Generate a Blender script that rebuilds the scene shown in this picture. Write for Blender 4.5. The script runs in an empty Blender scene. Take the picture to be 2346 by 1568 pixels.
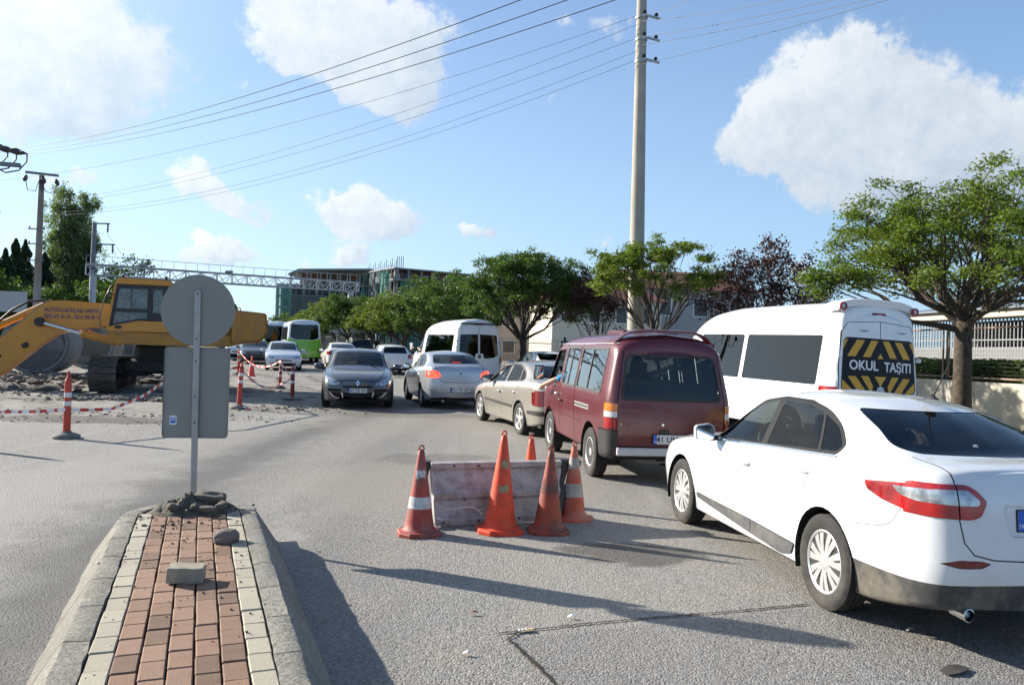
import bpy, bmesh, math, random
import numpy as np
from mathutils import Vector, Matrix, noise as mnoise
R = math.radians
random.seed(7)
SC = bpy.context.scene
COL = SC.collection

# ------------------------------------------------------------------ camera
CAM_H = 1.65
cam_d = bpy.data.cameras.new('camera'); cam = bpy.data.objects.new('camera', cam_d); COL.objects.link(cam)
cam_d.sensor_width = 23.5; cam_d.lens = 18.0; cam_d.clip_end = 4000; cam_d.clip_start = 0.05
CAM_ROT = Matrix.Rotation(R(90.7), 3, 'X') @ Matrix.Rotation(R(1.6), 3, 'Z')
cam.matrix_world = Matrix.Translation((0, 0, CAM_H)) @ CAM_ROT.to_4x4()
SC.camera = cam

# ------------------------------------------------------------------ sun and sky
SUN_EL = R(23.7)
SHADOW = Vector((0.9135, -0.4067, 0))            # the way shadows fall on the ground
SUN_DIR = Vector((-SHADOW.x*math.cos(SUN_EL), -SHADOW.y*math.cos(SUN_EL), math.sin(SUN_EL)))
sun_d = bpy.data.lights.new('sun', 'SUN'); sun = bpy.data.objects.new('sun', sun_d); COL.objects.link(sun)
sun_d.energy = 5.0; sun_d.angle = R(0.53); sun_d.color = (1.0, 0.93, 0.82)
sun.rotation_euler = (-SUN_DIR).to_track_quat('-Z', 'Y').to_euler()
sun.location = (-30, 20, 30)
SC.view_settings.view_transform = 'Standard'; SC.view_settings.look = 'None'
SC.view_settings.exposure = 1.1; SC.view_settings.gamma = 1.0; SC.view_settings.use_curve_mapping = False
SC.cycles.use_denoising = True
SC.cycles.max_bounces = 8; SC.cycles.transparent_max_bounces = 16
SC.cycles.sample_clamp_indirect = 4.0
SC.cycles.use_adaptive_sampling = True; SC.cycles.adaptive_threshold = 0.02

def ray(px, py):
    """direction through a point of the photograph (measured on a 2346 x 1568 view of it)"""
    f = 2346*18.0/23.5
    return (CAM_ROT @ Vector(((px-1173)/f, (784-py)/f, -1))).normalized()

def make_world():
    w = bpy.data.worlds.new('World'); SC.world = w; w.use_nodes = True
    w.cycles.sampling_method = 'MANUAL'; w.cycles.sample_map_resolution = 512
    nt = w.node_tree; N = nt.nodes; L = nt.links; N.clear()
    def nd(t, **k):
        n = N.new(t)
        for a, b in k.items(): setattr(n, a, b)
        return n
    def m(op, a, b=None, c=None, clamp=False):
        n = nd('ShaderNodeMath', operation=op, use_clamp=clamp)
        for i, v in enumerate((a, b, c)):
            if v is None: continue
            if isinstance(v, (int, float)): n.inputs[i].default_value = v
            else: L.new(v, n.inputs[i])
        return n.outputs[0]
    def vm(op, a, b=None, c=None, out=0):
        n = nd('ShaderNodeVectorMath', operation=op)
        for i, v in enumerate((a, b, c)):
            if v is None: continue
            if isinstance(v, (tuple, list)): n.inputs[i].default_value = v
            else: L.new(v, n.inputs[i])
        return n.outputs[out]
    def ns(vec, scale, detail, rough=0.6, col=False):
        n = nd('ShaderNodeTexNoise'); L.new(vec, n.inputs['Vector'])
        n.inputs['Scale'].default_value = scale; n.inputs['Detail'].default_value = detail; n.inputs['Roughness'].default_value = rough
        return n.outputs['Color' if col else 'Fac']
    sky = nd('ShaderNodeTexSky', sky_type='NISHITA', sun_disc=False)
    sky.sun_elevation = SUN_EL
    sky.sun_rotation = math.atan2(SUN_DIR.x, SUN_DIR.y)
    sky.air_density = 1.0; sky.dust_density = 0.35; sky.ozone_density = 2.6; sky.altitude = 50
    tc = nd('ShaderNodeTexCoord')
    D = vm('NORMALIZE', tc.outputs['Generated'])
    sx = nd('ShaderNodeSeparateXYZ'); L.new(D, sx.inputs[0])
    az = m('ARCTAN2', sx.outputs[0], sx.outputs[1]); el = m('ARCSINE', sx.outputs[2])
    # ragged outlines: the direction is shifted by noise before the cloud shapes are read
    warp = vm('MULTIPLY', vm('SUBTRACT', ns(D, 10.0, 9, 0.64, True), (.5, .5, .5)), (.17, .13, 0))
    cb = nd('ShaderNodeCombineXYZ'); L.new(az, cb.inputs[0]); L.new(el, cb.inputs[1])
    P = vm('ADD', cb.outputs[0], warp)
    blobs = [  # px, py, half-width, half-height (photo view px), weight
        (1905, 200, 105, 95, 1.0), (1770, 250, 90, 80, .9), (1830, 330, 130, 80, 1.0), (2010, 270, 170, 120, 1.1), (2190, 345, 230, 95, 1.05),
        (2390, 330, 170, 90, .9), (2030, 395, 170, 50, .8), (1990, 170, 70, 60, .7),
        (30, 70, 170, 140, 1.0), (190, 120, 150, 100, .75), (260, 160, 140, 70, .45), (120, 225, 110, 40, .6), (40, 200, 70, 60, .6),
        (700, 20, 120, 70, .8), (800, 80, 150, 70, .9), (880, 150, 150, 70, .85), (930, 200, 90, 50, .7), (690, 110, 90, 40, .5), (960, 60, 130, 60, .4),
        (450, 430, 60, 30, .7), (540, 460, 80, 26, .65), (590, 490, 60, 18, .4), (800, 465, 75, 36, .9), (880, 480, 80, 46, 1.0), (840, 515, 90, 20, .5), (1095, 522, 48, 22, .8),
        (490, 585, 70, 24, .6), (560, 575, 60, 28, .7), (790, 575, 55, 30, .85), (720, 600, 60, 16, .4), (130, 395, 70, 30, .55), (270, 480, 50, 16, .3),
        (1375, 70, 60, 36, .55), (1280, 45, 30, 20, .35), (1385, 555, 35, 18, .5), (1850, 612, 38, 26, .6), (540, 190, 34, 12, .35), (1230, 215, 20, 16, .35), (1300, 300, 20, 14, .25)]
    tot = lit = None
    for px, py, hw, hh, wt in blobs:
        d = ray(px, py); f = 1797.0; k = math.cos(math.atan((px-1173)/f))
        a0 = math.atan2(d.x, d.y); e0 = math.asin(d.z); ra = hw/f*k*.98; re = hh/f*.96
        q = vm('MULTIPLY_ADD', P, (1/ra, 1/re, 0), (-a0/ra, -e0/re, 0))
        b = m('MULTIPLY', m('POWER', 0.42, vm('DOT_PRODUCT', q, q, out=1)), wt)
        s_ = m('MULTIPLY', b, vm('DOT_PRODUCT', q, (-.55, .6, 0), out=1))
        tot = b if tot is None else m('ADD', tot, b)
        lit = s_ if lit is None else m('ADD', lit, s_)
    # fair-weather clouds over the rest of the dome, past the frame
    n3 = ns(D, 2.4, 7, 0.62)
    far = m('MULTIPLY', m('SUBTRACT', n3, 0.55), 7.0, clamp=True)
    past = m('MAXIMUM', m('MULTIPLY', m('SUBTRACT', m('ABSOLUTE', az), 0.72), 5.0, clamp=True), m('MULTIPLY', m('SUBTRACT', el, 0.5), 5.0, clamp=True))
    tot = m('ADD', tot, m('MULTIPLY', m('MULTIPLY', far, past), 0.8))
    det = m('SUBTRACT', ns(D, 30.0, 6, 0.68), 0.5)
    den = m('ADD', tot, m('MULTIPLY', det, 0.75))
    cov = nd('ShaderNodeMapRange', interpolation_type='SMOOTHSTEP'); L.new(den, cov.inputs[0])
    cov.inputs[1].default_value = 0.27; cov.inputs[2].default_value = 0.64
    shade = m('ADD', m('MULTIPLY', m('DIVIDE', lit, m('ADD', tot, 0.15)), 0.62), m('ADD', 0.55, m('MULTIPLY', det, 1.1)), clamp=True)
    near = vm('DOT_PRODUCT', D, tuple(SUN_DIR), out=1)                      # 1 towards the sun
    glow = m('POWER', m('MULTIPLY', m('ADD', near, 1.0), 0.5), 3.0)
    white = nd('ShaderNodeMix', data_type='RGBA'); L.new(glow, white.inputs[0])
    white.inputs[6].default_value = (5.6, 5.9, 6.2, 1); white.inputs[7].default_value = (7.8, 8.0, 8.0, 1)
    grey = nd('ShaderNodeMix', data_type='RGBA'); L.new(glow, grey.inputs[0])
    grey.inputs[6].default_value = (2.7, 3.3, 4.3, 1); grey.inputs[7].default_value = (4.9, 5.9, 6.8, 1)
    cl = nd('ShaderNodeMix', data_type='RGBA'); L.new(shade, cl.inputs[0])
    L.new(grey.outputs[2], cl.inputs[6]); L.new(white.outputs[2], cl.inputs[7])
    # damp air pales the sky towards the skyline
    hz = nd('ShaderNodeMix', data_type='RGBA')
    L.new(m('MAXIMUM', m('MULTIPLY', m('EXPONENT', m('MULTIPLY', m('MAXIMUM', el, 0.0), -2.7)), 0.88), m('MULTIPLY', m('POWER', m('MULTIPLY', m('ADD', near, 1.0), 0.5), 6.5), 0.95)), hz.inputs[0])
    hc = nd('ShaderNodeMix', data_type='RGBA'); L.new(glow, hc.inputs[0])
    hc.inputs[6].default_value = (3.1, 4.7, 6.2, 1); hc.inputs[7].default_value = (7.2, 8.2, 8.4, 1)
    tint = nd('ShaderNodeMix', data_type='RGBA', blend_type='MULTIPLY'); tint.inputs[0].default_value = 1.0
    L.new(sky.outputs[0], tint.inputs[6]); tint.inputs[7].default_value = (.74, .98, 1.28, 1)
    L.new(tint.outputs[2], hz.inputs[6]); L.new(hc.outputs[2], hz.inputs[7])
    mx = nd('ShaderNodeMix', data_type='RGBA'); L.new(m('MULTIPLY', cov.outputs[0], 0.93), mx.inputs[0])
    L.new(hz.outputs[2], mx.inputs[6]); L.new(cl.outputs[2], mx.inputs[7])
    bg = nd('ShaderNodeBackground'); L.new(mx.outputs[2], bg.inputs[0]); bg.inputs[1].default_value = 0.07
    out = nd('ShaderNodeOutputWorld'); L.new(bg.outputs[0], out.inputs[0])
make_world()

# ------------------------------------------------------------------ ground shape
def softp(t, k): return k*math.log1p(math.exp(min(60.0, t/k)))
def gz(x, y):
    """height of the road: rises gently ahead, falls a little to the kerb side"""
    rise = 0.0135*(softp(y-10.0, 2.0) - softp(y-75.0, 6.0))
    cross = -0.016*(softp(x-1.0, 0.8) - softp(x-9.0, 1.0))
    return rise + cross
def gp(px, py, dz=0.0):
    """where the sight line through a photo point meets the road"""
    d = ray(px, py); t = 2.0
    for _ in range(60):
        p = Vector((0, 0, CAM_H)) + d*t
        e = p.z - gz(p.x, p.y) - dz
        t += e/max(0.003, -d.z + 0.0135*d.y)*0.8
        if abs(e) < 1e-4: break
    p = Vector((0, 0, CAM_H)) + d*t
    return p
def at(px, py, depth):
    d = ray(px, py); return Vector((0, 0, CAM_H)) + d*(depth/d.y)

# ------------------------------------------------------------------ materials
MATS = {}
def _new(name):
    m = bpy.data.materials.new(name); m.use_nodes = True
    nt = m.node_tree; nt.nodes.clear()
    out = nt.nodes.new('ShaderNodeOutputMaterial'); b = nt.nodes.new('ShaderNodeBsdfPrincipled')
    nt.links.new(b.outputs[0], out.inputs[0])
    MATS[name] = m
    return m, nt, b, out
def c4(c): return (c[0], c[1], c[2], 1)
def tex_noise(nt, vec, scale, detail=4, rough=0.55, dist=0.0):
    n = nt.nodes.new('ShaderNodeTexNoise'); n.inputs['Scale'].default_value = scale
    n.inputs['Detail'].default_value = detail; n.inputs['Roughness'].default_value = rough; n.inputs['Distortion'].default_value = dist
    if vec is not None: nt.links.new(vec, n.inputs['Vector'])
    return n.outputs['Fac']
def ramp(nt, fac, a, b, ca=(0, 0, 0), cb=(1, 1, 1)):
    r = nt.nodes.new('ShaderNodeValToRGB'); nt.links.new(fac, r.inputs[0])
    r.color_ramp.elements[0].position = a; r.color_ramp.elements[1].position = b
    r.color_ramp.elements[0].color = c4(ca); r.color_ramp.elements[1].color = c4(cb)
    return r.outputs[0]
def mixc(nt, fac, a, b, mode='MIX'):
    n = nt.nodes.new('ShaderNodeMix'); n.data_type = 'RGBA'; n.blend_type = mode
    for i, v in ((0, fac), (6, a), (7, b)):
        if isinstance(v, (int, float)): n.inputs[i].default_value = v
        elif isinstance(v, (tuple, list)): n.inputs[i].default_value = c4(v)
        else: nt.links.new(v, n.inputs[i])
    return n.outputs[2]
def mth(nt, op, a, b=None, c=None, clamp=False):
    n = nt.nodes.new('ShaderNodeMath'); n.operation = op; n.use_clamp = clamp
    for i, v in enumerate((a, b, c)):
        if v is None: continue
        if isinstance(v, (int, float)): n.inputs[i].default_value = v
        else: nt.links.new(v, n.inputs[i])
    return n.outputs[0]
def pbr(name, col, rough=0.6, metal=0.0, var=0.12, vscale=6.0, bump=0.0, bscale=60.0, dirt=None, coat=0.0,
        spec=0.5, emit=None, estr=0.0, hue2=None, h2scale=2.0, bdist=0.01, perobj=0.0):
    """plain surface: base colour broken up by noise, optional second tone, dirt and fine relief"""
    if name in MATS: return MATS[name]
    m, nt, b, out = _new(name)
    tc = nt.nodes.new('ShaderNodeTexCoord'); v = tc.outputs['Object']
    c = col
    if hue2 is not None:
        c = mixc(nt, ramp(nt, tex_noise(nt, v, h2scale, 6, 0.6), 0.4, 0.62), col, hue2)
    if var > 0:
        k = ramp(nt, tex_noise(nt, v, vscale, 6, 0.65), 0.25, 0.75, (1-var,)*3, (1+var,)*3)
        c = mixc(nt, 1.0, c, k, 'MULTIPLY')
    if perobj > 0:
        oi = nt.nodes.new('ShaderNodeObjectInfo')
        k = ramp(nt, oi.outputs['Random'], 0, 1, (1-perobj,)*3, (1+perobj, 1+perobj*.9, 1+perobj*.8))
        c = mixc(nt, 1.0, c, k, 'MULTIPLY')
    if dirt is not None:
        dc, amt, ds = dirt
        c = mixc(nt, mth(nt, 'MULTIPLY', ramp(nt, tex_noise(nt, v, ds, 8, 0.7), 0.45, 0.75), amt), c, dc)
    if isinstance(c, (tuple, list)): b.inputs['Base Color'].default_value = c4(c)
    else: nt.links.new(c, b.inputs['Base Color'])
    b.inputs['Roughness'].default_value = rough; b.inputs['Metallic'].default_value = metal
    b.inputs['Specular IOR Level'].default_value = spec
    b.inputs['Coat Weight'].default_value = coat; b.inputs['Coat Roughness'].default_value = 0.06
    if emit is not None:
        b.inputs['Emission Color'].default_value = c4(emit); b.inputs['Emission Strength'].default_value = estr
    if bump > 0:
        bp = nt.nodes.new('ShaderNodeBump'); bp.inputs['Strength'].default_value = bump; bp.inputs['Distance'].default_value = bdist
        nt.links.new(tex_noise(nt, v, bscale, 5, 0.7), bp.inputs['Height']); nt.links.new(bp.outputs[0], b.inputs['Normal'])
    return m
def glass(name, tint=(0.25, 0.3, 0.32), ior=1.5, boost=1.0, rough=0.0):
    """thin tinted pane: straight-through transparency plus mirror reflection by angle"""
    if name in MATS: return MATS[name]
    m, nt, b, out = _new(name); nt.nodes.remove(b)
    t = nt.nodes.new('ShaderNodeBsdfTransparent'); t.inputs[0].default_value = c4(tint)
    g = nt.nodes.new('ShaderNodeBsdfGlossy'); g.inputs['Roughness'].default_value = rough
    f = nt.nodes.new('ShaderNodeFresnel'); f.inputs[0].default_value = ior
    k = mth(nt, 'MULTIPLY', f.outputs[0], boost, clamp=True)
    mx = nt.nodes.new('ShaderNodeMixShader'); nt.links.new(k, mx.inputs[0])
    nt.links.new(t.outputs[0], mx.inputs[1]); nt.links.new(g.outputs[0], mx.inputs[2]); nt.links.new(mx.outputs[0], out.inputs[0])
    return m
def leafmat(name, c1, c2, trans=0.5, scale=1.2):
    if name in MATS: return MATS[name]
    m, nt, b, out = _new(name)
    tc = nt.nodes.new('ShaderNodeTexCoord'); v = tc.outputs['Object']
    c = mixc(nt, ramp(nt, tex_noise(nt, v, scale, 4, 0.6), 0.35, 0.65), c1, c2)
    c = mixc(nt, 1.0, c, ramp(nt, tex_noise(nt, v, 9, 2, 0.5), 0.3, 0.7, (.72,)*3, (1.3,)*3), 'MULTIPLY')
    nt.links.new(c, b.inputs['Base Color']); b.inputs['Roughness'].default_value = 0.55; b.inputs['Specular IOR Level'].default_value = 0.35
    tr = nt.nodes.new('ShaderNodeBsdfTranslucent'); nt.links.new(mixc(nt, 1.0, c, (1.3, 1.5, .6), 'MULTIPLY'), tr.inputs[0])
    mx = nt.nodes.new('ShaderNodeMixShader'); mx.inputs[0].default_value = trans*0.75
    nt.links.new(b.outputs[0], mx.inputs[1]); nt.links.new(tr.outputs[0], mx.inputs[2]); nt.links.new(mx.outputs[0], out.inputs[0])
    return m

def glass_sheen(name, tint, dust, amt):  # dust: pale diffuse colour that paints the bright sky into the pane
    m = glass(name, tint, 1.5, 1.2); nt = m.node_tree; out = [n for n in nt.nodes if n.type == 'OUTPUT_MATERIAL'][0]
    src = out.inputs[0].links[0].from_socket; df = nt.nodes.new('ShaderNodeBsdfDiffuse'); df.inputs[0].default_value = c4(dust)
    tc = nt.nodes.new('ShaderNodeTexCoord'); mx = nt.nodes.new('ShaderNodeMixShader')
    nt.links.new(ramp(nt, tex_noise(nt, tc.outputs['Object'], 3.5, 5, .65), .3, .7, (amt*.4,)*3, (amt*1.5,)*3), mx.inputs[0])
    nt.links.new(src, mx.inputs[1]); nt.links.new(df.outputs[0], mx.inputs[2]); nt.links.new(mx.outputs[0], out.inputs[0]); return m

# ------------------------------------------------------------------ object helpers
def tag(o, label=None, cat=None, group=None, kind=None):
    if label: o['label'] = label
    if cat: o['category'] = cat
    if group: o['group'] = group
    if kind: o['kind'] = kind
    return o
def empty(name, loc=(0, 0, 0), rz=0.0, label=None, cat=None, group=None, kind=None, rot=None, scale=None):
    o = bpy.data.objects.new(name, None); COL.objects.link(o)
    o.empty_display_size = 0.2
    o.location = loc; o.rotation_euler = rot if rot else (0, 0, rz)
    if scale: o.scale = (scale,)*3 if isinstance(scale, (int, float)) else scale
    return tag(o, label, cat, group, kind)
def link(name, me, parent=None, loc=None):
    o = bpy.data.objects.new(name, me); COL.objects.link(o)
    if parent is not None: o.parent = parent
    if loc is not None: o.location = loc
    return o
def copy_tree(o, parent=None):
    c = o.copy(); COL.objects.link(c); c.parent = parent
    for ch in o.children: copy_tree(ch, c)
    return c
def basis(d, up=(0, 0, 1)):
    d = Vector(d).normalized(); u = Vector(up)
    if abs(d.dot(u)) > 0.98: u = Vector((1, 0, 0))
    a = d.cross(u).normalized(); b = a.cross(d).normalized()
    return a, b, d

class MB:
    """collects simple shapes into one mesh"""
    def __init__(s): s.v = []; s.f = []
    def add(s, vs, fs):
        n = len(s.v); s.v += [tuple(p) for p in vs]; s.f += [tuple(n+i for i in f) for f in fs]; return s
    def box(s, c, size, rot=None, taper=1.0):
        hx, hy, hz = size[0]/2, size[1]/2, size[2]/2
        vs = []
        for z in (-1, 1):
            k = taper if z > 0 else 1.0
            for x, y in ((-1, -1), (1, -1), (1, 1), (-1, 1)): vs.append(Vector((x*hx*k, y*hy*k, z*hz)))
        if rot is not None: vs = [rot @ p for p in vs]
        c = Vector(c); vs = [p+c for p in vs]
        return s.add(vs, [(3, 2, 1, 0), (4, 5, 6, 7), (0, 1, 5, 4), (1, 2, 6, 5), (2, 3, 7, 6), (3, 0, 4, 7)])
    def bbox(s, c, size, bev=0.01, rot=None):
        """box with chamfered edges"""
        h = [max(q/2, 1e-4) for q in size]; b = min(bev, *(q*0.49 for q in h))
        vs = []; idx = {}
        for sx in (-1, 1):
            for sy in (-1, 1):
                for sz in (-1, 1):
                    for ax in range(3):
                        p = [sx*(h[0]-b), sy*(h[1]-b), sz*(h[2]-b)]; p[ax] = (sx, sy, sz)[ax]*h[ax]
                        idx[(sx, sy, sz, ax)] = len(vs); vs.append(Vector(p))
        fs = []
        for ax in range(3):
            o1, o2 = (ax+1) % 3, (ax+2) % 3
            for sg in (-1, 1):
                q = []
                for a, b2 in ((-1, -1), (1, -1), (1, 1), (-1, 1)):
                    k = [0, 0, 0]; k[ax] = sg; k[o1] = a; k[o2] = b2; q.append(idx[(k[0], k[1], k[2], ax)])
                fs.append(q if sg > 0 else q[::-1])
            for a in (-1, 1):
                for b2 in (-1, 1):
                    k1 = [0, 0, 0]; k1[o1] = a; k1[o2] = b2
                    e = []
                    for sg in (-1, 1):
                        k1[ax] = sg; e.append((idx[(*k1, o1)], idx[(*k1, o2)]))
                    q = [e[0][0], e[1][0], e[1][1], e[0][1]]
                    fs.append(q if a*b2 < 0 else q[::-1])
        for sx in (-1, 1):
            for sy in (-1, 1):
                for sz in (-1, 1):
                    q = [idx[(sx, sy, sz, a)] for a in range(3)]; fs.append(q if sx*sy*sz > 0 else q[::-1])
        if rot is not None: vs = [rot @ p for p in vs]
        c = Vector(c); return s.add([p+c for p in vs], fs)
    def cyl(s, p0, p1, r0, r1=None, n=12, caps=True):
        r1 = r0 if r1 is None else r1
        p0, p1 = Vector(p0), Vector(p1); a, b, d = basis(p1-p0)
        vs = []
        for p, r in ((p0, r0), (p1, r1)):
            for i in range(n):
                t = 2*math.pi*i/n; vs.append(p + a*(r*math.cos(t)) + b*(r*math.sin(t)))
        fs = [((i+1) % n, i, n+i, n+(i+1) % n) for i in range(n)]
        if caps: fs += [tuple(range(n)), tuple(range(2*n-1, n-1, -1))]
        return s.add(vs, fs)
    def tube(s, pts, r, n=8, caps=True):
        pts = [Vector(p) for p in pts]; m = len(pts); rs = r if isinstance(r, (list, tuple)) else [r]*m
        vs = []; pa = None
        for i, p in enumerate(pts):
            d = (pts[min(i+1, m-1)] - pts[max(i-1, 0)]).normalized()
            if pa is None: a, b, _ = basis(d)
            else:
                a = (pa - d*pa.dot(d))
                a = a.normalized() if a.length > 1e-6 else basis(d)[0]
                b = a.cross(d).normalized()
            pa = a
            for k in range(n):
                t = 2*math.pi*k/n; vs.append(p + a*(rs[i]*math.cos(t)) + b*(rs[i]*math.sin(t)))
        fs = []
        for i in range(m-1):
            for k in range(n):
                k2 = (k+1) % n; fs.append((i*n+k2, i*n+k, (i+1)*n+k, (i+1)*n+k2))
        if caps: fs += [tuple(range(n)), tuple(range(m*n-1, (m-1)*n-1, -1))]
        return s.add(vs, fs)
    def lathe(s, prof, n=24, org=(0, 0, 0), axis='Z', closed=False):
        """prof: (radius, height) list turned about an axis"""
        vs = []; m = len(prof)
        for r, h in prof:
            for i in range(n):
                t = 2*math.pi*i/n; x, y = r*math.cos(t), r*math.sin(t)
                p = {'Z': (x, y, h), 'Y': (x, h, y), 'X': (h, x, y)}[axis]
                vs.append((p[0]+org[0], p[1]+org[1], p[2]+org[2]))
        fs = []
        for j in range(m-1 if not closed else m):
            for i in range(n):
                i2 = (i+1) % n; j2 = (j+1) % m
                q = (j*n+i, j*n+i2, j2*n+i2, j2*n+i)
                fs.append(q if axis != 'Y' else q[::-1])
        if not closed:
            if prof[0][0] > 1e-6: fs.append(tuple(range(n-1, -1, -1)) if axis != 'Y' else tuple(range(n)))
            if prof[-1][0] > 1e-6: fs.append(tuple((m-1)*n+i for i in (range(n) if axis != 'Y' else range(n-1, -1, -1))))
        return s.add(vs, fs)
    def prism(s, poly, h0, h1, frame=None):
        """poly in (u, v); extruded along w from h0 to h1; frame = (origin, U, V, W)"""
        O, U, V, W = frame if frame else (Vector((0, 0, 0)), Vector((1, 0, 0)), Vector((0, 1, 0)), Vector((0, 0, 1)))
        O, U, V, W = Vector(O), Vector(U), Vector(V), Vector(W)
        n = len(poly)
        ar = sum(poly[i][0]*poly[(i+1) % n][1]-poly[(i+1) % n][0]*poly[i][1] for i in range(n))
        if ar < 0: poly = poly[::-1]
        vs = [O+U*p[0]+V*p[1]+W*h for h in (h0, h1) for p in poly]
        fl = (U.cross(V).dot(W) > 0) == (h1 > h0)
        fs = [tuple(range(n-1, -1, -1)), tuple(range(n, 2*n))] + [(i, (i+1) % n, n+(i+1) % n, n+i) for i in range(n)]
        if not fl: fs = [f[::-1] for f in fs]
        return s.add(vs, fs)
    def quad(s, a, b, c, d): return s.add([a, b, c, d], [(0, 1, 2, 3)])
    def mesh(s, name, smooth=None):
        me = bpy.data.meshes.new(name); me.from_pydata(s.v, [], s.f); me.validate()
        if smooth is not None:
            me.shade_smooth()
            if smooth < 179: me.set_sharp_from_angle(angle=R(smooth))
        return me
    def build(s, name, mat, parent=None, smooth=None, loc=None):
        me = s.mesh(name, smooth)
        if mat is not None and mat.name.startswith('paint'):
            bm = bmesh.new(); bm.from_mesh(me); bmesh.ops.recalc_face_normals(bm, faces=bm.faces); bm.to_mesh(me); bm.free()
        if mat is not None: me.materials.append(mat)
        return link(name, me, parent, loc)

def text_mesh(txt, size, font_depth=0.0, bold=0.0, align='CENTER', xscale=1.0):
    cu = bpy.data.curves.new('lettering', 'FONT'); cu.body = txt; cu.size = size; cu.extrude = font_depth; cu.offset = bold
    cu.align_x = align; cu.align_y = 'CENTER'; cu.resolution_u = 3
    o = bpy.data.objects.new('lettering', cu); COL.objects.link(o)
    dg = bpy.context.evaluated_depsgraph_get(); me = bpy.data.meshes.new_from_object(o.evaluated_get(dg))
    bpy.data.objects.remove(o); bpy.data.curves.remove(cu)
    if xscale != 1.0: me.transform(Matrix.Diagonal((xscale, 1, 1, 1)))
    return me
def text(name, txt, size, mat, parent, org, U, V, depth=0.0008, bold=0.0, width=None, align='CENTER', conform=None):
    """lettering laid in a plane: U runs along the line, V up"""
    me = text_mesh(txt, size, depth, bold, align)
    U, V = Vector(U).normalized(), Vector(V).normalized(); W = U.cross(V)
    if width:
        xs = [v.co.x for v in me.vertices]; w = max(xs)-min(xs)
        me.transform(Matrix.Diagonal((width/w, 1, 1, 1)))
    M = Matrix((U, V, W)).transposed().to_4x4(); M.translation = Vector(org)
    me.transform(M); me.materials.clear(); me.materials.append(mat)
    if conform: conform(me)
    return link(name, me, parent)
def rpoly(pts, r, n=4):
    """round the corners of a polygon; r one radius or a list"""
    out = []; m = len(pts)
    for i in range(m):
        p = Vector(pts[i]); a = Vector(pts[i-1]); b = Vector(pts[(i+1) % m])
        ri = r[i] if isinstance(r, (list, tuple)) else r
        if ri <= 1e-6: out.append((p.x, p.y)); continue
        la, lb = (a-p).length, (b-p).length; k = min(ri, la*0.48, lb*0.48)
        p0 = p+(a-p)/la*k; p1 = p+(b-p)/lb*k
        for j in range(n+1):
            t = j/n; q = p0*(1-t)**2+p*(2*t*(1-t))+p1*t*t; out.append((q.x, q.y))
    return out
def ngon(n, r, ph=0.0, sx=1.0, sy=1.0, c=(0, 0)): return [(c[0]+r*sx*math.cos(2*math.pi*i/n+ph), c[1]+r*sy*math.sin(2*math.pi*i/n+ph)) for i in range(n)]
def fbm(x, y, z=0.0, o=4): return mnoise.fractal(Vector((x, y, z)), 1.0, 2.0, o)
def rock_mesh(name, seed, sub=2, flat=0.7, rough=0.35):
    bm = bmesh.new(); bmesh.ops.create_icosphere(bm, subdivisions=sub, radius=1.0)
    for v in bm.verts:
        k = 1 + rough*mnoise.noise(v.co*1.3+Vector((seed*7.1, seed*3.3, 0))) + 0.12*mnoise.noise(v.co*4+Vector((seed, 0, 5)))
        v.co = v.co*k; v.co.z *= flat
        for ax in range(3): v.co[ax] = max(-0.8, min(0.8, v.co[ax]))
    me = bpy.data.meshes.new(name); bm.to_mesh(me); bm.free()
    return me
# ------------------------------------------------------------------ common materials
M_TYRE = pbr('rubber', (0.022, 0.021, 0.02), 0.85, var=.25, vscale=9, bump=.3, bscale=90, dirt=((.12, .105, .085), .55, 5))
M_BLACK = pbr('black_plastic', (0.018, 0.018, 0.019), 0.55, var=.2, dirt=((.07, .06, .05), .5, 4))
M_DARK = pbr('dark_recess', (0.008, 0.008, 0.009), 0.8, var=.0)
M_CHROME = pbr('chrome', (0.78, 0.79, 0.8), 0.12, 1.0, var=.03)
M_STEEL = pbr('galvanised_steel', (0.42, 0.43, 0.44), 0.45, .75, var=.15, vscale=12)
M_ORANGE = pbr('orange_plastic', (0.62, 0.062, 0.018), 0.5, var=.2, vscale=14, dirt=((.10, .06, .045), .45, 7), bump=.1, bscale=40)
M_WHITE = pbr('white_paint', (0.72, 0.72, 0.7), 0.5, var=.06)

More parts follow.
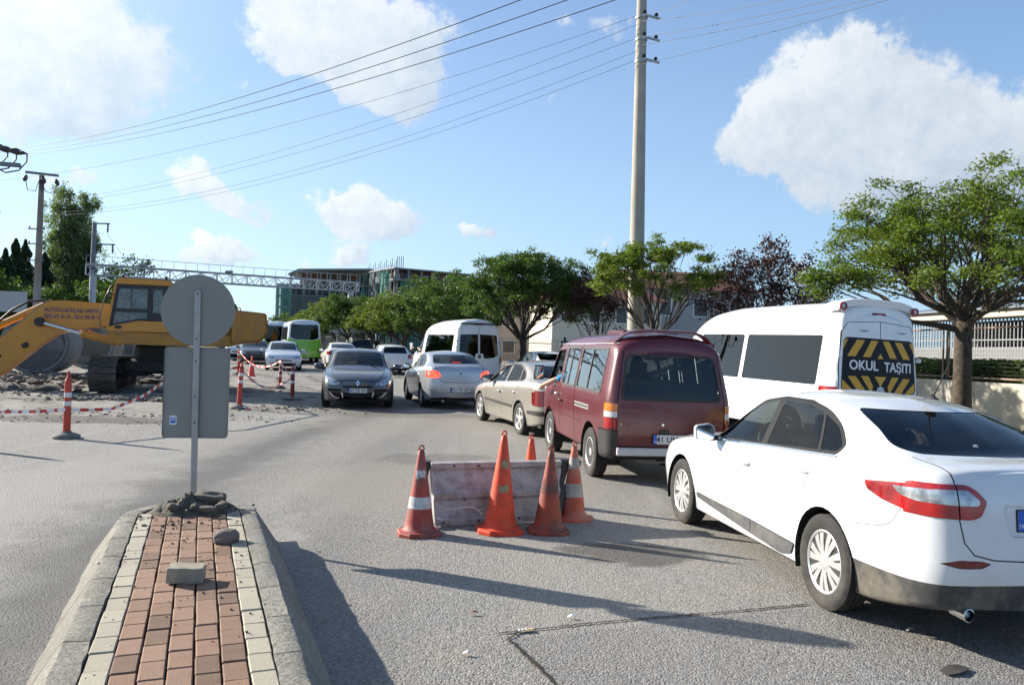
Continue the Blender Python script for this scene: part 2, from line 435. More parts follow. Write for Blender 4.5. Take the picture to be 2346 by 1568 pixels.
# ------------------------------------------------------------------ ground sheet
def asphalt_material():
    m, nt, b, out = _new('asphalt')
    ge = nt.nodes.new('ShaderNodeNewGeometry'); v = ge.outputs['Position']
    sp = nt.nodes.new('ShaderNodeSeparateXYZ'); nt.links.new(v, sp.inputs[0])
    X, Y = sp.outputs[0], sp.outputs[1]
    big = tex_noise(nt, v, 0.22, 5, 0.6, 0.4); mid = tex_noise(nt, v, 1.6, 6, 0.65, 0.2); fine = tex_noise(nt, v, 34, 5, 0.75)
    c = mixc(nt, ramp(nt, big, 0.35, 0.65), (0.215, 0.206, 0.192), (0.262, 0.25, 0.23))
    c = mixc(nt, ramp(nt, mid, 0.45, 0.75), c, (0.265, 0.24, 0.205))
    vo = nt.nodes.new('ShaderNodeTexVoronoi'); nt.links.new(v, vo.inputs['Vector']); vo.inputs['Scale'].default_value = 85
    stone = ramp(nt, vo.outputs['Color'], 0.1, 0.9, (.58,)*3, (1.42,)*3)
    c = mixc(nt, 1.0, c, stone, 'MULTIPLY')
    v2 = nt.nodes.new('ShaderNodeTexVoronoi'); nt.links.new(v, v2.inputs['Vector']); v2.inputs['Scale'].default_value = 30
    pit = mth(nt, 'MULTIPLY', ramp(nt, v2.outputs['Distance'], .14, .30, (1, 1, 1), (0, 0, 0)), ramp(nt, v2.outputs['Color'], .45, .6))
    c = mixc(nt, mth(nt, 'MULTIPLY', pit, .42), c, (.06, .056, .052))
    c = mixc(nt, 1.0, c, ramp(nt, fine, 0.3, 0.7, (.72,)*3, (1.22,)*3), 'MULTIPLY')
    # streaks of tyre wear along the way the traffic runs (about 20 degrees left of straight ahead)
    mp = nt.nodes.new('ShaderNodeMapping'); nt.links.new(v, mp.inputs[0]); mp.inputs['Rotation'].default_value = (0, 0, R(-20)); mp.inputs['Scale'].default_value = (3.0, 0.22, 1)
    st = ramp(nt, tex_noise(nt, mp.outputs[0], 1.0, 6, 0.6, 0.5), 0.52, 0.75)
    c = mixc(nt, mth(nt, 'MULTIPLY', st, 0.45), c, (0.33, 0.315, 0.29))
    # dark rubbed band swinging round the head of the island: ring about a centre
    def ring(cx, cy, rad, w, amt, col, c, ymax=None):
        dx = mth(nt, 'SUBTRACT', X, cx); dy = mth(nt, 'SUBTRACT', Y, cy)
        rr = mth(nt, 'SQRT', mth(nt, 'ADD', mth(nt, 'MULTIPLY', dx, dx), mth(nt, 'MULTIPLY', dy, dy)))
        e = mth(nt, 'SUBTRACT', rr, mth(nt, 'ADD', rad, mth(nt, 'MULTIPLY', mth(nt, 'SUBTRACT', mid, 0.5), 1.0)))
        g = mth(nt, 'EXPONENT', mth(nt, 'MULTIPLY', mth(nt, 'MULTIPLY', e, e), -1.0/(w*w)))
        return mixc(nt, mth(nt, 'MULTIPLY', g, amt), c, col)
    c = ring(26.2, 12.2, 30.0, 0.50, 0.85, (0.095, 0.093, 0.09), c)
    c = ring(26.2, 12.2, 28.2, 0.35, 0.35, (0.13, 0.127, 0.122), c)
    c = ring(26.2, 12.2, 31.6, 0.6, 0.5, (0.30, 0.285, 0.26), c)
    c = ring(26.2, 12.2, 26.6, 0.5, 0.4, (0.30, 0.275, 0.24), c)
    # wet and oily stains by the barrier, dust drifts before the works, soil with painted boom shade
    def blot(cx, cy, rx, ry, amt, col, c, soft=1.0):
        dx = mth(nt, 'MULTIPLY', mth(nt, 'SUBTRACT', X, cx), 1/rx); dy = mth(nt, 'MULTIPLY', mth(nt, 'SUBTRACT', Y, cy), 1/ry)
        q = mth(nt, 'ADD', mth(nt, 'MULTIPLY', dx, dx), mth(nt, 'MULTIPLY', dy, dy))
        q = mth(nt, 'ADD', q, mth(nt, 'MULTIPLY', mth(nt, 'SUBTRACT', mid, 0.5), 3.0))
        k = ramp(nt, q, 0.5, 1.2, (1, 1, 1), (0, 0, 0))
        return mixc(nt, mth(nt, 'MULTIPLY', k, amt), c, col)
    c = blot(1.05, 6.6, .65, .4, .72, (0.055, 0.048, 0.042), c)
    c = blot(-1.1, 11.6, .9, .8, .45, (0.085, 0.078, 0.07), c)
    c = blot(-0.9, 9.6, 2.3, 1.9, .5, (0.27, 0.235, 0.195), c)
    c = blot(-2.2, 16.5, 2.5, 2.0, .4, (0.26, 0.225, 0.185), c)
    c = blot(-8.6, 15.6, 2.4, .8, .8, (0.07, 0.06, 0.05), c)  # dark soil, with the boom's cast shadow painted into the same patch
    c = blot(-3.2, 18.6, 2.6, 1.1, .55, (0.12, 0.10, 0.08), c)
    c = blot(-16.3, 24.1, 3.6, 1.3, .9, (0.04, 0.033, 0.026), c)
    c = blot(-5.2, 7.5, 1.3, 3.5, .4, (0.31, 0.295, 0.27), c)
    c = blot(-2.0, 5.6, .35, 2.2, .45, (0.33, 0.31, 0.28), c)
    # mud and dust of the excavation on the far left
    mud = mth(nt, 'ADD', mth(nt, 'MULTIPLY', mth(nt, 'SUBTRACT', mth(nt, 'ADD', Y, mth(nt, 'MULTIPLY', X, -0.42)), 19.6), .55), mth(nt, 'MULTIPLY', mth(nt, 'SUBTRACT', mid, 0.5), 7.0))
    mud = mth(nt, 'MULTIPLY', mth(nt, 'MINIMUM', mth(nt, 'MAXIMUM', mud, 0.0), 1.0), mth(nt, 'MULTIPLY', mth(nt, 'SUBTRACT', -4.6, X), 0.8, clamp=True))
    mudc = mixc(nt, ramp(nt, tex_noise(nt, v, 1.5, 8, 0.72, 0.4), 0.38, 0.52), (0.05, 0.043, 0.035), (0.27, 0.25, 0.22))
    c = mixc(nt, mth(nt, 'MULTIPLY', mud, 0.9), c, mudc)
    # beyond the carriageway the ground turns to earth and grass
    gr = mth(nt, 'MULTIPLY', mth(nt, 'SUBTRACT', mth(nt, 'SQRT', mth(nt, 'ADD', mth(nt, 'MULTIPLY', X, X), mth(nt, 'MULTIPLY', Y, Y))), 95), .05, clamp=True)
    c = mixc(nt, gr, c, (0.085, 0.10, 0.045))
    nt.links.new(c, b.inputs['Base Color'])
    nt.links.new(ramp(nt, mid, .3, .7, (.78,)*3, (.95,)*3), b.inputs['Roughness']); b.inputs['Specular IOR Level'].default_value = 0.4
    hgt = mth(nt, 'ADD', mth(nt, 'ADD', mth(nt, 'MULTIPLY', vo.outputs['Distance'], -0.9), mth(nt, 'MULTIPLY', fine, 1.2)), mth(nt, 'MULTIPLY', pit, -1.0))
    bp = nt.nodes.new('ShaderNodeBump'); bp.inputs['Strength'].default_value = 0.7; bp.inputs['Distance'].default_value = 0.011
    nt.links.new(hgt, bp.inputs['Height']); nt.links.new(bp.outputs[0], b.inputs['Normal'])
    return m
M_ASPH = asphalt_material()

TRENCH = [(-19.0, 22.8), (-19.0, 25.4), (-13.6, 25.2), (-12.6, 24.2), (-13.2, 22.9)]   # open cut across the works
def in_poly(p, poly):
    x, y = p; c = False; n = len(poly)
    for i in range(n):
        x0, y0 = poly[i]; x1, y1 = poly[i-1]
        if (y0 > y) != (y1 > y) and x < (x1-x0)*(y-y0)/(y1-y0)+x0: c = not c
    return c
def dist_poly(p, poly):
    P = Vector(p); best = 1e9; n = len(poly)
    for i in range(n):
        a, b = Vector(poly[i-1]), Vector(poly[i]); ab = b-a
        t = max(0, min(1, (P-a).dot(ab)/ab.length_squared)); best = min(best, (P-a-ab*t).length)
    return best
def lump(x, y):
    """broken earth of the works"""
    k = max(0.0, min(1.0, (y-0.42*x-19.6)*0.5))*max(0.0, min(1.0, (-4.8-x)*0.8))*max(0.0, min(1.0, (44-y)*.2))
    z = 0.0
    if k > 0: z = k*(0.05*fbm(x*.55, y*.55, 3)+0.03*fbm(x*2.1, y*2.1, 9, 3)+0.01)
    if -19.6 < x < -12 and 22.2 < y < 26:
        e = dist_poly((x, y), TRENCH); ins = in_poly((x, y), TRENCH)
        z += -min(1.0, e/.25)*1.1 if ins else 0.0
    return z
def build_ground():
    def axis(lo, hi, near0, near1, fine, grow):
        a = list(np.arange(near0, near1+1e-6, fine)); s = fine
        while a[-1] < hi: s *= grow; a.append(min(hi, a[-1]+s))
        s = fine
        while a[0] > lo: s *= grow; a.insert(0, max(lo, a[0]-s))
        return a
    xs = axis(-900, 900, -19.5, 9, .25, 1.18); ys = axis(-60, 1800, 2, 27, .25, 1.16)
    vs = []; nx = len(xs)
    for y in ys:
        for x in xs: vs.append((x, y, gz(x, y)+(lump(x, y) if -40 < x < -4 and 14 < y < 48 else 0.0)))
    fs = [(j*nx+i, j*nx+i+1, (j+1)*nx+i+1, (j+1)*nx+i) for j in range(len(ys)-1) for i in range(nx-1)]
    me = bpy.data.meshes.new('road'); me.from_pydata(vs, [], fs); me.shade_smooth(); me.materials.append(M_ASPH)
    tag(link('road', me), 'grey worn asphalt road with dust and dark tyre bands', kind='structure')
build_ground()

def strip_on_road(name, pts, w, mat, lift=0.004, label=None, jag=0.0, kind='structure', parent=None, n=8, seed=1):
    """thin band lying on the road along a line"""
    rnd = random.Random(seed); P = []
    for i in range(len(pts)-1):
        a, b = Vector(pts[i][:2]), Vector(pts[i+1][:2])
        for k in range(n): P.append(a+(b-a)*(k/n))
    P.append(Vector(pts[-1][:2])); vs = []
    for i, p in enumerate(P):
        d = (P[min(i+1, len(P)-1)]-P[max(0, i-1)]).normalized(); nn = Vector((-d.y, d.x))
        j = nn*rnd.uniform(-jag, jag); ww = w*rnd.uniform(.5, 1.5) if jag else w
        if jag and (i == 0 or i == len(P)-1): ww = w*.2
        for s in (-1, 1):
            q = p+j+nn*(s*ww/2); vs.append((q.x, q.y, gz(q.x, q.y)+lift))
    fs = [(2*i, 2*i+1, 2*i+3, 2*i+2) for i in range(len(P)-1)]
    me = bpy.data.meshes.new(name); me.from_pydata(vs, [], fs)
    me.update()
    if len(me.polygons) and me.polygons[0].normal.z < 0: me.flip_normals()
    me.materials.append(mat)
    o = link(name, me, parent)
    if parent is None: tag(o, label, kind=kind)
    return o

def asphalt_patch_and_cracks():
    mp = M_ASPH.copy(); mp.name = 'old_asphalt'; nt = mp.node_tree; bs = [n for n in nt.nodes if n.type == 'BSDF_PRINCIPLED'][0]
    src = bs.inputs['Base Color'].links[0].from_socket; ge = [n for n in nt.nodes if n.type == 'NEW_GEOMETRY'][0]
    nt.links.new(mixc(nt, 1.0, src, ramp(nt, tex_noise(nt, ge.outputs['Position'], 45, 3, .7), .35, .65, (.66, .67, .70), (1.02, 1.02, 1.04)), 'MULTIPLY'), bs.inputs['Base Color'])
    a = gp(1140, 1452); b = gp(1860, 1384); c = gp(1165, 1466); d = gp(1262, 1568)
    d2 = c+(d-c)*2.4; b2 = b+(b-a)*1.6
    poly = [(c.x, c.y), (d2.x, d2.y), (b2.x+.4, d2.y), (b2.x, b2.y)]
    n = 26; vs = []
    for i in range(n+1):
        for j in range(n+1):
            u, v = i/n, j/n
            p = Vector(poly[0])*(1-u)*(1-v)+Vector(poly[1])*u*(1-v)+Vector(poly[2])*u*v+Vector(poly[3])*(1-u)*v
            vs.append((p.x, p.y, gz(p.x, p.y)+.004))
    fs = [(i*(n+1)+j, (i+1)*(n+1)+j, (i+1)*(n+1)+j+1, i*(n+1)+j+1) for i in range(n) for j in range(n)]
    me = bpy.data.meshes.new('road_patch'); me.from_pydata(vs, [], fs); me.materials.append(mp)
    tag(link('road_patch', me), 'coarser patch of asphalt past the crack in the road', kind='structure')
    mc = pbr('crack', (.018, .015, .012), .95, var=.3)
    strip_on_road('road_crack', [a, a+(b-a)*.3+Vector((0, .02, 0)), a+(b-a)*.6, b], .016, mc, .008, 'long dark crack across the road by the white sedan', .008, n=30)
    strip_on_road('road_crack', [a+(b-a)*.06, c], .018, mc, .0085, 'short dark crack forking off the long one', .008, n=10, seed=5)
    strip_on_road('road_crack', [c, c+(d-c)*.5+Vector((.015, 0, 0)), d2], .02, mc, .0095, 'dark crack running towards the lower edge', .014, n=24, seed=3)
    # tyre marks curving over the dusty lane
    mk = pbr('tyre_mark', (.10, .097, .092), .9, var=.3, vscale=3)
asphalt_patch_and_cracks()

# ------------------------------------------------------------------ traffic island
ISL_H = 0.30
def build_island():
    P0 = Vector((-1.27, 3.1)); ax = Vector((-1.34, 3.38)).normalized(); nr = Vector((ax.y, -ax.x))   # along, to the right
    ang = math.atan2(ax.y, ax.x)
    root = empty('traffic_island', (P0.x, P0.y, 0), ang-math.pi/2, 'paved traffic island with sloped concrete kerbs and red brick pavers', kind='structure')
    # local: +y along the island away from the camera, +x to its right
    S0, S1 = -1.9, 3.62
    mred = [pbr('paver_red_%d' % i, c, .85, var=.2, vscale=9, bump=.35, bscale=60, dirt=((.11, .085, .065), .35, 9), perobj=.1)
            for i, c in enumerate([(.225, .128, .08), (.25, .146, .095), (.15, .086, .052)])]
    mcr = pbr('paver_cream', (.36, .325, .25), .85, var=.15, vscale=8, bump=.3, bscale=60, dirt=((.22, .18, .13), .4, 8), perobj=.09)
    mjoint = pbr('joint_sand', (.17, .135, .095), .95, var=.4, vscale=20, bump=.5, bscale=60)
    mk = pbr('kerb_concrete', (.30, .285, .245), .95, var=.35, vscale=30, bump=1.0, bscale=55, hue2=(.17, .16, .135), h2scale=55, dirt=((.13, .11, .085), .5, 4), bdist=.015, perobj=.1)
    bed = MB(); bed.box((0, (S0+S1)/2, ISL_H/2-.02), (.75, S1-S0, ISL_H-.04)); bed.build('bed', mjoint, root)
    pw, pl = .107, .2
    me_r = [MB().bbox((0, 0, 0), (pw-.007, pl-.004, .05), .005).mesh('paver') for _ in range(3)]
    for k in range(3): me_r[k].materials.append(mred[k])
    me_c = MB().bbox((0, 0, 0), (pw-.006, pl-.004, .05), .005).mesh('paver_cream'); me_c.materials.append(mcr)
    rnd = random.Random(3)
    for col in range(7):
        x = (col-3)*pw; cream = col in (0, 6)
        y = S0+(0 if cream or col % 2 == 0 else pl/2)+pl/2
        if cream: y = S0+pl*.3
        while y < S1-.12:
            me = me_c if cream else me_r[rnd.choices((0, 1, 2), (5, 4, 2))[0]]
            o = link('paver', me, root, (x+rnd.uniform(-.002, .002), y+rnd.uniform(-.002, .002), ISL_H-.025+rnd.uniform(-.003, .003)))
            o.rotation_euler = (rnd.uniform(-.012, .012), rnd.uniform(-.012, .012), rnd.uniform(-.012, .012))
            y += pl
    # kerb stones: flat top then a slope down to the road
    hw = .375
    def kerb(path):
        """path of inner top edge points with outward normals -> one stone"""
        prof = [(0.004, ISL_H-.03), (.006, ISL_H+.004), (.05, ISL_H+.010), (.112, ISL_H+.006), (.130, ISL_H-.008), (.30, .03), (.305, -.1), (.006, -.1)]
        mb = MB(); n = len(prof); vs = []
        for (p, q) in path:
            for u, z in prof:
                jit = .010*mnoise.noise(Vector((p.x*9+u*20, p.y*9, z*20)))
                vs.append((p.x+q.x*(u+jit), p.y+q.y*(u+jit), z+.009*mnoise.noise(Vector((p.x*11, p.y*11, u*30)))))
        fs = []
        for i in range(len(path)-1):
            for j in range(n):
                j2 = (j+1) % n; fs.append((i*n+j, i*n+j2, (i+1)*n+j2, (i+1)*n+j))
        fs += [tuple(range(n-1, -1, -1)), tuple((len(path)-1)*n+j for j in range(n))]
        mb.add(vs, fs); me = mb.mesh('kerb_stone', 35)
        bm = bmesh.new(); bm.from_mesh(me); bmesh.ops.recalc_face_normals(bm, faces=bm.faces); bm.to_mesh(me); bm.free()
        me.materials.append(mk); return link('kerb_stone', me, root)
    for s in (-1, 1):
        y = S0+rnd.uniform(0, .2)
        while y < S1-.3:
            y1 = min(y+.5, S1-.25)
            kerb([(Vector((s*hw, y+.006+(y1-y-.012)*t/4)), Vector((s, 0))) for t in range(5)]); y = y1
    # rounded head
    K = 7; c0 = Vector((0, S1-.25))
    for k in range(K):
        a0, a1 = math.pi*k/K, math.pi*(k+1)/K; path = []
        for t in range(5):
            a = a0+.012+(a1-a0-.024)*t/4; q = Vector((math.cos(a), math.sin(a))); path.append((c0+Vector((q.x*hw, q.y*hw*.95)), q))
        kerb(path)
    # earth heaped round the foot of the sign
    me = bpy.data.meshes.new('earth_mound'); vs = []; n = 44
    for j in range(n+1):
        for i in range(n+1):
            x, y = -.46+.92*i/n, -.36+.72*j/n
            r = math.hypot(x/.36, y/.27); k = max(0, 1-r*r)
            z = k*.10+k*.09*fbm(x*7, y*7, 2, 3)+.05*k*fbm(x*16, y*16, 5, 3)-.02*(1-k)-(0.05 if r > 1.15 else 0)
            vs.append((x, y, z))
    fs = [(j*(n+1)+i, j*(n+1)+i+1, (j+1)*(n+1)+i+1, (j+1)*(n+1)+i) for j in range(n) for i in range(n)]
    me.from_pydata(vs, [], fs); me.shade_smooth(); me.set_sharp_from_angle(angle=R(30))
    me.materials.append(pbr('damp_earth', (.085, .072, .055), .95, var=.4, vscale=14, bump=1, bscale=40, hue2=(.15, .13, .10), h2scale=9, bdist=.02))
    w = root.matrix_basis @ Vector((.02, 3.5, ISL_H))
    o = link('earth_mound', me); o.location = (w.x, w.y, ISL_H); o.rotation_euler = (0, 0, ang-math.pi/2)
    tag(o, 'heap of dark broken earth round the foot of the sign post', 'earth heap', kind='stuff')
    mch = pbr('concrete_chunk', (.20, .18, .15), .95, var=.35, vscale=9, bump=1, bscale=40, dirt=((.08, .065, .05), .6, 6), bdist=.012)
    # broken concrete lumps in the heap
    for i, (dx, dy, sx, sy, sz, rz, lab) in enumerate([
            (.13, -.02, .15, .08, .065, .1, 'largest flat lump of concrete on the earth heap behind the post'),
            (.21, -.17, .06, .05, .04, .6, 'small lump of concrete on the right flank of the earth heap'),
            (.02, -.19, .05, .04, .04, 1.2, 'rounded lump of concrete at the front of the earth heap'),
            (-.15, -.15, .07, .05, .04, 2.1, 'lump of concrete on the left flank of the earth heap'),
            (.11, -.27, .08, .04, .03, .05, 'flat grey lump lying at the end of the brick rows'),
            (-.10, .0, .04, .03, .05, .4, 'upright little lump of concrete left of the post')]):
        me = rock_mesh('concrete_lump', 20+i, 2, .75, .5); me.materials.append(mch)
        w = root.matrix_basis @ Vector((.02+dx, 3.5+dy, ISL_H)); o = link('concrete_lump', me)
        o.location = (w.x, w.y, ISL_H+.05+sz*.35+(.03 if i == 0 else 0)); o.scale = (sx, sy, sz); o.rotation_euler = (.1, .05, rz)
        tag(o, lab, 'concrete lump', 'broken concrete on the earth heap')
    # crumbs of soil over the pavers
    bm = bmesh.new()
    for i in range(420):
        y = random.betavariate(4, 1.2)*5.2-1.6; x = random.uniform(-.5, .5); s = random.choice((.003, .004, .005, .008))
        if y > 2.8 and random.random() < .5: s *= 2
        bmesh.ops.create_icosphere(bm, subdivisions=0 or 1, radius=s, matrix=Matrix.Translation((x, y, ISL_H+s*.4)) @ Matrix.Rotation(random.random()*6, 4, 'Z') @ Matrix.Diagonal((1, random.uniform(.6, 1.4), .7, 1)))
    me = bpy.data.meshes.new('soil_crumbs'); bm.to_mesh(me); bm.free(); me.materials.append(MATS['damp_earth'])
    o = link('soil_crumbs', me); o.matrix_world = root.matrix_basis.copy(); tag(o, 'crumbs of soil scattered over the island pavers', 'soil', kind='stuff')
    # the two loose stones
    mg = pbr('loose_block', (.33, .29, .22), .92, var=.25, vscale=14, bump=1, bscale=45, dirt=((.12, .10, .08), .5, 9), bdist=.008)
    w = gp(425, 1330, ISL_H)
    mb = MB(); zig = [(-.10, -.062), (-.05, -.075), (.0, -.06), (.05, -.072), (.10, -.055), (.095, .0), (.10, .06), (.05, .072), (.0, .058), (-.05, .074), (-.10, .06), (-.09, .0)]
    me = mb.prism(rpoly(zig, .012, 2), 0, .085).mesh('loose_paving_block')
    bm = bmesh.new(); bm.from_mesh(me); bmesh.ops.bevel(bm, geom=bm.edges[:], offset=.004, segments=1, affect='EDGES'); bm.to_mesh(me); bm.free()
    me.materials.append(mg)
    o = link('loose_paving_block', me); o.location = (w.x, w.y, ISL_H+.004); o.rotation_euler = (.0, R(3), R(12))
    tag(o, 'loose grey interlocking concrete paver lying on the red bricks', 'paving block')
    w = gp(518, 1240, ISL_H); me = rock_mesh('loose_stone', 3, 3, .62, .28)
    me.materials.append(pbr('loose_stone', (.22, .175, .15), .95, var=.3, vscale=10, bump=.8, bscale=40, bdist=.01))
    o = link('loose_stone', me); o.location = (w.x, w.y, ISL_H+.036); o.scale = (.105, .085, .085); o.rotation_euler = (.05, 0, .4)
    tag(o, 'loose rounded brown stone lying on the island by the cream edge', 'stone')
    return root
island = build_island()

# ------------------------------------------------------------------ road sign seen from behind
def build_sign():
    mgrey = pbr('sign_back', (.255, .25, .228), .55, .35, var=.07, vscale=3, bump=.03, bscale=200)
    mpost = pbr('sign_post', (.36, .36, .35), .5, .6, var=.15, vscale=8)
    px, py = -2.67, 6.65
    root = empty('road_sign', (px, py, ISL_H), R(8), 'round and rectangular road sign seen from behind on a grey post', 'road sign')
    lean = -.012
    def lx(z): return (z+ISL_H-1.65)*-0.008
    H = 2.10-ISL_H
    b = MB(); b.bbox((lx(H/2), 0, H/2), (.05, .032, H+.0), .004, Matrix.Rotation(R(-.5), 3, 'Y')); b.build('post', mpost, root)
    zc = 1.93-ISL_H
    d = MB(); d.prism(ngon(64, .302), 0, .003, ((lx(zc), .022, zc), (1, 0, 0), (0, 0, 1), (0, 1, 0)))
    d.lathe([(.298, 0), (.302, 0), (.302, -.012), (.299, -.012)], 64, (lx(zc), .022, zc), 'Y')
    o = d.build('disc_panel', mgrey, root, 40)
    z0, z1 = .846-ISL_H, 1.617-ISL_H
    r = MB(); pts = rpoly([(-.267, z0), (.267, z0), (.267, z1), (-.267, z1)], .035, 5)
    r.prism(pts, .022, .025, ((lx(.9), 0, 0), (1, 0, 0), (0, 0, 1), (0, 1, 0)))
    n = len(pts)
    vs = [(lx(.9)+p[0], y, p[1]) for p in pts for y in (.022, .010)]
    r.add(vs, [(2*i, 2*((i+1) % n), 2*((i+1) % n)+1, 2*i+1) for i in range(n)])
    r.build('rectangular_panel', mgrey, root, 40)
    for zz in (2.07, 1.69, 1.5, 1.2, .98):
        MB().cyl((lx(zz-ISL_H), -.016, zz-ISL_H), (lx(zz-ISL_H), -.022, zz-ISL_H), .007, n=8).build('bolt', M_BLACK, root)
    st = MB(); st.box((-.178, .0215, .545+.15), (.056, .001, .078)); so = st.build('sticker', pbr('sticker_white', (.7, .72, .74), .5, var=.05), root)
    sb = MB()
    for dx in (-.0125, .0125):
        sb.box((-.178+dx, .0205, .695+.019), (.019, .001, .009)); sb.box((-.178+dx, .0205, .695+.006), (.019, .001, .009))
    sb.prism([(-.022, -.026), (.012, -.026), (.022, -.018), (.022, -.004), (-.022, -.004)], 0, .001, ((-.178, .020, .695), (1, 0, 0), (0, 0, 1), (0, 1, 0)))
    sb.build('sticker_print', pbr('print_blue', (.02, .14, .5), .5), so)
build_sign()

# ------------------------------------------------------------------ traffic cones
def cone(px, py, h, label, bands, mat, band_mat, rz=0.3, tilt=(0, 0), loop=True, base=.38, patches=()):
    p = gp(px, py)
    root = empty('traffic_cone', (p.x, p.y, gz(p.x, p.y)), rz, label, 'traffic cone', 'traffic cones round the barrier', rot=(tilt[0], tilt[1], rz))
    b = MB(); k = base/2; bev = k*.42
    poly = [(-k+bev, -k), (k-bev, -k), (k, -k+bev), (k, k-bev), (k-bev, k), (-k+bev, k), (-k, k-bev), (-k, -k+bev)]
    vs = []
    for z, s in ((0, 1.0), (.022, 1.0), (.036, .93)):
        for x, y in poly: vs.append((x*s, y*s, z+.006*math.sin(x*17+y*11)*(z > 0)))
    fs = [tuple(range(7, -1, -1)), tuple(range(16, 24))]
    for j in range(2): fs += [(j*8+i, j*8+(i+1) % 8, (j+1)*8+(i+1) % 8, (j+1)*8+i) for i in range(8)]
    b.add(vs, fs); b.build('base', mat, root, 30)
    r0, r1 = base*.36, .028; zt = h-.055
    def rad(z): return r0+(r1-r0)*(z-.03)/(zt-.03)
    prof = [(r0+.035, .034), (r0+.012, .045), (rad(.07), .07)]
    edges = sorted([q for a, c in bands for q in (a*h, c*h)])
    zs = sorted(set([.07+(zt-.07)*i/14 for i in range(15)]+edges))
    prof = [(r0+.035, .034), (r0+.012, .045)]+[(rad(z), z) for z in zs if z > .06]+[(.024, zt+.004), (.020, zt+.02), (0, zt+.022)]
    bo = MB().lathe(prof, 36).build('cone_body', mat, root, 50)
    for a, c in bands:
        q = [(rad(a*h+(c-a)*h*t/4)+.0022, a*h+(c-a)*h*t/4) for t in range(5)]
        MB().lathe([(rad(a*h)-.002, a*h)]+q+[(rad(c*h)-.002, c*h)], 36).build('reflective_band', band_mat, root, 60)
    for (zc, ang, w, hh, sd) in patches:      # torn remnants of old sleeves
        pr = MB(); n = 14; rr = random.Random(sd); vs = []; cols = 7
        for i in range(n+1):
            t = -w/2+w*i/n
            lo = -hh/2+hh*.38*rr.random(); hi = hh/2-hh*.38*rr.random()
            for j in range(cols+1):
                z = zc*h+lo+(hi-lo)*j/cols; a = ang+t/max(.03, rad(z)); vs.append(((rad(z)+.002)*math.cos(a), (rad(z)+.002)*math.sin(a), z))
        pr.add(vs, [(i*(cols+1)+j, (i+1)*(cols+1)+j, (i+1)*(cols+1)+j+1, i*(cols+1)+j+1) for i in range(n) for j in range(cols)])
        pr.build('torn_sleeve', band_mat, root, 60)
    if loop:
        t = MB(); cz = zt+.028; t.tube([(.022*math.cos(a), 0, cz+.027*math.sin(a)) for a in [math.pi*2*i/14 for i in range(15)]], .0075, 8, caps=False)
        t.build('carry_loop', mat, root, 180)
    return root
def build_cones():
    orn = pbr('cone_orange_bright', (.68, .055, .012), .55, var=.25, vscale=10, dirt=((.17, .065, .035), .75, 6), bump=.15, bscale=30)
    red = pbr('cone_red_faded', (.36, .045, .03), .6, var=.3, vscale=9, hue2=(.26, .075, .055), h2scale=4, dirt=((.10, .06, .05), .85, 7), bump=.2, bscale=30)
    dirty = pbr('cone_orange_grimy', (.40, .055, .022), .6, var=.35, vscale=7, dirt=((.045, .035, .03), .95, 7), hue2=(.17, .05, .032), h2scale=5, bump=.2, bscale=30)
    pale = pbr('cone_orange_dusty', (.55, .095, .045), .65, var=.25, vscale=7, dirt=((.16, .10, .075), .7, 8), hue2=(.44, .16, .10), h2scale=4, bump=.2, bscale=30)
    wht = pbr('sleeve_white', (.58, .58, .58), .45, var=.25, vscale=16, dirt=((.13, .11, .09), .85, 13), bump=.5, bscale=30)
    old = pbr('sleeve_dirty', (.42, .38, .33), .7, var=.35, vscale=14, dirt=((.16, .12, .09), .7, 10), bump=.4, bscale=30)
    tan = pbr('sleeve_glue', (.30, .24, .13), .8, var=.3, vscale=20)
    grime = pbr('sleeve_grime', (.10, .055, .048), .8, var=.4, vscale=8, hue2=(.22, .05, .035), h2scale=10)
    cone(960, 1222, .79, 'dark red cone with two torn white bands left of the barrier', [(.30, .43)], red, wht, .25, patches=[(.68, -1.7, .09, .10, 3)])
    cone(1145, 1216, .92, 'tallest bright orange cone with tan glue marks in front of the barrier', [], orn, tan, .15, (R(0), R(1.2)), base=.42, patches=[(.68, -1.4, .075, .10, 5), (.66, -1.2, .05, .09, 15), (.44, -1.75, .05, .08, 8), (.44, -1.45, .035, .09, 11), (.45, -1.2, .03, .09, 14)])
    cone(1255, 1217, .79, 'grimy brown orange cone in front of the right end of the barrier', [(.46, .62)], dirty, grime, .05, (R(0), R(1)), patches=[(.74, -1.1, .03, .06, 2)])
    cone(1312, 1188, .77, 'dusty orange cone with two dirty white bands behind the barrier end', [(.30, .47), (.66, .8)], pale, old, .5, base=.36)
    cone(1214, 1150, .74, 'plain bright orange cone with only its top above the barrier', [], orn, wht, .3, base=.34)
build_cones()

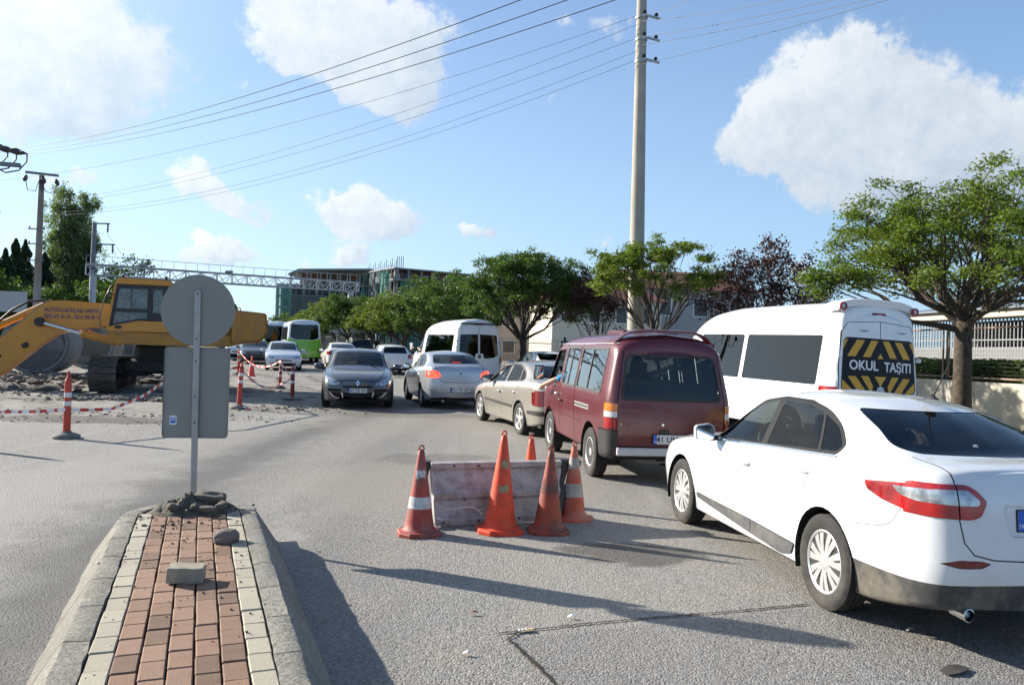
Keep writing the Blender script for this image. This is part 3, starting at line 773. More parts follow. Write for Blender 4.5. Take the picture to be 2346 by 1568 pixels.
# ------------------------------------------------------------------ toppled plastic road barrier
def build_barrier():
    a = gp(985, 1207); b = gp(1255, 1196)
    u = (b-a); u.z = 0; Lb = u.length+.10; u.normalize(); nrm = Vector((u.y, -u.x, 0))   # nrm points to the camera side
    root = empty('road_barrier', (a.x, a.y, gz(a.x, a.y)), math.atan2(u.y, u.x), 'dirty cracked white plastic road barrier with black end brackets', 'road barrier')
    mw = pbr('barrier_plastic', (.45, .435, .425), .55, var=.16, vscale=5, hue2=(.36, .33, .30), h2scale=3, dirt=((.17, .115, .075), .95, 9), bump=.2, bscale=20)
    # profile leaning back: local +x along, -y to the camera; three panels between ribs
    prof = [(-.03, .015), (-.03, .07), (.03, .09), (.055, .23), (.03, .262), (.028, .30), (.075, .34), (.13, .505), (.105, .53), (.10, .575), (.155, .585), (.19, .56), (.15, .3), (.10, .04)]
    n = len(prof); K = 24; vs = []
    for i in range(K+1):
        t = i/K; x = Lb*t
        sk = .14*(0.5-0)*0
        for y, z in prof:
            xx = x*(1+.0*z)+z*(.06 if False else 0)+(.07*z/.58 if t > .5 else -.03*z/.58+.05)*1.0
            vs.append((xx, y+.006*fbm(x*3, z*6, 1, 2), z+.004*fbm(x*2.5, z*4, 7, 2)))
    mb = MB(); fs = []
    for i in range(K):
        for j in range(n): j2 = (j+1) % n; fs.append((i*n+j, (i+1)*n+j, (i+1)*n+j2, i*n+j2))
    fs += [tuple(range(n)), tuple(K*n+j for j in range(n-1, -1, -1))]
    mb.add(vs, fs); mb.build('barrier_shell', mw, root, 28)
    # black brackets at the two ends
    e = MB()
    pts = [(Lb+.06, .0, .02), (Lb+.045, .08, .24), (Lb+.09, .10, .26), (Lb+.10, .10, .36), (Lb+.115, .17, .52), (Lb+.22, .19, .555), (Lb+.22, .19, .60), (Lb+.02, .165, .605)]
    poly = [(p[0], p[2]) for p in [(Lb+.012, 0, .03), (Lb+.052, 0, .03), (Lb+.09, 0, .22), (Lb+.125, 0, .235), (Lb+.14, 0, .34), (Lb+.10, 0, .36), (Lb+.15, 0, .50), (Lb+.20, 0, .535), (Lb+.29, 0, .535), (Lb+.30, 0, .585), (Lb+.06, 0, .60), (Lb+.085, 0, .5)]]
    e.prism(poly, .0, .16, ((0, .02, 0), (1, 0, 0), (0, .22, .976), (0, 1, 0)))
    e.build('end_bracket', M_BLACK, root)
    e2 = MB(); poly = [(.045, .60), (-.085, .60), (-.075, .53), (-.06, .40), (-.045, .34), (-.03, .34), (.0, .5)]
    e2.prism(poly, .0, .15, ((0, .02, 0), (1, 0, 0), (0, .22, .976), (0, 1, 0)))
    e2.build('end_bracket', M_BLACK, root)
    e3 = MB(); e3.bbox((-.04, .03, .07), (.11, .06, .10), .01); e3.bbox((-.11, .03, .075), (.05, .04, .03), .008); e3.build('foot_bracket', M_BLACK, root)
    for (x, y, z) in [(.24, .095, .55), (.48, .095, .548), (.78, .1, .55), (.12, -.034, .045), (.46, -.034, .05), (.86, -.034, .06), (.33, .03, .245)]:
        MB().cyl((x, y+.005, z), (x, y-.008, z), .011, n=8).build('bolt', pbr('rust', (.10, .05, .03), .8), root)
    cr = MB()
    path = [(.16, .155), (.24, .150), (.33, .165), (.42, .165), (.47, .135), (.50, .10), (.505, .075), (.53, .055)]
    def ysurf(z): return .03+.025*(z-.09)/.14-.004
    for (p, q) in zip(path[:-1], path[1:]): cr.tube([(p[0], ysurf(p[1]), p[1]), (q[0], ysurf(q[1]), q[1])], .007, 5)
    for (p, q) in [((.42, .165), (.45, .245)), ((.47, .135), (.55, .16)), ((.24, .15), (.235, .11))]: cr.tube([(p[0], ysurf(p[1]), p[1]), (q[0], ysurf(q[1]), q[1])], .003, 5)
    cr.build('split', pbr('split_edge', (.75, .70, .60), .8), root)
build_barrier()
# ------------------------------------------------------------------ vehicle bodies: a skin drawn through cross-sections, then cut into panels
def pchip(xk, Y, x):
    """monotone cubic through stations; Y is (n, ...)"""
    xk = np.asarray(xk, float); Y = np.asarray(Y, float); h = np.diff(xk); hs = h.reshape((-1,)+(1,)*(Y.ndim-1))
    dl = np.diff(Y, axis=0)/hs; d = np.zeros_like(Y)
    w1 = 2*hs[1:]+hs[:-1]; w2 = hs[1:]+2*hs[:-1]
    with np.errstate(divide='ignore', invalid='ignore'):
        hm = (w1+w2)/(w1/dl[:-1]+w2/dl[1:])
    d[1:-1] = np.where(dl[:-1]*dl[1:] > 0, hm, 0.0)
    d[0] = dl[0]; d[-1] = dl[-1]
    i = np.clip(np.searchsorted(xk, x)-1, 0, len(h)-1); t = ((x-xk[i])/h[i]).reshape((-1,)+(1,)*(Y.ndim-1)); hh = hs[i]
    return (2*t**3-3*t**2+1)*Y[i]+(t**3-2*t**2+t)*hh*d[i]+(-2*t**3+3*t**2)*Y[i+1]+(t**3-t**2)*hh*d[i+1]

def fillet_rows(C, rad, seg, kc=4):
    """C (m, n, 3) section corner points -> (m, cols, 3) rounded rows"""
    m, n, _ = C.shape; cols = []
    E = []
    for i in range(n-1):
        E.append(np.linalg.norm(C[:, i+1]-C[:, i], axis=1))
    ins, outs = [None]*n, [None]*n
    for i in range(n):
        if 0 < i < n-1:
            r = np.minimum(rad[i], 0.45*np.minimum(E[i-1], E[i]))[:, None]
            ins[i] = C[:, i]+(C[:, i-1]-C[:, i])*r/np.maximum(E[i-1], 1e-6)[:, None]
            outs[i] = C[:, i]+(C[:, i+1]-C[:, i])*r/np.maximum(E[i], 1e-6)[:, None]
        else: ins[i] = outs[i] = C[:, i]
    for i in range(n):
        if 0 < i < n-1:
            for k in range(kc+1):
                t = k/kc; cols.append((1-t)**2*ins[i]+2*t*(1-t)*C[:, i]+t*t*outs[i])
        else: cols.append(C[:, i])
        if i < n-1:
            for k in range(1, seg[i]):
                t = k/seg[i]; cols.append(outs[i]*(1-t)+ins[i+1]*t)
    return np.stack(cols, axis=1)

class Body:
    """stations: list of (x, [(y, z) ...] or [(y, z, dx) ...]) from the nose to the tail; the car points along +x, left is +y"""
    def __init__(s, stations, rad, seg, step=0.06, bulge_f=0.05, bulge_r=0.03, mirror_caps=True, ncap=22):
        n = len(stations[0][1])
        C = np.zeros((len(stations), n, 3))
        for k, (x, pts) in enumerate(stations):
            for i, p in enumerate(pts): C[k, i] = (x+(p[2] if len(p) > 2 else 0), p[0], p[1])
        t = np.concatenate([[0], np.cumsum([max(1e-3, np.linalg.norm(C[k+1]-C[k], axis=1).mean()) for k in range(len(C)-1)])])
        ts = []
        for k in range(len(t)-1):
            q = max(1, int(math.ceil((t[k+1]-t[k])/step))); ts += [t[k]+(t[k+1]-t[k])*j/q for j in range(q)]
        ts.append(t[-1]); D = pchip(t, C, np.array(ts))
        G = fillet_rows(D, rad, seg); rows, cols, _ = G.shape; s.G = G
        bm = s.bm = bmesh.new()
        Lv = [[bm.verts.new(G[r, c]) for c in range(cols)] for r in range(rows)]
        Rv = [[(bm.verts.new(G[r, c]*np.array((1, -1, 1))) if c < cols-1 else Lv[r][c]) for c in range(cols)] for r in range(rows)]
        for r in range(rows-1):
            for c in range(cols-1):
                a = (Lv[r][c], Lv[r+1][c], Lv[r+1][c+1], Lv[r][c+1]); bm.faces.new(a[::-1])
                b = (Rv[r][c], Rv[r+1][c], Rv[r+1][c+1], Rv[r][c+1]); bm.faces.new(b)
        for r, blg, fl in ((0, bulge_f, False), (rows-1, -bulge_r, True)):
            prev = None
            for c in range(cols-1):
                p = G[r, c]; row = [Lv[r][c]]
                for k in range(1, ncap):
                    u = 1-2*k/ncap; zz = (p[2]-G[r, 0, 2])/max(1e-3, G[r, -1, 2]-G[r, 0, 2])
                    row.append(bm.verts.new((p[0]+blg*(1-u*u), p[1]*u, p[2]+(G[r, -1, 2]-p[2])*0.0)))
                row.append(Rv[r][c])
                if prev:
                    for k in range(ncap):
                        q = (prev[k], prev[k+1], row[k+1], row[k]); bm.faces.new(q[::-1] if fl else q)
                prev = row
            top = Lv[r][cols-1]
            for k in range(ncap):
                q = (prev[k], prev[k+1], top); bm.faces.new(q[::-1] if fl else q)
        bmesh.ops.remove_doubles(bm, verts=bm.verts[:], dist=2e-4)
        bmesh.ops.recalc_face_normals(bm, faces=bm.faces[:]); bm.normal_update()
        s.tags = ['body']
    def cut(s, name, view, poly, minn=0.12, rng=None, both=True):
        """mark the part of the skin that a flat outline covers when seen from view: L/R side (x,z), B back or F front (y,z), T top (x,y)"""
        if view == 'LR':
            s.cut(name, 'L', poly, minn, rng); s.cut(name, 'R', poly, minn, rng); return
        bm = s.bm
        if name not in s.tags: s.tags.append(name)
        idx = s.tags.index(name)
        u, v = {'L': (0, 2), 'R': (0, 2), 'B': (1, 2), 'F': (1, 2), 'T': (0, 1)}[view]
        dirv = {'L': (1, 1), 'R': (1, -1), 'B': (0, -1), 'F': (0, 1), 'T': (2, 1)}[view]
        P = [(float(p[0]), float(p[1])) for p in poly]
        lo = (min(p[0] for p in P)-.002, min(p[1] for p in P)-.002); hi = (max(p[0] for p in P)+.002, max(p[1] for p in P)+.002)
        def ok(f):
            if f.normal[dirv[0]]*dirv[1] < minn: return False
            if view == 'L' and f.calc_center_median().y < 0: return False
            if view == 'R' and f.calc_center_median().y > 0: return False
            if rng:
                q = f.calc_center_median()[rng[0]]
                if not (rng[1] <= q <= rng[2]): return False
            return True
        def bb(f):
            us = [w.co[u] for w in f.verts]; vs = [w.co[v] for w in f.verts]; return min(us), max(us), min(vs), max(vs)
        cand = {}
        for f in bm.faces:
            w0 = f.verts[0].co
            if not (lo[0]-.3 < w0[u] < hi[0]+.3 and lo[1]-.3 < w0[v] < hi[1]+.3): continue
            a, b, c, d = bb(f)
            if b < lo[0] or a > hi[0] or d < lo[1] or c > hi[1]: continue
            if ok(f): cand[f] = (a, b, c, d)
        n = len(P)
        for i in range(n):
            p, q = P[i], P[(i+1) % n]
            dx, dy = q[0]-p[0], q[1]-p[1]; ln = math.hypot(dx, dy)
            if ln < 1e-6: continue
            no = [0, 0, 0]; no[u] = -dy/ln; no[v] = dx/ln; co = [0, 0, 0]; co[u] = p[0]; co[v] = p[1]
            x0, x1 = min(p[0], q[0])-1e-4, max(p[0], q[0])+1e-4; y0, y1 = min(p[1], q[1])-1e-4, max(p[1], q[1])+1e-4
            sub = []
            for f, (a, b, c, d) in cand.items():
                if b < x0 or a > x1 or d < y0 or c > y1: continue
                k = [(w.co[u]-p[0])*no[u]+(w.co[v]-p[1])*no[v] for w in f.verts]
                if max(k) > 1e-5 and min(k) < -1e-5: sub.append(f)
            if not sub: continue
            es = {e for f in sub for e in f.edges}; vs = {w for f in sub for w in f.verts}
            for f in sub: del cand[f]
            ret = bmesh.ops.bisect_plane(bm, geom=list(vs)+list(es)+sub, dist=1e-5, plane_co=co, plane_no=no)
            news = {f for g in ret['geom_cut'] if isinstance(g, (bmesh.types.BMVert, bmesh.types.BMEdge)) for f in g.link_faces}
            for f in news:
                f.normal_update()
                if f not in cand and ok(f): cand[f] = bb(f)
        for f in cand:
            if not f.is_valid: continue
            c = f.calc_center_median()
            if in_poly((c[u], c[v]), P): f.material_index = idx
    def line(s, name, view, pts, w, closed=False, **k):
        """narrow strip along a line of points"""
        m = len(pts)
        for i in range(m if closed else m-1):
            a, b = Vector(pts[i]), Vector(pts[(i+1) % m]); d = (b-a).normalized(); n = Vector((-d.y, d.x))*(w/2); e = d*(w*.3)
            s.cut(name, view, [a-n-e, b-n+e, b+n+e, a+n-e], **k)
    def finish(s, root, mats, names=None, offset=None, parents=None, drop=('cut_away',)):
        """turn every marked region into a mesh of its own, keeping the smooth normals of the whole skin"""
        bm = s.bm; bm.normal_update(); names = names or {}; offset = offset or {}; parents = parents or {}
        nrm = {v: v.normal.copy() for v in bm.verts}
        made = {}
        by = {}
        for f in bm.faces: by.setdefault(s.tags[f.material_index], []).append(f)
        for t in s.tags:
            if t in drop or t not in by: continue
            fs = by[t]
            # each connected island is its own part unless it is the body or a seam
            groups = [fs]
            if t not in ('body',):
                left = set(fs); groups = []
                while left:
                    st = [left.pop()]; g = []
                    while st:
                        f = st.pop(); g.append(f)
                        for e in f.edges:
                            for h in e.link_faces:
                                if h in left: left.remove(h); st.append(h)
                    groups.append(g)
                big = max(sum(f.calc_area() for f in g) for g in groups)
                groups = [g for g in groups if sum(f.calc_area() for f in g) > 0.04*big]
            for g in groups:
                vi = {}; vs = []; ns = []; faces = []; o = offset.get(t, 0.0)
                for f in g:
                    fi = []
                    for v in f.verts:
                        if v not in vi: vi[v] = len(vs); vs.append(tuple(v.co+nrm[v]*o)); ns.append(tuple(nrm[v]))
                        fi.append(vi[v])
                    faces.append(fi)
                nm = names.get(t, t)
                me = bpy.data.meshes.new(nm); me.from_pydata(vs, [], faces); me.shade_smooth()
                me.normals_split_custom_set_from_vertices(ns)
                me.materials.append(mats[t] if t in mats else mats['body'])
                ob = link(nm, me, made.get(parents.get(t), root)); made.setdefault(t, ob)
        bm.free(); return made

# ------------------------------------------------------------------ wheels
WHEEL_CACHE = {}
def wheel_parts(r, w, style):
    key = (r, w, style)
    if key in WHEEL_CACHE: return WHEEL_CACHE[key]
    rr = r*{'cap': .655, 'alloy5': .66, 'steel': .63, 'van': .58, 'plain': .62}.get(style, .64)
    ty = MB(); h = w/2     # axis = y, outer face at +y
    prof = [(rr-.012, h*.62), (rr+.002, h*.86), (rr+.02, h*.95), (r*.86, h*1.03), (r*.945, h*.97), (r*.985, h*.83)]
    nt = 9
    for i in range(nt):      # tread grooves
        a = .80-1.6*i/(nt-1); prof.append((r, h*a))
        if i < nt-1 and i % 2 == 1: prof += [(r, h*(a-.03)), (r-.008, h*(a-.05)), (r-.008, h*(a-.13)), (r, h*(a-.15))]
    prof += [(r*.985, -h*.83), (r*.945, -h*.97), (r*.86, -h), (rr, -h*.9)]
    ty.lathe(prof, 56, axis='Y')
    tme = ty.mesh('tyre', 40); tme.materials.append(M_TYRE)
    silver = pbr('wheel_silver', (.60, .60, .60), .32, .55, var=.08, vscale=8, dirt=((.25, .22, .18), .3, 6))
    white_ = pbr('wheel_steel', (.50, .51, .52), .4, .5, var=.1, vscale=8, dirt=((.2, .17, .14), .4, 6))
    well = MB(); well.lathe([(0, -h*.1), (rr-.03, -h*.1), (rr-.012, h*.75)], 40, axis='Y'); wme = well.mesh('wheel_dish', 40); wme.materials.append(pbr('brake_dark', (.035, .033, .032), .6, .3, var=.3))
    rim = MB(); rim.lathe([(rr-.016, h*.5), (rr-.012, h*.82), (rr, h*.90), (rr+.008, h*.87), (rr+.004, h*.7)], 48, axis='Y')
    sp = MB()
    def spoke(a, w0, w1, r0, r1, y0, y1, th=.02, curve=0.0):
        ca, sa = math.cos(a), math.sin(a); pts = []
        for rad_, ww, yy in ((r0, w0, y0), ((r0+r1)/2, (w0+w1)/2, (y0+y1)/2+.006), (r1, w1, y1)):
            for sgn in (-1, 1):
                for d in (0, -th):
                    t = sgn*ww/2+curve*(rad_-r0)*0
                    pts.append((ca*rad_-sa*t, yy+d-(.006 if d == 0 else 0)*0, sa*rad_+ca*t))
        fs = []
        for k in (0, 1):
            o = k*4
            fs += [(o+0, o+4, o+6, o+2), (o+1, o+3, o+7, o+5), (o+0, o+1, o+5, o+4), (o+2, o+6, o+7, o+3)]
        sp.add(pts, fs)
    if style == 'cap':
        for i in range(7):
            a = 2*math.pi*i/7+.2
            for d in (-.185, .185):
                spoke(a+d, .026, .052, .05, rr-.008, h*.82, h*.76)
            spoke(a, .05, .04, .04, rr*.55, h*.80, h*.78)
        sp.lathe([(.062, h*.70), (.060, h*.82), (.045, h*.88), (0, h*.88)], 20, axis='Y')
    elif style == 'alloy5':
        for i in range(5): spoke(2*math.pi*i/5+.3, .062, .075, .04, rr-.008, h*.75, h*.78, .03)
        sp.lathe([(.07, h*.6), (.066, h*.78), (.03, h*.84), (0, h*.84)], 20, axis='Y')
    elif style == 'van':
        rim.lathe([(rr-.01, h*.45), (rr-.05, h*.40), (rr-.075, h*.62), (rr-.10, h*.62), (rr-.12, h*.45), (.06, h*.42), (.055, h*.75), (.03, h*.80), (0, h*.8)], 36, axis='Y')
        for i in range(12):
            a = 2*math.pi*i/12; sp.cyl(((rr-.09)*math.cos(a), h*.60, (rr-.09)*math.sin(a)), ((rr-.09)*math.cos(a), h*.64, (rr-.09)*math.sin(a)), .014, n=8)
    else:
        for i in range(9): spoke(2*math.pi*i/9, .05, .06, .04, rr-.008, h*.78, h*.74)
        sp.lathe([(.06, h*.6), (.05, h*.84), (0, h*.84)], 16, axis='Y')
    rme = rim.mesh('rim', 40); rme.materials.append(silver if style != 'van' else white_)
    sme = sp.mesh('spokes', 40); sme.materials.append(silver if style != 'van' else M_DARK)
    WHEEL_CACHE[key] = (tme, wme, rme, sme); return WHEEL_CACHE[key]
def add_wheel(root, x, y, r, w, style, steer=0.0):
    tme, wme, rme, sme = wheel_parts(r, w, style)
    t = link('wheel', tme, root, (x, y, r)); t.rotation_euler = (0, 0, (0 if y > 0 else math.pi)+steer)
    link('wheel_dish', wme, t); rm = link('rim', rme, t); link('spokes', sme, t)
    return t
def wheel_well(root, x, y0, y1, z, r):
    mb = MB(); n = 20; vs = []
    for k in range(n+1):
        a = math.pi*(-.12+1.24*k/n); vs += [(x+r*math.cos(a), y0, z+r*math.sin(a)), (x+r*math.cos(a), y1, z+r*math.sin(a))]
    fs = [(2*k, 2*k+1, 2*k+3, 2*k+2) for k in range(n)]
    fs.append(tuple(2*k+1 for k in range(n+1)))
    mb.add(vs, fs); mb.build('wheel_arch_liner', M_DARK, root)
def arch(x, z, r, n=22, flat=0.0): return [(x+r*math.cos(math.pi*(-.25+1.5*k/n)), max(-.2, z+r*math.sin(math.pi*(-.25+1.5*k/n)))) for k in range(n+1)]

def plate(root, org, U, V, txt, w=.50, h=.112, sep=True, tr=True, shift=0.0):
    """number plate: white board, blue end, black letters"""
    U, V = Vector(U), Vector(V); W = U.cross(V); O = Vector(org)
    rim = MB(); rim.prism(rpoly([(-w/2-.008, -h/2-.008), (w/2+.008, -h/2-.008), (w/2+.008, h/2+.008), (-w/2-.008, h/2+.008)], .01, 3), -.012, .002, (O, U, V, W))
    p = rim.build('number_plate', M_BLACK, root)
    b = MB(); b.prism(rpoly([(-w/2, -h/2), (w/2, -h/2), (w/2, h/2), (-w/2, h/2)], .006, 2), .002, .0035, (O, U, V, W)); b.build('plate_board', pbr('plate_white', (.62, .62, .6), .4, var=.08, vscale=9), p)
    e = MB(); e.prism([(-w/2, -h/2), (-w/2+.045, -h/2), (-w/2+.045, h/2), (-w/2, h/2)], .004, .0048, (O, U, V, W)); e.build('plate_blue_end', pbr('plate_blue', (.01, .10, .5), .4), p)
    if tr: text('plate_country', 'TR', .035, M_WHITE, p, O-U*(w/2-.0225)-V*(h*.28)+W*.0056, U, V)
    if txt: text('plate_lettering', txt, .105, pbr('plate_ink', (.012, .012, .014), .5), p, O+U*(.022+shift)+W*.0056-V*.002, U, V, bold=.0012, width=(w-.09 if sep else None))
    return p

def seat_mesh(w=.48, h=.62):
    mb = MB(); mb.bbox((.05, 0, .10), (.50, w, .16), .05); mb.bbox((-.22, 0, .42), (.16, w, h), .06, Matrix.Rotation(R(-12), 3, 'Y'))
    mb.bbox((-.315, 0, .42+h/2+.09), (.10, .27, .18), .045, Matrix.Rotation(R(-8), 3, 'Y'))
    mb.cyl((-.30, -.06, .42+h/2-.03), (-.315, -.06, .42+h/2+.06), .008, n=6); mb.cyl((-.30, .06, .42+h/2-.03), (-.315, .06, .42+h/2+.06), .008, n=6)
    return mb
M_SEAT = pbr('seat_fabric', (.035, .035, .037), .9, var=.25, vscale=20)
def interior(root, x0, x1, hw, zf, seats, dash_x, dash_z, wheel_y=.36, bench=None, lining=(.10, .10, .10)):
    """floor, dashboard, steering wheel, seats"""
    fl = MB(); fl.box(((x0+x1)/2, 0, zf), (x1-x0, hw*2, .04)); fl.build('cabin_floor', M_SEAT, root)
    ds = MB(); ds.bbox((dash_x, 0, dash_z-.16), (.45, hw*1.9, .30), .06); ds.build('dashboard', pbr('dash', (.045, .046, .048), .7, var=.1), root)
    st = MB(); c = Vector((dash_x-.36, wheel_y, dash_z-.01)); a = R(-25)
    pts = []
    for k in range(25):
        t = 2*math.pi*k/24; pts.append(c+Vector((.19*math.sin(t)*math.sin(-a), .19*math.cos(t), .19*math.sin(t)*math.cos(a))))
    st.tube(pts, .014, 8, caps=False); st.cyl(c+Vector((.02, 0, 0)), c+Vector((.25, 0, -.08)), .05, .03, 10); st.bbox(c+Vector((.02, 0, 0)), (.03, .34, .05), .01)
    st.build('steering_wheel', M_BLACK, root, 40)
    sm = seat_mesh().mesh('seat', 50); sm.materials.append(M_SEAT)
    for (x, y, z) in seats: link('seat', sm, root, (x, y, z))
    if bench:
        bx, bz = bench; b = MB(); b.bbox((bx+.05, 0, bz+.08), (.5, hw*1.6, .16), .05); b.bbox((bx-.25, 0, bz+.38), (.16, hw*1.6, .58), .06, Matrix.Rotation(R(-16), 3, 'Y'))
        for y in (-.36, 0, .36): b.bbox((bx-.36, y, bz+.72), (.09, .24, .15), .04)
        b.build('rear_bench', M_SEAT, root, 50)
def mirror(root, x, y, z, mat, s=1.0, face=None, name='door_mirror'):
    sg = 1 if y > 0 else -1
    mb = MB(); prof = rpoly([(-.10*s, -.075*s), (.10*s, -.06*s), (.105*s, .06*s), (-.06*s, .085*s), (-.11*s, .04*s)], .035*s, 4)
    vs = []; n = len(prof)
    for dx, k in ((0, 1.0), (.03*s, 1.03), (.08*s, .86), (.105*s, .5), (.11*s, .1)):
        for u, v in prof: vs.append((x+dx, y+sg*(.13*s+u*k), z+v*k))
    fs = [tuple(range(n)) if sg < 0 else tuple(range(n-1, -1, -1))]
    for j in range(4):
        for i in range(n):
            q = (j*n+i, j*n+(i+1) % n, (j+1)*n+(i+1) % n, (j+1)*n+i); fs.append(q if sg > 0 else q[::-1])
    mb.add(vs, fs); o = mb.build(name, mat, root, 50)
    g = MB(); g.prism([(p[0]*.88, p[1]*.88) for p in prof], 0, .003, ((x-.004, y+sg*.13*s, z), (0, sg, 0), (0, 0, 1), (-1, 0, 0))); g.build('mirror_glass', pbr('mirror_glass', (.7, .72, .74), .03, 1.0, var=0), o)
    a = MB(); a.tube([(x+.04*s, y-sg*.03, z-.05*s), (x+.045*s, y+sg*.05*s, z-.055*s)], .026*s, 8); a.build('mirror_arm', M_BLACK, o)
    return o
def paint(name, col, rough=.28, metal=0.0, dirt=.25, coat=.6, dcol=(.30, .26, .21)):
    """car paint outside; the inner face of the shell is dark cabin lining"""
    if name in MATS: return MATS[name]
    m = pbr(name, col, rough, metal, var=.03, vscale=2, dirt=(dcol, dirt, 2.5), coat=coat); nt = m.node_tree
    out = [n for n in nt.nodes if n.type == 'OUTPUT_MATERIAL'][0]; src = out.inputs[0].links[0].from_socket
    g = nt.nodes.new('ShaderNodeNewGeometry'); df = nt.nodes.new('ShaderNodeBsdfDiffuse'); df.inputs[0].default_value = (.035, .035, .037, 1)
    mx = nt.nodes.new('ShaderNodeMixShader'); nt.links.new(g.outputs['Backfacing'], mx.inputs[0]); nt.links.new(src, mx.inputs[1]); nt.links.new(df.outputs[0], mx.inputs[2]); nt.links.new(mx.outputs[0], out.inputs[0])
    return m
G_TINT = glass('glass_tinted', (.22, .25, .27), 1.5, .85)
G_CLEAR = glass('glass_clear', (.68, .73, .71), 1.5, .8)
G_DARK = glass('glass_dark', (.028, .03, .034), 1.5, 1.2)
M_SEAM = pbr('panel_gap', (.05, .05, .052), .8, var=0)
M_SEAMW = pbr('panel_gap_pale', (.10, .10, .10), .8, var=0)
M_LENSR = pbr('red_lens', (.40, .010, .010), .12, var=.25, vscale=14, coat=.8, hue2=(.16, .005, .008), h2scale=7)
M_LENSR_D = pbr('dark_red_lens', (.16, .006, .008), .15, var=.1, coat=.8)
M_LENSW = pbr('clear_lens', (.50, .52, .54), .12, .5, var=.35, vscale=16, coat=1.0, hue2=(.20, .21, .23), h2scale=11)
M_LENSA = pbr('amber_lens', (.65, .19, .015), .15, var=.1, coat=.8)
M_LIT_R = pbr('lit_brake_lamp', (.5, .02, .01), .2, var=.1, emit=(1, .05, .02), estr=1.6, coat=.8)
# ------------------------------------------------------------------ cars
RAD8 = [0, .035, .30, .10, .04, .075, .30, 0]; SEG8 = [1, 3, 3, 2, 5, 4, 4]
def stn(x, w, z0, zb, yf, zf, zh, rear=0.0, low=0.0):
    d = lambda k: (k*rear,)
    return (x, [(w-.14, z0-.01, low), (w-.05, z0, low), (w, .52, 0), (w-.012, zb-.10, rear*.5), (w-.055, zb, rear), (yf, zf, rear*1.1), (yf*.58, zf+(zh-zf)*.74, rear*1.1), (0, zh, rear*1.1)])
FLUENCE = [stn(3.57, .56, .30, .62, .40, .66, .68), stn(3.53, .68, .25, .66, .48, .70, .72), stn(3.42, .79, .21, .71, .56, .76, .785),
    stn(3.20, .855, .20, .78, .60, .83, .855), stn(2.85, .89, .20, .84, .64, .895, .915), stn(2.45, .90, .20, .89, .68, .94, .97),
    stn(2.15, .902, .20, .92, .72, .965, 1.04), stn(1.95, .905, .20, .93, .715, 1.04, 1.15), stn(1.60, .905, .20, .95, .68, 1.235, 1.325),
    stn(1.25, .905, .20, .97, .655, 1.375, 1.445), stn(.90, .905, .20, .99, .645, 1.405, 1.475), stn(.45, .905, .20, 1.015, .64, 1.395, 1.465),
    stn(.10, .905, .20, 1.04, .64, 1.345, 1.425), stn(-.20, .90, .20, 1.06, .65, 1.26, 1.34), stn(-.50, .885, .22, 1.075, .67, 1.155, 1.22),
    stn(-.68, .87, .25, 1.085, .675, 1.12, 1.145, .01), stn(-.85, .835, .28, 1.08, .64, 1.11, 1.13, .02, .02), stn(-.96, .775, .30, 1.075, .58, 1.10, 1.12, .035, .03),
    stn(-1.03, .69, .315, 1.065, .51, 1.09, 1.11, .06, .045), stn(-1.06, .60, .325, 1.055, .44, 1.08, 1.10, .075, .055)]
HATCH = FLUENCE[:12]+[stn(.10, .905, .20, 1.00, .63, 1.375, 1.445), stn(-.20, .90, .20, 1.02, .61, 1.34, 1.41), stn(-.45, .88, .21, 1.03, .60, 1.30, 1.37),
    stn(-.62, .84, .23, 1.03, .60, 1.16, 1.24, .05), stn(-.74, .77, .25, 1.02, .58, 1.06, 1.09, .08, .03), stn(-.80, .66, .27, 1.0, .5, 1.02, 1.05, .1, .04)]
def scaled(st, sx=1.0, sy=1.0, sz=1.0): return [(x*sx, [(p[0]*sy, p[1]*sz, p[2]*sx) for p in pts]) for x, pts in st]

def place(rear_px, front_px, wb, half, side='L', scale=None):
    """stand a vehicle on the road from the points where two wheels of one side touch it; origin under the rear axle"""
    a, b = gp(*rear_px), gp(*front_px); f = Vector((b.x-a.x, b.y-a.y, 0)); k = f.length/wb; f.normalize()
    s = scale or max(.96, min(1.05, k)); mid = (a+b)/2; mid.z = 0
    right = Vector((f.y, -f.x, 0)); o = mid-f*(wb*s/2)+right*(half*s if side == 'L' else -half*s)
    return stand(o, f, s, k)
def stand(o, f, s=1.0, k=1.0, wb=2.7):
    f = Vector((f[0], f[1], 0)).normalized(); left = Vector((-f.y, f.x, 0)); o = Vector((o[0], o[1], 0))
    def g(p): return gz(p.x, p.y)
    fz = (g(o+f*wb*s)-g(o))/(wb*s); lz = (g(o+left*.8)-g(o-left*.8))/1.6
    F = Vector((f.x, f.y, fz)).normalized(); Lf = Vector((left.x, left.y, lz)); Lf = (Lf-F*Lf.dot(F)).normalized(); U = F.cross(Lf)
    M = Matrix((F, Lf, U)).transposed().to_4x4(); o.z = g(o)
    return Matrix.Translation(o) @ M @ Matrix.Scale(s, 4)
def car_root(name, M, label, cat='car', group='cars queued on the road'):
    r = empty(name, label=label, cat=cat, group=group); r.matrix_world = M; return r

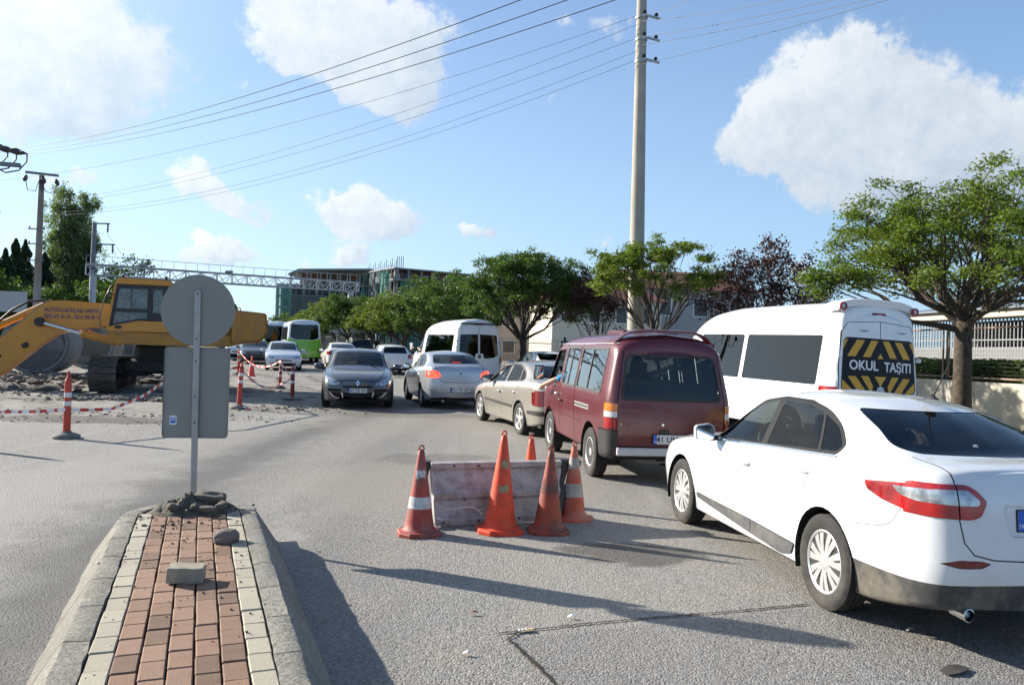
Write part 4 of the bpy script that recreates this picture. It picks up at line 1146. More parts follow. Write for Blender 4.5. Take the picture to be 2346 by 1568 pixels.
DLO_F = rpoly([(1.99, .962), (1.66, 1.165), (1.36, 1.31), (1.06, 1.365), (1.055, 1.01)], [.03, 0, .1, .02, .02], 4)
DLO_R = rpoly([(.96, 1.017), (.965, 1.37), (.62, 1.365), (.36, 1.325), (.20, 1.065)], [.02, .02, 0, 0, .02], 4)
DLO_Q = rpoly([(.165, 1.068), (.325, 1.31), (.10, 1.235), (-.06, 1.12), (-.03, 1.08)], [.015, .02, .05, .03, .02], 4)
TRIM = rpoly([(2.07, .938), (1.66, 1.205), (1.36, 1.342), (1.0, 1.397), (.6, 1.393), (.30, 1.345), (.07, 1.25), (-.10, 1.125), (-.06, 1.058)], [.02, 0, .1, 0, 0, .1, .1, .06, .03], 4)
def base_car(body, wb, r, arch_r, y_in=.55, w_arch=.9):
    for x in (0, wb): body.cut('cut_away', 'LR', arch(x, r+.01, arch_r))
def underpan(root, x0, x1, hw, z=.22):
    u = MB(); u.box(((x0+x1)/2, 0, z), (x1-x0, hw*2, .05)); u.build('underbody', M_DARK, root)
def handles(root, pts, mat, y, L=.19):
    for x, z, yy in pts:
        for s in (1, -1):
            h = MB(); Y = s*(yy+.034)
            h.tube([(x-L/2, Y-s*.022, z), (x-L*.36, Y, z+.002), (x, Y+s*.006, z+.004), (x+L*.36, Y, z+.002), (x+L/2, Y-s*.022, z)], [.012, .018, .020, .018, .012], 8)
            h.build('door_handle', mat, root, 60)

def windows_common(b, dlo=(DLO_F, DLO_R, DLO_Q), trim=TRIM, front_tag='side_window'):
    b.cut('window_trim', 'LR', trim, minn=.05)
    for i, p in enumerate(dlo): b.cut(front_tag if i else 'front_side_window', 'LR', p, minn=.05)

def white_sedan():
    M = stand((2.90, 5.43, 0), (math.sin(R(-8.75)), math.cos(R(-8.75)), 0), 1.0) @ Matrix.Diagonal((.97, .88, .985, 1))
    root = car_root('white_sedan', M, 'large white sedan cut by the picture edge beside the cones', 'car')
    wht = paint('paint_white', (.66, .67, .68), .22, dirt=.12, coat=.9)
    b = Body(FLUENCE, RAD8, SEG8, step=.07)
    base_car(b, 2.70, .32, .362)
    windows_common(b)
    b.line('seam_doors', 'L', [(2.16, .93), (2.215, .74), (2.20, .50), (2.17, .37)], .006)
    b.line('seam_doors', 'L', [(1.05, .97), (1.09, .80), (1.115, .55), (1.10, .30)], .006)
    b.line('seam_doors', 'L', [(.0, 1.05), (.18, .90), (.30, .75), (.375, .58), (.45, .38), (.5, .30)], .006)
    b.line('seam_bumper', 'L', [(-.33, .66), (-.60, .70), (-.70, .74), (-.77, .84)], .005)
    b.line('chrome_strip', 'LR', [(2.05, .930), (1.0, .993), (-.07, 1.048)], .016)
    b.cut('side_moulding', 'LR', rpoly([(2.28, .385), (2.27, .34), (1.135, .255), (1.105, .37)], [.01, .01, .005, .005], 2))
    b.cut('side_moulding', 'LR', rpoly([(1.095, .37), (1.125, .255), (.62, .225), (.45, .26), (.40, .345)], [.005, .005, .06, .05, .01], 4))
    # rear glass, lamps, lid, bumper
    b.cut('rear_window', 'B', rpoly([(-.565, 1.375), (.565, 1.375), (.615, 1.26), (.665, 1.165), (.58, 1.142), (-.58, 1.142), (-.665, 1.165), (-.615, 1.26)], [.08, .08, 0, .06, .03, .03, .06, 0], 5), minn=.08, rng=(0, -.75, .5))
    lamp_side = rpoly([(-.44, .955), (-.47, .905), (-.62, .865), (-.80, .84), (-1.2, .825), (-1.2, 1.025), (-.80, .995)], [.02, .04, 0, 0, 0, 0, 0], 4)
    b.cut('tail_lamp', 'LR', lamp_side, minn=.30)
    for s in (1, -1):
        q = [(.90*s, 1.01), (.58*s, 1.02), (.52*s, .99), (.46*s, .93), (.50*s, .85), (.56*s, .828), (.90*s, .828)]
        b.cut('tail_lamp', 'B', rpoly(q, [0, .04, .02, .02, .02, .03, 0], 4), minn=.25)
        b.cut('tail_lamp_white', 'B', rpoly([(.765*s, .985), (.58*s, .990), (.505*s, .932), (.52*s, .905), (.765*s, .905)], .02, 3), minn=.2)
    b.cut('tail_lamp_white', 'LR', rpoly([(-.70, .965), (-.75, .925), (-.86, .905), (-1.2, .905), (-1.2, .995), (-.84, .975)], [.01, .03, .03, 0, 0, 0], 3), minn=.30)
    for s in (1, -1):
        b.line('seam_lid', 'B', [(.655*s, 1.125), (.65*s, 1.06), (.645*s, 1.0), (.635*s, .82), (.61*s, .70), (.55*s, .635), (.42*s, .61), (0, .60)], .008, minn=.02)
    b.cut('bumper_valance', 'B', [(-1, .05), (1, .05), (1, .43), (.6, .46), (0, .475), (-.6, .46), (-1, .43)], minn=.05)
    b.cut('bumper_valance', 'LR', [(-.34, .10), (-.34, .395), (-.60, .415), (-1.3, .45), (-1.3, .10)], minn=.05)
    for s in (1, -1): b.cut('reflector', 'B', rpoly([(.74*s, .575), (.64*s, .605), (.50*s, .605), (.44*s, .59), (.50*s, .562), (.64*s, .556)], [.0, .03, .04, .01, .02, .02], 3), minn=.1)
    b.cut('plate_recess', 'B', rpoly([(-.31, .74), (.31, .74), (.345, .865), (.345, .915), (-.345, .915), (-.345, .865)], .03, 3))
    b.cut('headlamp', 'F', rpoly([(.42, .68), (.80, .74), (.80, .62), (.5, .58)], .03), minn=.05); b.cut('headlamp', 'F', rpoly([(-.42, .68), (-.80, .74), (-.80, .62), (-.5, .58)], .03), minn=.05)
    b.cut('windscreen', 'F', rpoly([(-.64, 1.03), (.64, 1.03), (.575, 1.37), (-.575, 1.37)], .06), minn=.1, rng=(0, .9, 2.2))
    made = b.finish(root, {'body': wht, 'front_side_window': G_CLEAR, 'side_window': G_TINT, 'rear_window': G_DARK, 'windscreen': G_CLEAR, 'window_trim': pbr('trim_rubber', (.02, .021, .023), .7, var=.1, spec=.15),
        'seam_doors': M_SEAMW, 'seam_bumper': M_SEAMW, 'seam_lid': M_SEAM, 'chrome_strip': M_CHROME, 'side_moulding': pbr('moulding', (.085, .086, .09), .5, var=.15, dirt=((.3, .27, .22), .5, 5)), 'tail_lamp': M_LENSR, 'tail_lamp_white': M_LENSW,
        'bumper_valance': pbr('valance', (.05, .05, .05), .6, var=.3, vscale=4, dirt=((.3, .25, .18), .7, 3)), 'reflector': M_LENSR_D, 'plate_recess': wht, 'headlamp': M_LENSW},
        names={'front_side_window': 'side_window', 'tail_lamp_white': 'reversing_lamp', 'seam_doors': 'door_gap', 'seam_bumper': 'bumper_gap', 'seam_lid': 'boot_lid_gap'},
        offset={'front_side_window': -.004, 'side_window': -.003, 'rear_window': -.003, 'tail_lamp': .006, 'tail_lamp_white': .007, 'seam_doors': -.004, 'seam_lid': -.006, 'seam_bumper': -.004, 'side_moulding': .012, 'plate_recess': -.012, 'chrome_strip': .004, 'reflector': -.006},
        parents={'tail_lamp_white': 'tail_lamp'})
    for x in (0, 2.70):
        for s in (1, -1): wheel_well(root, x, s*.895, s*.58, .33, .362)
    for x in (0, 2.70):
        for s in (1, -1): add_wheel(root, x, s*.785, .32, .205, 'cap', steer=0)
    underpan(root, -.7, 3.3, .74, .31)
    handles(root, [(1.24, .82, .885), (.30, .90, .87)], wht, .9)
    for s in (1, -1):
        mirror(root, 1.86, s*.88, 1.0, M_BLACK if s < 0 else wht, 1.0)
    interior(root, -.3, 2.4, .78, .33, [(1.05, .37, .36), (1.05, -.37, .36)], 1.95, .96, .37, bench=(.15, .38))
    plate(root, (-1.050, 0, .83), (0, -1, 0), (.06, 0, 1), '34', sep=False, shift=-.125)
    ex = MB(); ex.lathe([(.036, -.10), (.038, .03), (.034, .032), (.030, .0), (.030, -.09)], 20, (0, 0, 0), 'X'); ex.v = [(-1.0-(p[0]), .55+p[1], .29+p[2]) for p in ex.v]; ex.build('exhaust_tip', M_CHROME, root, 40)
    an = MB(); an.lathe([(.05, 0), (.042, .008), (.016, .035), (0, .04)], 14); an.v = [(p[0]*1.5+.02, p[1]*.8, p[2]+1.455) for p in an.v]; an.tube([(.0, 0, 1.48), (-.05, 0, 1.55), (-.16, 0, 1.72)], [.008, .005, .003], 6); an.build('roof_aerial', M_BLACK, root, 50)
    text('window_sticker', 'elf', .045, pbr('sticker_grey', (.35, .4, .42), .5), root, (-.60, .16, 1.20), (0, -1, 0), (.9, 0, .45))
    # badge in the hub caps
    return root
white_sedan()

def rear_lamps_simple(b, name, zt, zb, y0, y1, xs):
    for s in (1, -1): b.cut(name, 'B', rpoly([(1.0*s, zt), (y0*s, zt), (y1*s, zb), (1.0*s, zb)], [0, .03, .03, 0], 3), minn=.2)
    b.cut(name, 'LR', rpoly([(xs, zt-.02), (xs-.04, zb), (-1.3, zb), (-1.3, zt)], [.03, .03, 0, 0], 3), minn=.3)

def silver_sedan_linea():
    M = place((961, 930), (930, 914), 2.60, .84, scale=1.0)
    root = car_root('silver_sedan', M, 'silver sedan with lit brake lamps seen from behind', 'car')
    pt = paint('paint_silver', (.42, .44, .47), .3, .55, dirt=.15)
    st = scaled(FLUENCE, .965, .955, 1.005); b = Body(st, RAD8, SEG8, step=.09)
    base_car(b, 2.60, .305, .345); windows_common(b)
    b.cut('rear_window', 'B', rpoly([(-.53, 1.385), (.53, 1.385), (.62, 1.165), (-.62, 1.165)], [.08, .08, .05, .05], 5), minn=.08, rng=(0, -.75, .5))
    b.cut('windscreen', 'F', rpoly([(-.61, 1.04), (.61, 1.04), (.55, 1.37), (-.55, 1.37)], .06), minn=.1, rng=(0, .9, 2.2))
    for s in (1, -1): b.cut('tail_lamp', 'B', rpoly([(1.0*s, .99), (.64*s, 1.0), (.55*s, .95), (.51*s, .85), (.58*s, .815), (1.0*s, .82)], [0, .05, .04, .03, .03, 0], 4), minn=.15)
    b.cut('tail_lamp', 'LR', rpoly([(-.62, .96), (-.66, .86), (-1.3, .82), (-1.3, .99)], [.04, .04, 0, 0], 3), minn=.25)
    for s in (1, -1): b.line('seam_lid', 'B', [(.62*s, 1.12), (.60*s, .99), (.52*s, .76), (.42*s, .71), (0, .70)], .012, minn=.02)
    b.line('seam_doors', 'L', [(2.12, .93), (2.16, .6), (2.1, .3)], .008); b.line('seam_doors', 'L', [(1.03, .97), (1.06, .3)], .008); b.line('seam_doors', 'L', [(.0, 1.0), (.3, .72), (.42, .35)], .008)
    b.cut('plate_recess', 'B', rpoly([(-.32, .44), (.32, .44), (.30, .60), (-.30, .60)], .03, 3))
    b.line('side_rub_strip', 'LR', [(2.2, .50), (.42, .54)], .035)
    b.finish(root, {'body': pt, 'front_side_window': G_TINT, 'side_window': G_TINT, 'rear_window': G_TINT, 'windscreen': G_CLEAR, 'window_trim': M_BLACK, 'tail_lamp': M_LIT_R, 'seam_lid': M_SEAM, 'seam_doors': M_SEAM, 'plate_recess': pt, 'side_rub_strip': pt},
        names={'front_side_window': 'side_window', 'seam_doors': 'door_gap', 'seam_lid': 'boot_lid_gap'}, offset={'tail_lamp': .006, 'seam_lid': -.005, 'seam_doors': -.004, 'plate_recess': -.015, 'side_rub_strip': .006})
    for x in (0, 2.60):
        for s in (1, -1): wheel_well(root, x, s*.85, s*.55, .315, .345); add_wheel(root, x, s*.745, .305, .19, 'plain')
    underpan(root, -.9, 3.3, .72, .24); handles(root, [(1.2, .80, .845), (.28, .85, .83)], pt, .85)
    for s in (1, -1): mirror(root, 1.80, s*.84, 1.02, M_BLACK, .95)
    interior(root, -.3, 2.3, .74, .33, [(1.02, .36, .36), (1.02, -.36, .36)], 1.88, .96, .36, bench=(.12, .38))
    plate(root, (-1.035, 0, .52), (0, -1, 0), (0, 0, 1), '41 TR 009')
    hb = MB(); hb.box((-.44, 0, 1.20), (.04, .24, .025)); hb.build('high_brake_lamp', M_LIT_R, root)
    bd = MB(); bd.lathe([(.048, 0), (.048, .012), (.036, .014), (0, .012)], 24, axis='X'); bd.v = [(-1.005-p[0], p[1], .92+p[2]) for p in bd.v]; bo = bd.build('badge', M_CHROME, root, 40)
    bd = MB(); bd.lathe([(.036, 0), (0, .001)], 20, axis='X'); bd.v = [(-1.0205-p[0], p[1], .92+p[2]) for p in bd.v]; bd.build('badge_disc', pbr('badge_blue', (.02, .05, .2), .3), bo)
    ex = MB(); ex.cyl((-.98, .45, .24), (-1.05, .45, .235), .025, n=12); ex.build('exhaust_tip', M_STEEL, root)
silver_sedan_linea()

def beige_sedan_vectra():
    M = place((1182, 993), (1100, 963), 2.64, .84, scale=1.0)
    root = car_root('champagne_sedan', M, 'champagne beige sedan with dark rub strip ahead of the maroon van', 'car')
    pt = paint('paint_champagne', (.40, .37, .32), .3, .5, dirt=.18)
    st = scaled(FLUENCE, .975, .945, .965); b = Body(st, RAD8, SEG8, step=.08)
    base_car(b, 2.64, .305, .35)
    dz = .965/1.0
    sc = lambda P: [(p[0]*.975, p[1]*.965) for p in P]
    windows_common(b, (sc(DLO_F), sc(DLO_R), sc(DLO_Q)), sc(TRIM))
    b.cut('rear_window', 'B', rpoly([(-.53, 1.33), (.53, 1.33), (.62, 1.12), (-.62, 1.12)], [.08, .08, .05, .05], 5), minn=.08, rng=(0, -.75, .5))
    b.cut('windscreen', 'F', rpoly([(-.60, 1.0), (.60, 1.0), (.54, 1.32), (-.54, 1.32)], .06), minn=.1, rng=(0, .9, 2.2))
    b.cut('tail_lamp', 'LR', rpoly([(-.62, .86), (-.66, .62), (-1.3, .60), (-1.3, .90)], [.03, .05, 0, 0], 3), minn=.2)
    for s in (1, -1): b.cut('tail_lamp', 'B', rpoly([(1.0*s, .90), (.60*s, .89), (.55*s, .62), (1.0*s, .60)], [0, .03, .03, 0], 3), minn=.2)
    b.line('seam_doors', 'L', [(2.10, .90), (2.16, .6), (2.1, .28)], .008); b.line('seam_doors', 'L', [(1.02, .94), (1.05, .28)], .008); b.line('seam_doors', 'L', [(.0, .97), (.28, .74), (.40, .40), (.42, .3)], .008)
    b.cut('rub_strip', 'LR', [(2.22, .555), (.40, .535), (.42, .49), (2.22, .51)])
    b.cut('rub_strip', 'LR', [(3.05, .56), (2.22+.75, .555), (2.97, .515), (3.05, .52)])
    b.cut('bumper_insert', 'LR', rpoly([(-.42, .50), (-.45, .445), (-1.3, .44), (-1.3, .52), (-.7, .52)], .02, 3))
    b.finish(root, {'body': pt, 'front_side_window': G_CLEAR, 'side_window': G_TINT, 'rear_window': G_TINT, 'windscreen': G_CLEAR, 'window_trim': M_BLACK, 'tail_lamp': M_LENSR_D, 'seam_doors': M_SEAM, 'rub_strip': M_BLACK, 'bumper_insert': M_BLACK},
        names={'front_side_window': 'side_window', 'seam_doors': 'door_gap'}, offset={'tail_lamp': .006, 'seam_doors': -.004, 'rub_strip': .012, 'bumper_insert': .01})
    df = MB(); pts = [(2.0, .99), (1.66, 1.18), (1.36, 1.315), (1.02, 1.36)]
    pts = [(p[0]*.975, p[1]*.965) for p in pts]
    for s in (1, -1): df.tube([(x, s*(.80-(z-.93)*.47), z+.012) for x, z in pts], [.014, .018, .020, .012], 6)
    for s in (1, -1):
        d1 = MB(); d1.tube([(x, s*(.815-(z-.93)*.47), z+.005) for x, z in pts], [.012, .018, .020, .012], 6); d1.build('rain_deflector', M_BLACK, root, 60)
    for x in (0, 2.64):
        for s in (1, -1): wheel_well(root, x, s*.84, s*.55, .315, .35); add_wheel(root, x, s*.745, .305, .19, 'alloy5')
    underpan(root, -.9, 3.3, .72, .24); handles(root, [(1.2, .76, .84), (.30, .80, .825)], pt, .85, .16)
    for s in (1, -1): mirror(root, 1.80, s*.83, .99, M_BLACK, .95)
    interior(root, -.3, 2.3, .74, .33, [(1.02, .36, .33), (1.02, -.36, .33)], 1.88, .93, .36, bench=(.12, .35))
beige_sedan_vectra()

def grey_hatchback():
    fl, fr = gp(757, 929), gp(880, 931)       # the two front wheels; left in the picture is the car's right side
    across = Vector((fr.x-fl.x, fr.y-fl.y, 0)); across.normalize(); f = Vector((across.y, -across.x, 0))
    th = R(3); f = Matrix.Rotation(th, 3, 'Z') @ f
    s = 1.0; mid = (fl+fr)/2; o = Vector((mid.x, mid.y, 0))-f*2.64
    root = car_root('grey_hatchback', stand(o, f, s), 'dark grey hatchback driving towards the camera beside the posts', 'car', 'cars coming the other way')
    pt = paint('paint_grey', (.085, .09, .10), .28, .5, dirt=.12, dcol=(.2, .18, .15))
    b = Body(HATCH, RAD8, SEG8, step=.07, bulge_f=.10)
    base_car(b, 2.70, .32, .36); windows_common(b)
    b.cut('windscreen', 'F', rpoly([(-.66, 1.015), (0, 1.06), (.66, 1.015), (.575, 1.38), (-.575, 1.38)], [.05, .3, .05, .06, .06], 5), minn=.06, rng=(0, .9, 2.5))
    for s_ in (1, -1):
        b.cut('headlamp', 'F', rpoly([(.42*s_, .615), (.44*s_, .66), (.60*s_, .735), (.76*s_, .795), (.82*s_, .80), (.80*s_, .70), (.70*s_, .62), (.6*s_, .60)], [.02, .02, .05, .03, .02, .03, .03, .02], 4), minn=.03, rng=(0, 2.9, 4))
        b.cut('side_intake', 'F', rpoly([(.40*s_, .50), (.70*s_, .51), (.72*s_, .45), (.40*s_, .43)], .02, 3), minn=.05)
        b.cut('lower_intake', 'F', rpoly([(.395*s_, .42), (.64*s_, .42), (.56*s_, .31), (.36*s_, .28)], .02, 3), minn=.05)
        b.line('intake_trim', 'F', [(.70*s_, .435), (.60*s_, .33), (.50*s_, .285), (.345*s_, .265), (.385*s_, .42)], .022, minn=.05)
        b.cut('fog_lamp', 'F', ngon(16, .05, c=(.79*s_, .40)), minn=.02)
        b.line('seam_bonnet', 'F', [(.30*s_, .695), (.46*s_, .72), (.62*s_, .84), (.68*s_, .96)], .012, minn=.01, rng=(0, 2.3, 4))
    b.line('seam_bonnet', 'F', [(.30, .695), (.1, .672), (-.1, .672), (-.30, .695)], .01, minn=.01)
    b.cut('upper_slot', 'F', rpoly([(-.38, .585), (.38, .585), (.34, .535), (-.34, .535)], .02, 3), minn=.05)
    b.cut('grille', 'F', rpoly([(-.35, .42), (.35, .42), (.33, .255), (-.33, .255)], .02, 3), minn=.05)
    b.cut('lower_lip', 'F', [(-1, .05), (1, .05), (1, .235), (-1, .235)], minn=.02)
    b.line('seam_doors', 'LR', [(2.16, .93), (2.2, .6), (2.15, .3)], .008); b.line('seam_doors', 'LR', [(1.05, .97), (1.08, .3)], .008)
    b.finish(root, {'body': pt, 'front_side_window': G_TINT, 'side_window': G_TINT, 'windscreen': glass('glass_screen', (.30, .34, .36), 1.5, 1.1), 'window_trim': M_BLACK, 'headlamp': M_LENSW, 'side_intake': M_DARK, 'lower_intake': M_DARK, 'grille': M_DARK, 'upper_slot': M_DARK,
        'intake_trim': M_CHROME, 'fog_lamp': M_BLACK, 'seam_bonnet': M_SEAM, 'seam_doors': M_SEAM, 'lower_lip': M_BLACK},
        names={'front_side_window': 'side_window', 'seam_bonnet': 'bonnet_gap', 'seam_doors': 'door_gap'}, offset={'headlamp': .004, 'side_intake': -.02, 'lower_intake': -.03, 'grille': -.03, 'upper_slot': -.02, 'intake_trim': .006, 'fog_lamp': -.012, 'seam_bonnet': -.005, 'seam_doors': -.004})
    for x in (0, 2.70):
        for q in (1, -1): wheel_well(root, x, q*.895, q*.58, .33, .36); add_wheel(root, x, q*.785, .32, .205, 'plain')
    underpan(root, -.7, 3.35, .76, .22); handles(root, [(1.24, .80, .885), (.3, .86, .87)], pt, .9)
    for q in (1, -1): mirror(root, 1.92, q*.89, 1.0, pt, 1.1)
    interior(root, -.3, 2.3, .76, .33, [(1.05, .37, .36), (1.05, -.37, .36)], 1.95, .93, .37, bench=(.15, .38))
    plate(root, (3.678, 0, .475), (0, 1, 0), (0, 0, 1), '67 TZ 591', w=.46)
    dm = MB(); dm.prism([(0, -.075), (.045, 0), (0, .075), (-.045, 0)], 0, .012, ((3.685, 0, .655), (0, 1, 0), (-.2, 0, .98), (.98, 0, .2))); d = dm.build('badge', M_CHROME, root)
    di = MB(); di.prism([(0, -.038), (.02, 0), (0, .038), (-.02, 0)], .012, .0135, ((3.685, 0, .655), (0, 1, 0), (-.2, 0, .98), (.98, 0, .2))); di.build('badge_centre', M_SEAM, d)
    for q in (1, -1):
        ws = MB(); ws.tube([(2.13, q*.05+.25, 1.035), (2.10, q*.35+.25, 1.06)], .008, 6); ws.build('wiper', M_BLACK, root)
    man = MB(); man.lathe([(0, .0), (.10, .03), (.115, .14), (.10, .22), (0, .27)], 14); man.v = [(1.0+p[0], .37+p[1], 1.02+p[2]) for p in man.v]
grey_hatchback()
# ------------------------------------------------------------------ vans and buses
def vst(x, w, z0, zc, zb, yf, zf, zh, rt=0.0, rb=0.0):
    return (x, [(w-.12, z0-.02, rb), (w-.04, z0, rb), (w, zc, 0), (w-.002, zb-.12, rt*.1), (w-.02, zb, rt*.2), (yf, zf, rt), (yf*.62, zf+(zh-zf)*.72, rt*1.1), (0, zh, rt*1.15)])
RADV = [0, .05, .3, .15, .08, .14, .3, 0]; SEGV = [1, 4, 3, 2, 8, 4, 5]

def person(name, pts_fn, root_loc, rz, label, shirt, skin=(.36, .21, .14), hair=(.02, .015, .012)):
    pass

def skin_figure(name, verts, edges, radii, root_idx, mat, parent=None, sub=2):
    me = bpy.data.meshes.new(name); me.from_pydata(verts, edges, [])
    o = link(name, me, parent); md = o.modifiers.new('skin', 'SKIN'); sv = me.skin_vertices[0].data
    for i, r in enumerate(radii):
        sv[i].radius = (r, r) if isinstance(r, (int, float)) else r; sv[i].use_root = (i == root_idx)
    md.use_smooth_shade = True
    s2 = o.modifiers.new('sub', 'SUBSURF'); s2.levels = sub; s2.render_levels = sub
    dg = bpy.context.evaluated_depsgraph_get(); me2 = bpy.data.meshes.new_from_object(o.evaluated_get(dg)); o.modifiers.clear(); o.data = me2
    me2.materials.clear(); me2.materials.append(mat); me2.shade_smooth()
    return o

def driver(M, label, shirt, arm, hair_c=(.025, .018, .014)):
    """seated driver leaning an arm out of the window; local frame of the vehicle"""
    root = empty('person', label=label, cat='person'); root.matrix_world = M
    skin_m = pbr('skin', (.42, .24, .165), .55, var=.1); sh = pbr('shirt_'+str(shirt), shirt, .9, var=.15, vscale=20)
    # one continuous body: hips, chest, neck, head, both arms
    V = [(0, 0, 0), (-.03, 0, .22), (-.05, 0, .44), (-.02, 0, .56), (.0, 0, .66), (.03, 0, .76), (.02, 0, .86)]
    E = [(0, 1), (1, 2), (2, 3), (3, 4), (4, 5), (5, 6)]; Rr = [(.17, .12), (.17, .12), (.19, .11), (.07, .07), (.075, .07), (.10, .085), (.06, .055)]
    def chain(st, pts, rs):
        prev = st
        for p, r in zip(pts, rs): V.append(p); Rr.append(r); E.append((prev, len(V)-1)); prev = len(V)-1
        return prev
    sho, elb, wri, hand = arm
    chain(2, [(-.04, .20, .45), elb, wri, hand], [.06, .045, .034, .036])
    h = len(V)-1
    for k in range(4):
        d = Vector(hand)+Vector((.06, (k-1.5)*.02, -.01-.004*abs(k-1.5))); d2 = d+Vector((.035, 0, -.025)); chain(h, [tuple(d), tuple(d2)], [.010, .008])
    d = Vector(hand)+Vector((.02, .04, .02)); chain(h, [tuple(d)], [.011])
    chain(2, [(-.04, -.20, .45), (.12, -.26, .26), (.36, -.16, .34), (.42, -.13, .36)], [.06, .045, .035, .036])
    bo = skin_figure('body', V, E, Rr, 0, skin_m, root)
    # shirt over torso and upper arms
    V2 = [(0, 0, -.02), (-.03, 0, .22), (-.05, 0, .44), (-.03, 0, .53)]; E2 = [(0, 1), (1, 2), (2, 3)]; R2 = [(.185, .135), (.185, .135), (.205, .125), (.085, .085)]
    V, E, Rr = V2, E2, R2
    chain(2, [(-.04, .21, .45), tuple(Vector((-.04, .21, .45)).lerp(Vector(elb), .85))], [.075, .062])
    chain(2, [(-.04, -.21, .45), (.08, -.25, .31)], [.075, .06])
    skin_figure('shirt', V, E, Rr, 0, sh, root)
    hm = MB(); hm.lathe([(0, .135), (.06, .125), (.095, .08), (.105, .02), (.10, -.04), (.085, -.07), (.06, -.07), (.0, -.05)], 18)
    hm.v = [(p[0]*1.08-.005 if p[0] < 0 else p[0]*.85-.005, p[1]*.9, p[2]+.80) for p in hm.v]; hm.build('hair', pbr('hair', hair_c, .7, var=.3, vscale=30, bump=.6, bscale=80), root, 180)
    fc = MB(); fc.box((.118, 0, .765), (.03, .022, .04), taper=.4)
    fc.build('nose', skin_m, root)
    for s in (1, -1): MB().lathe([(0, -.012), (.012, 0), (0, .012)], 8, (.105, s*.035, .79)).build('eye', M_DARK, root)
    return root

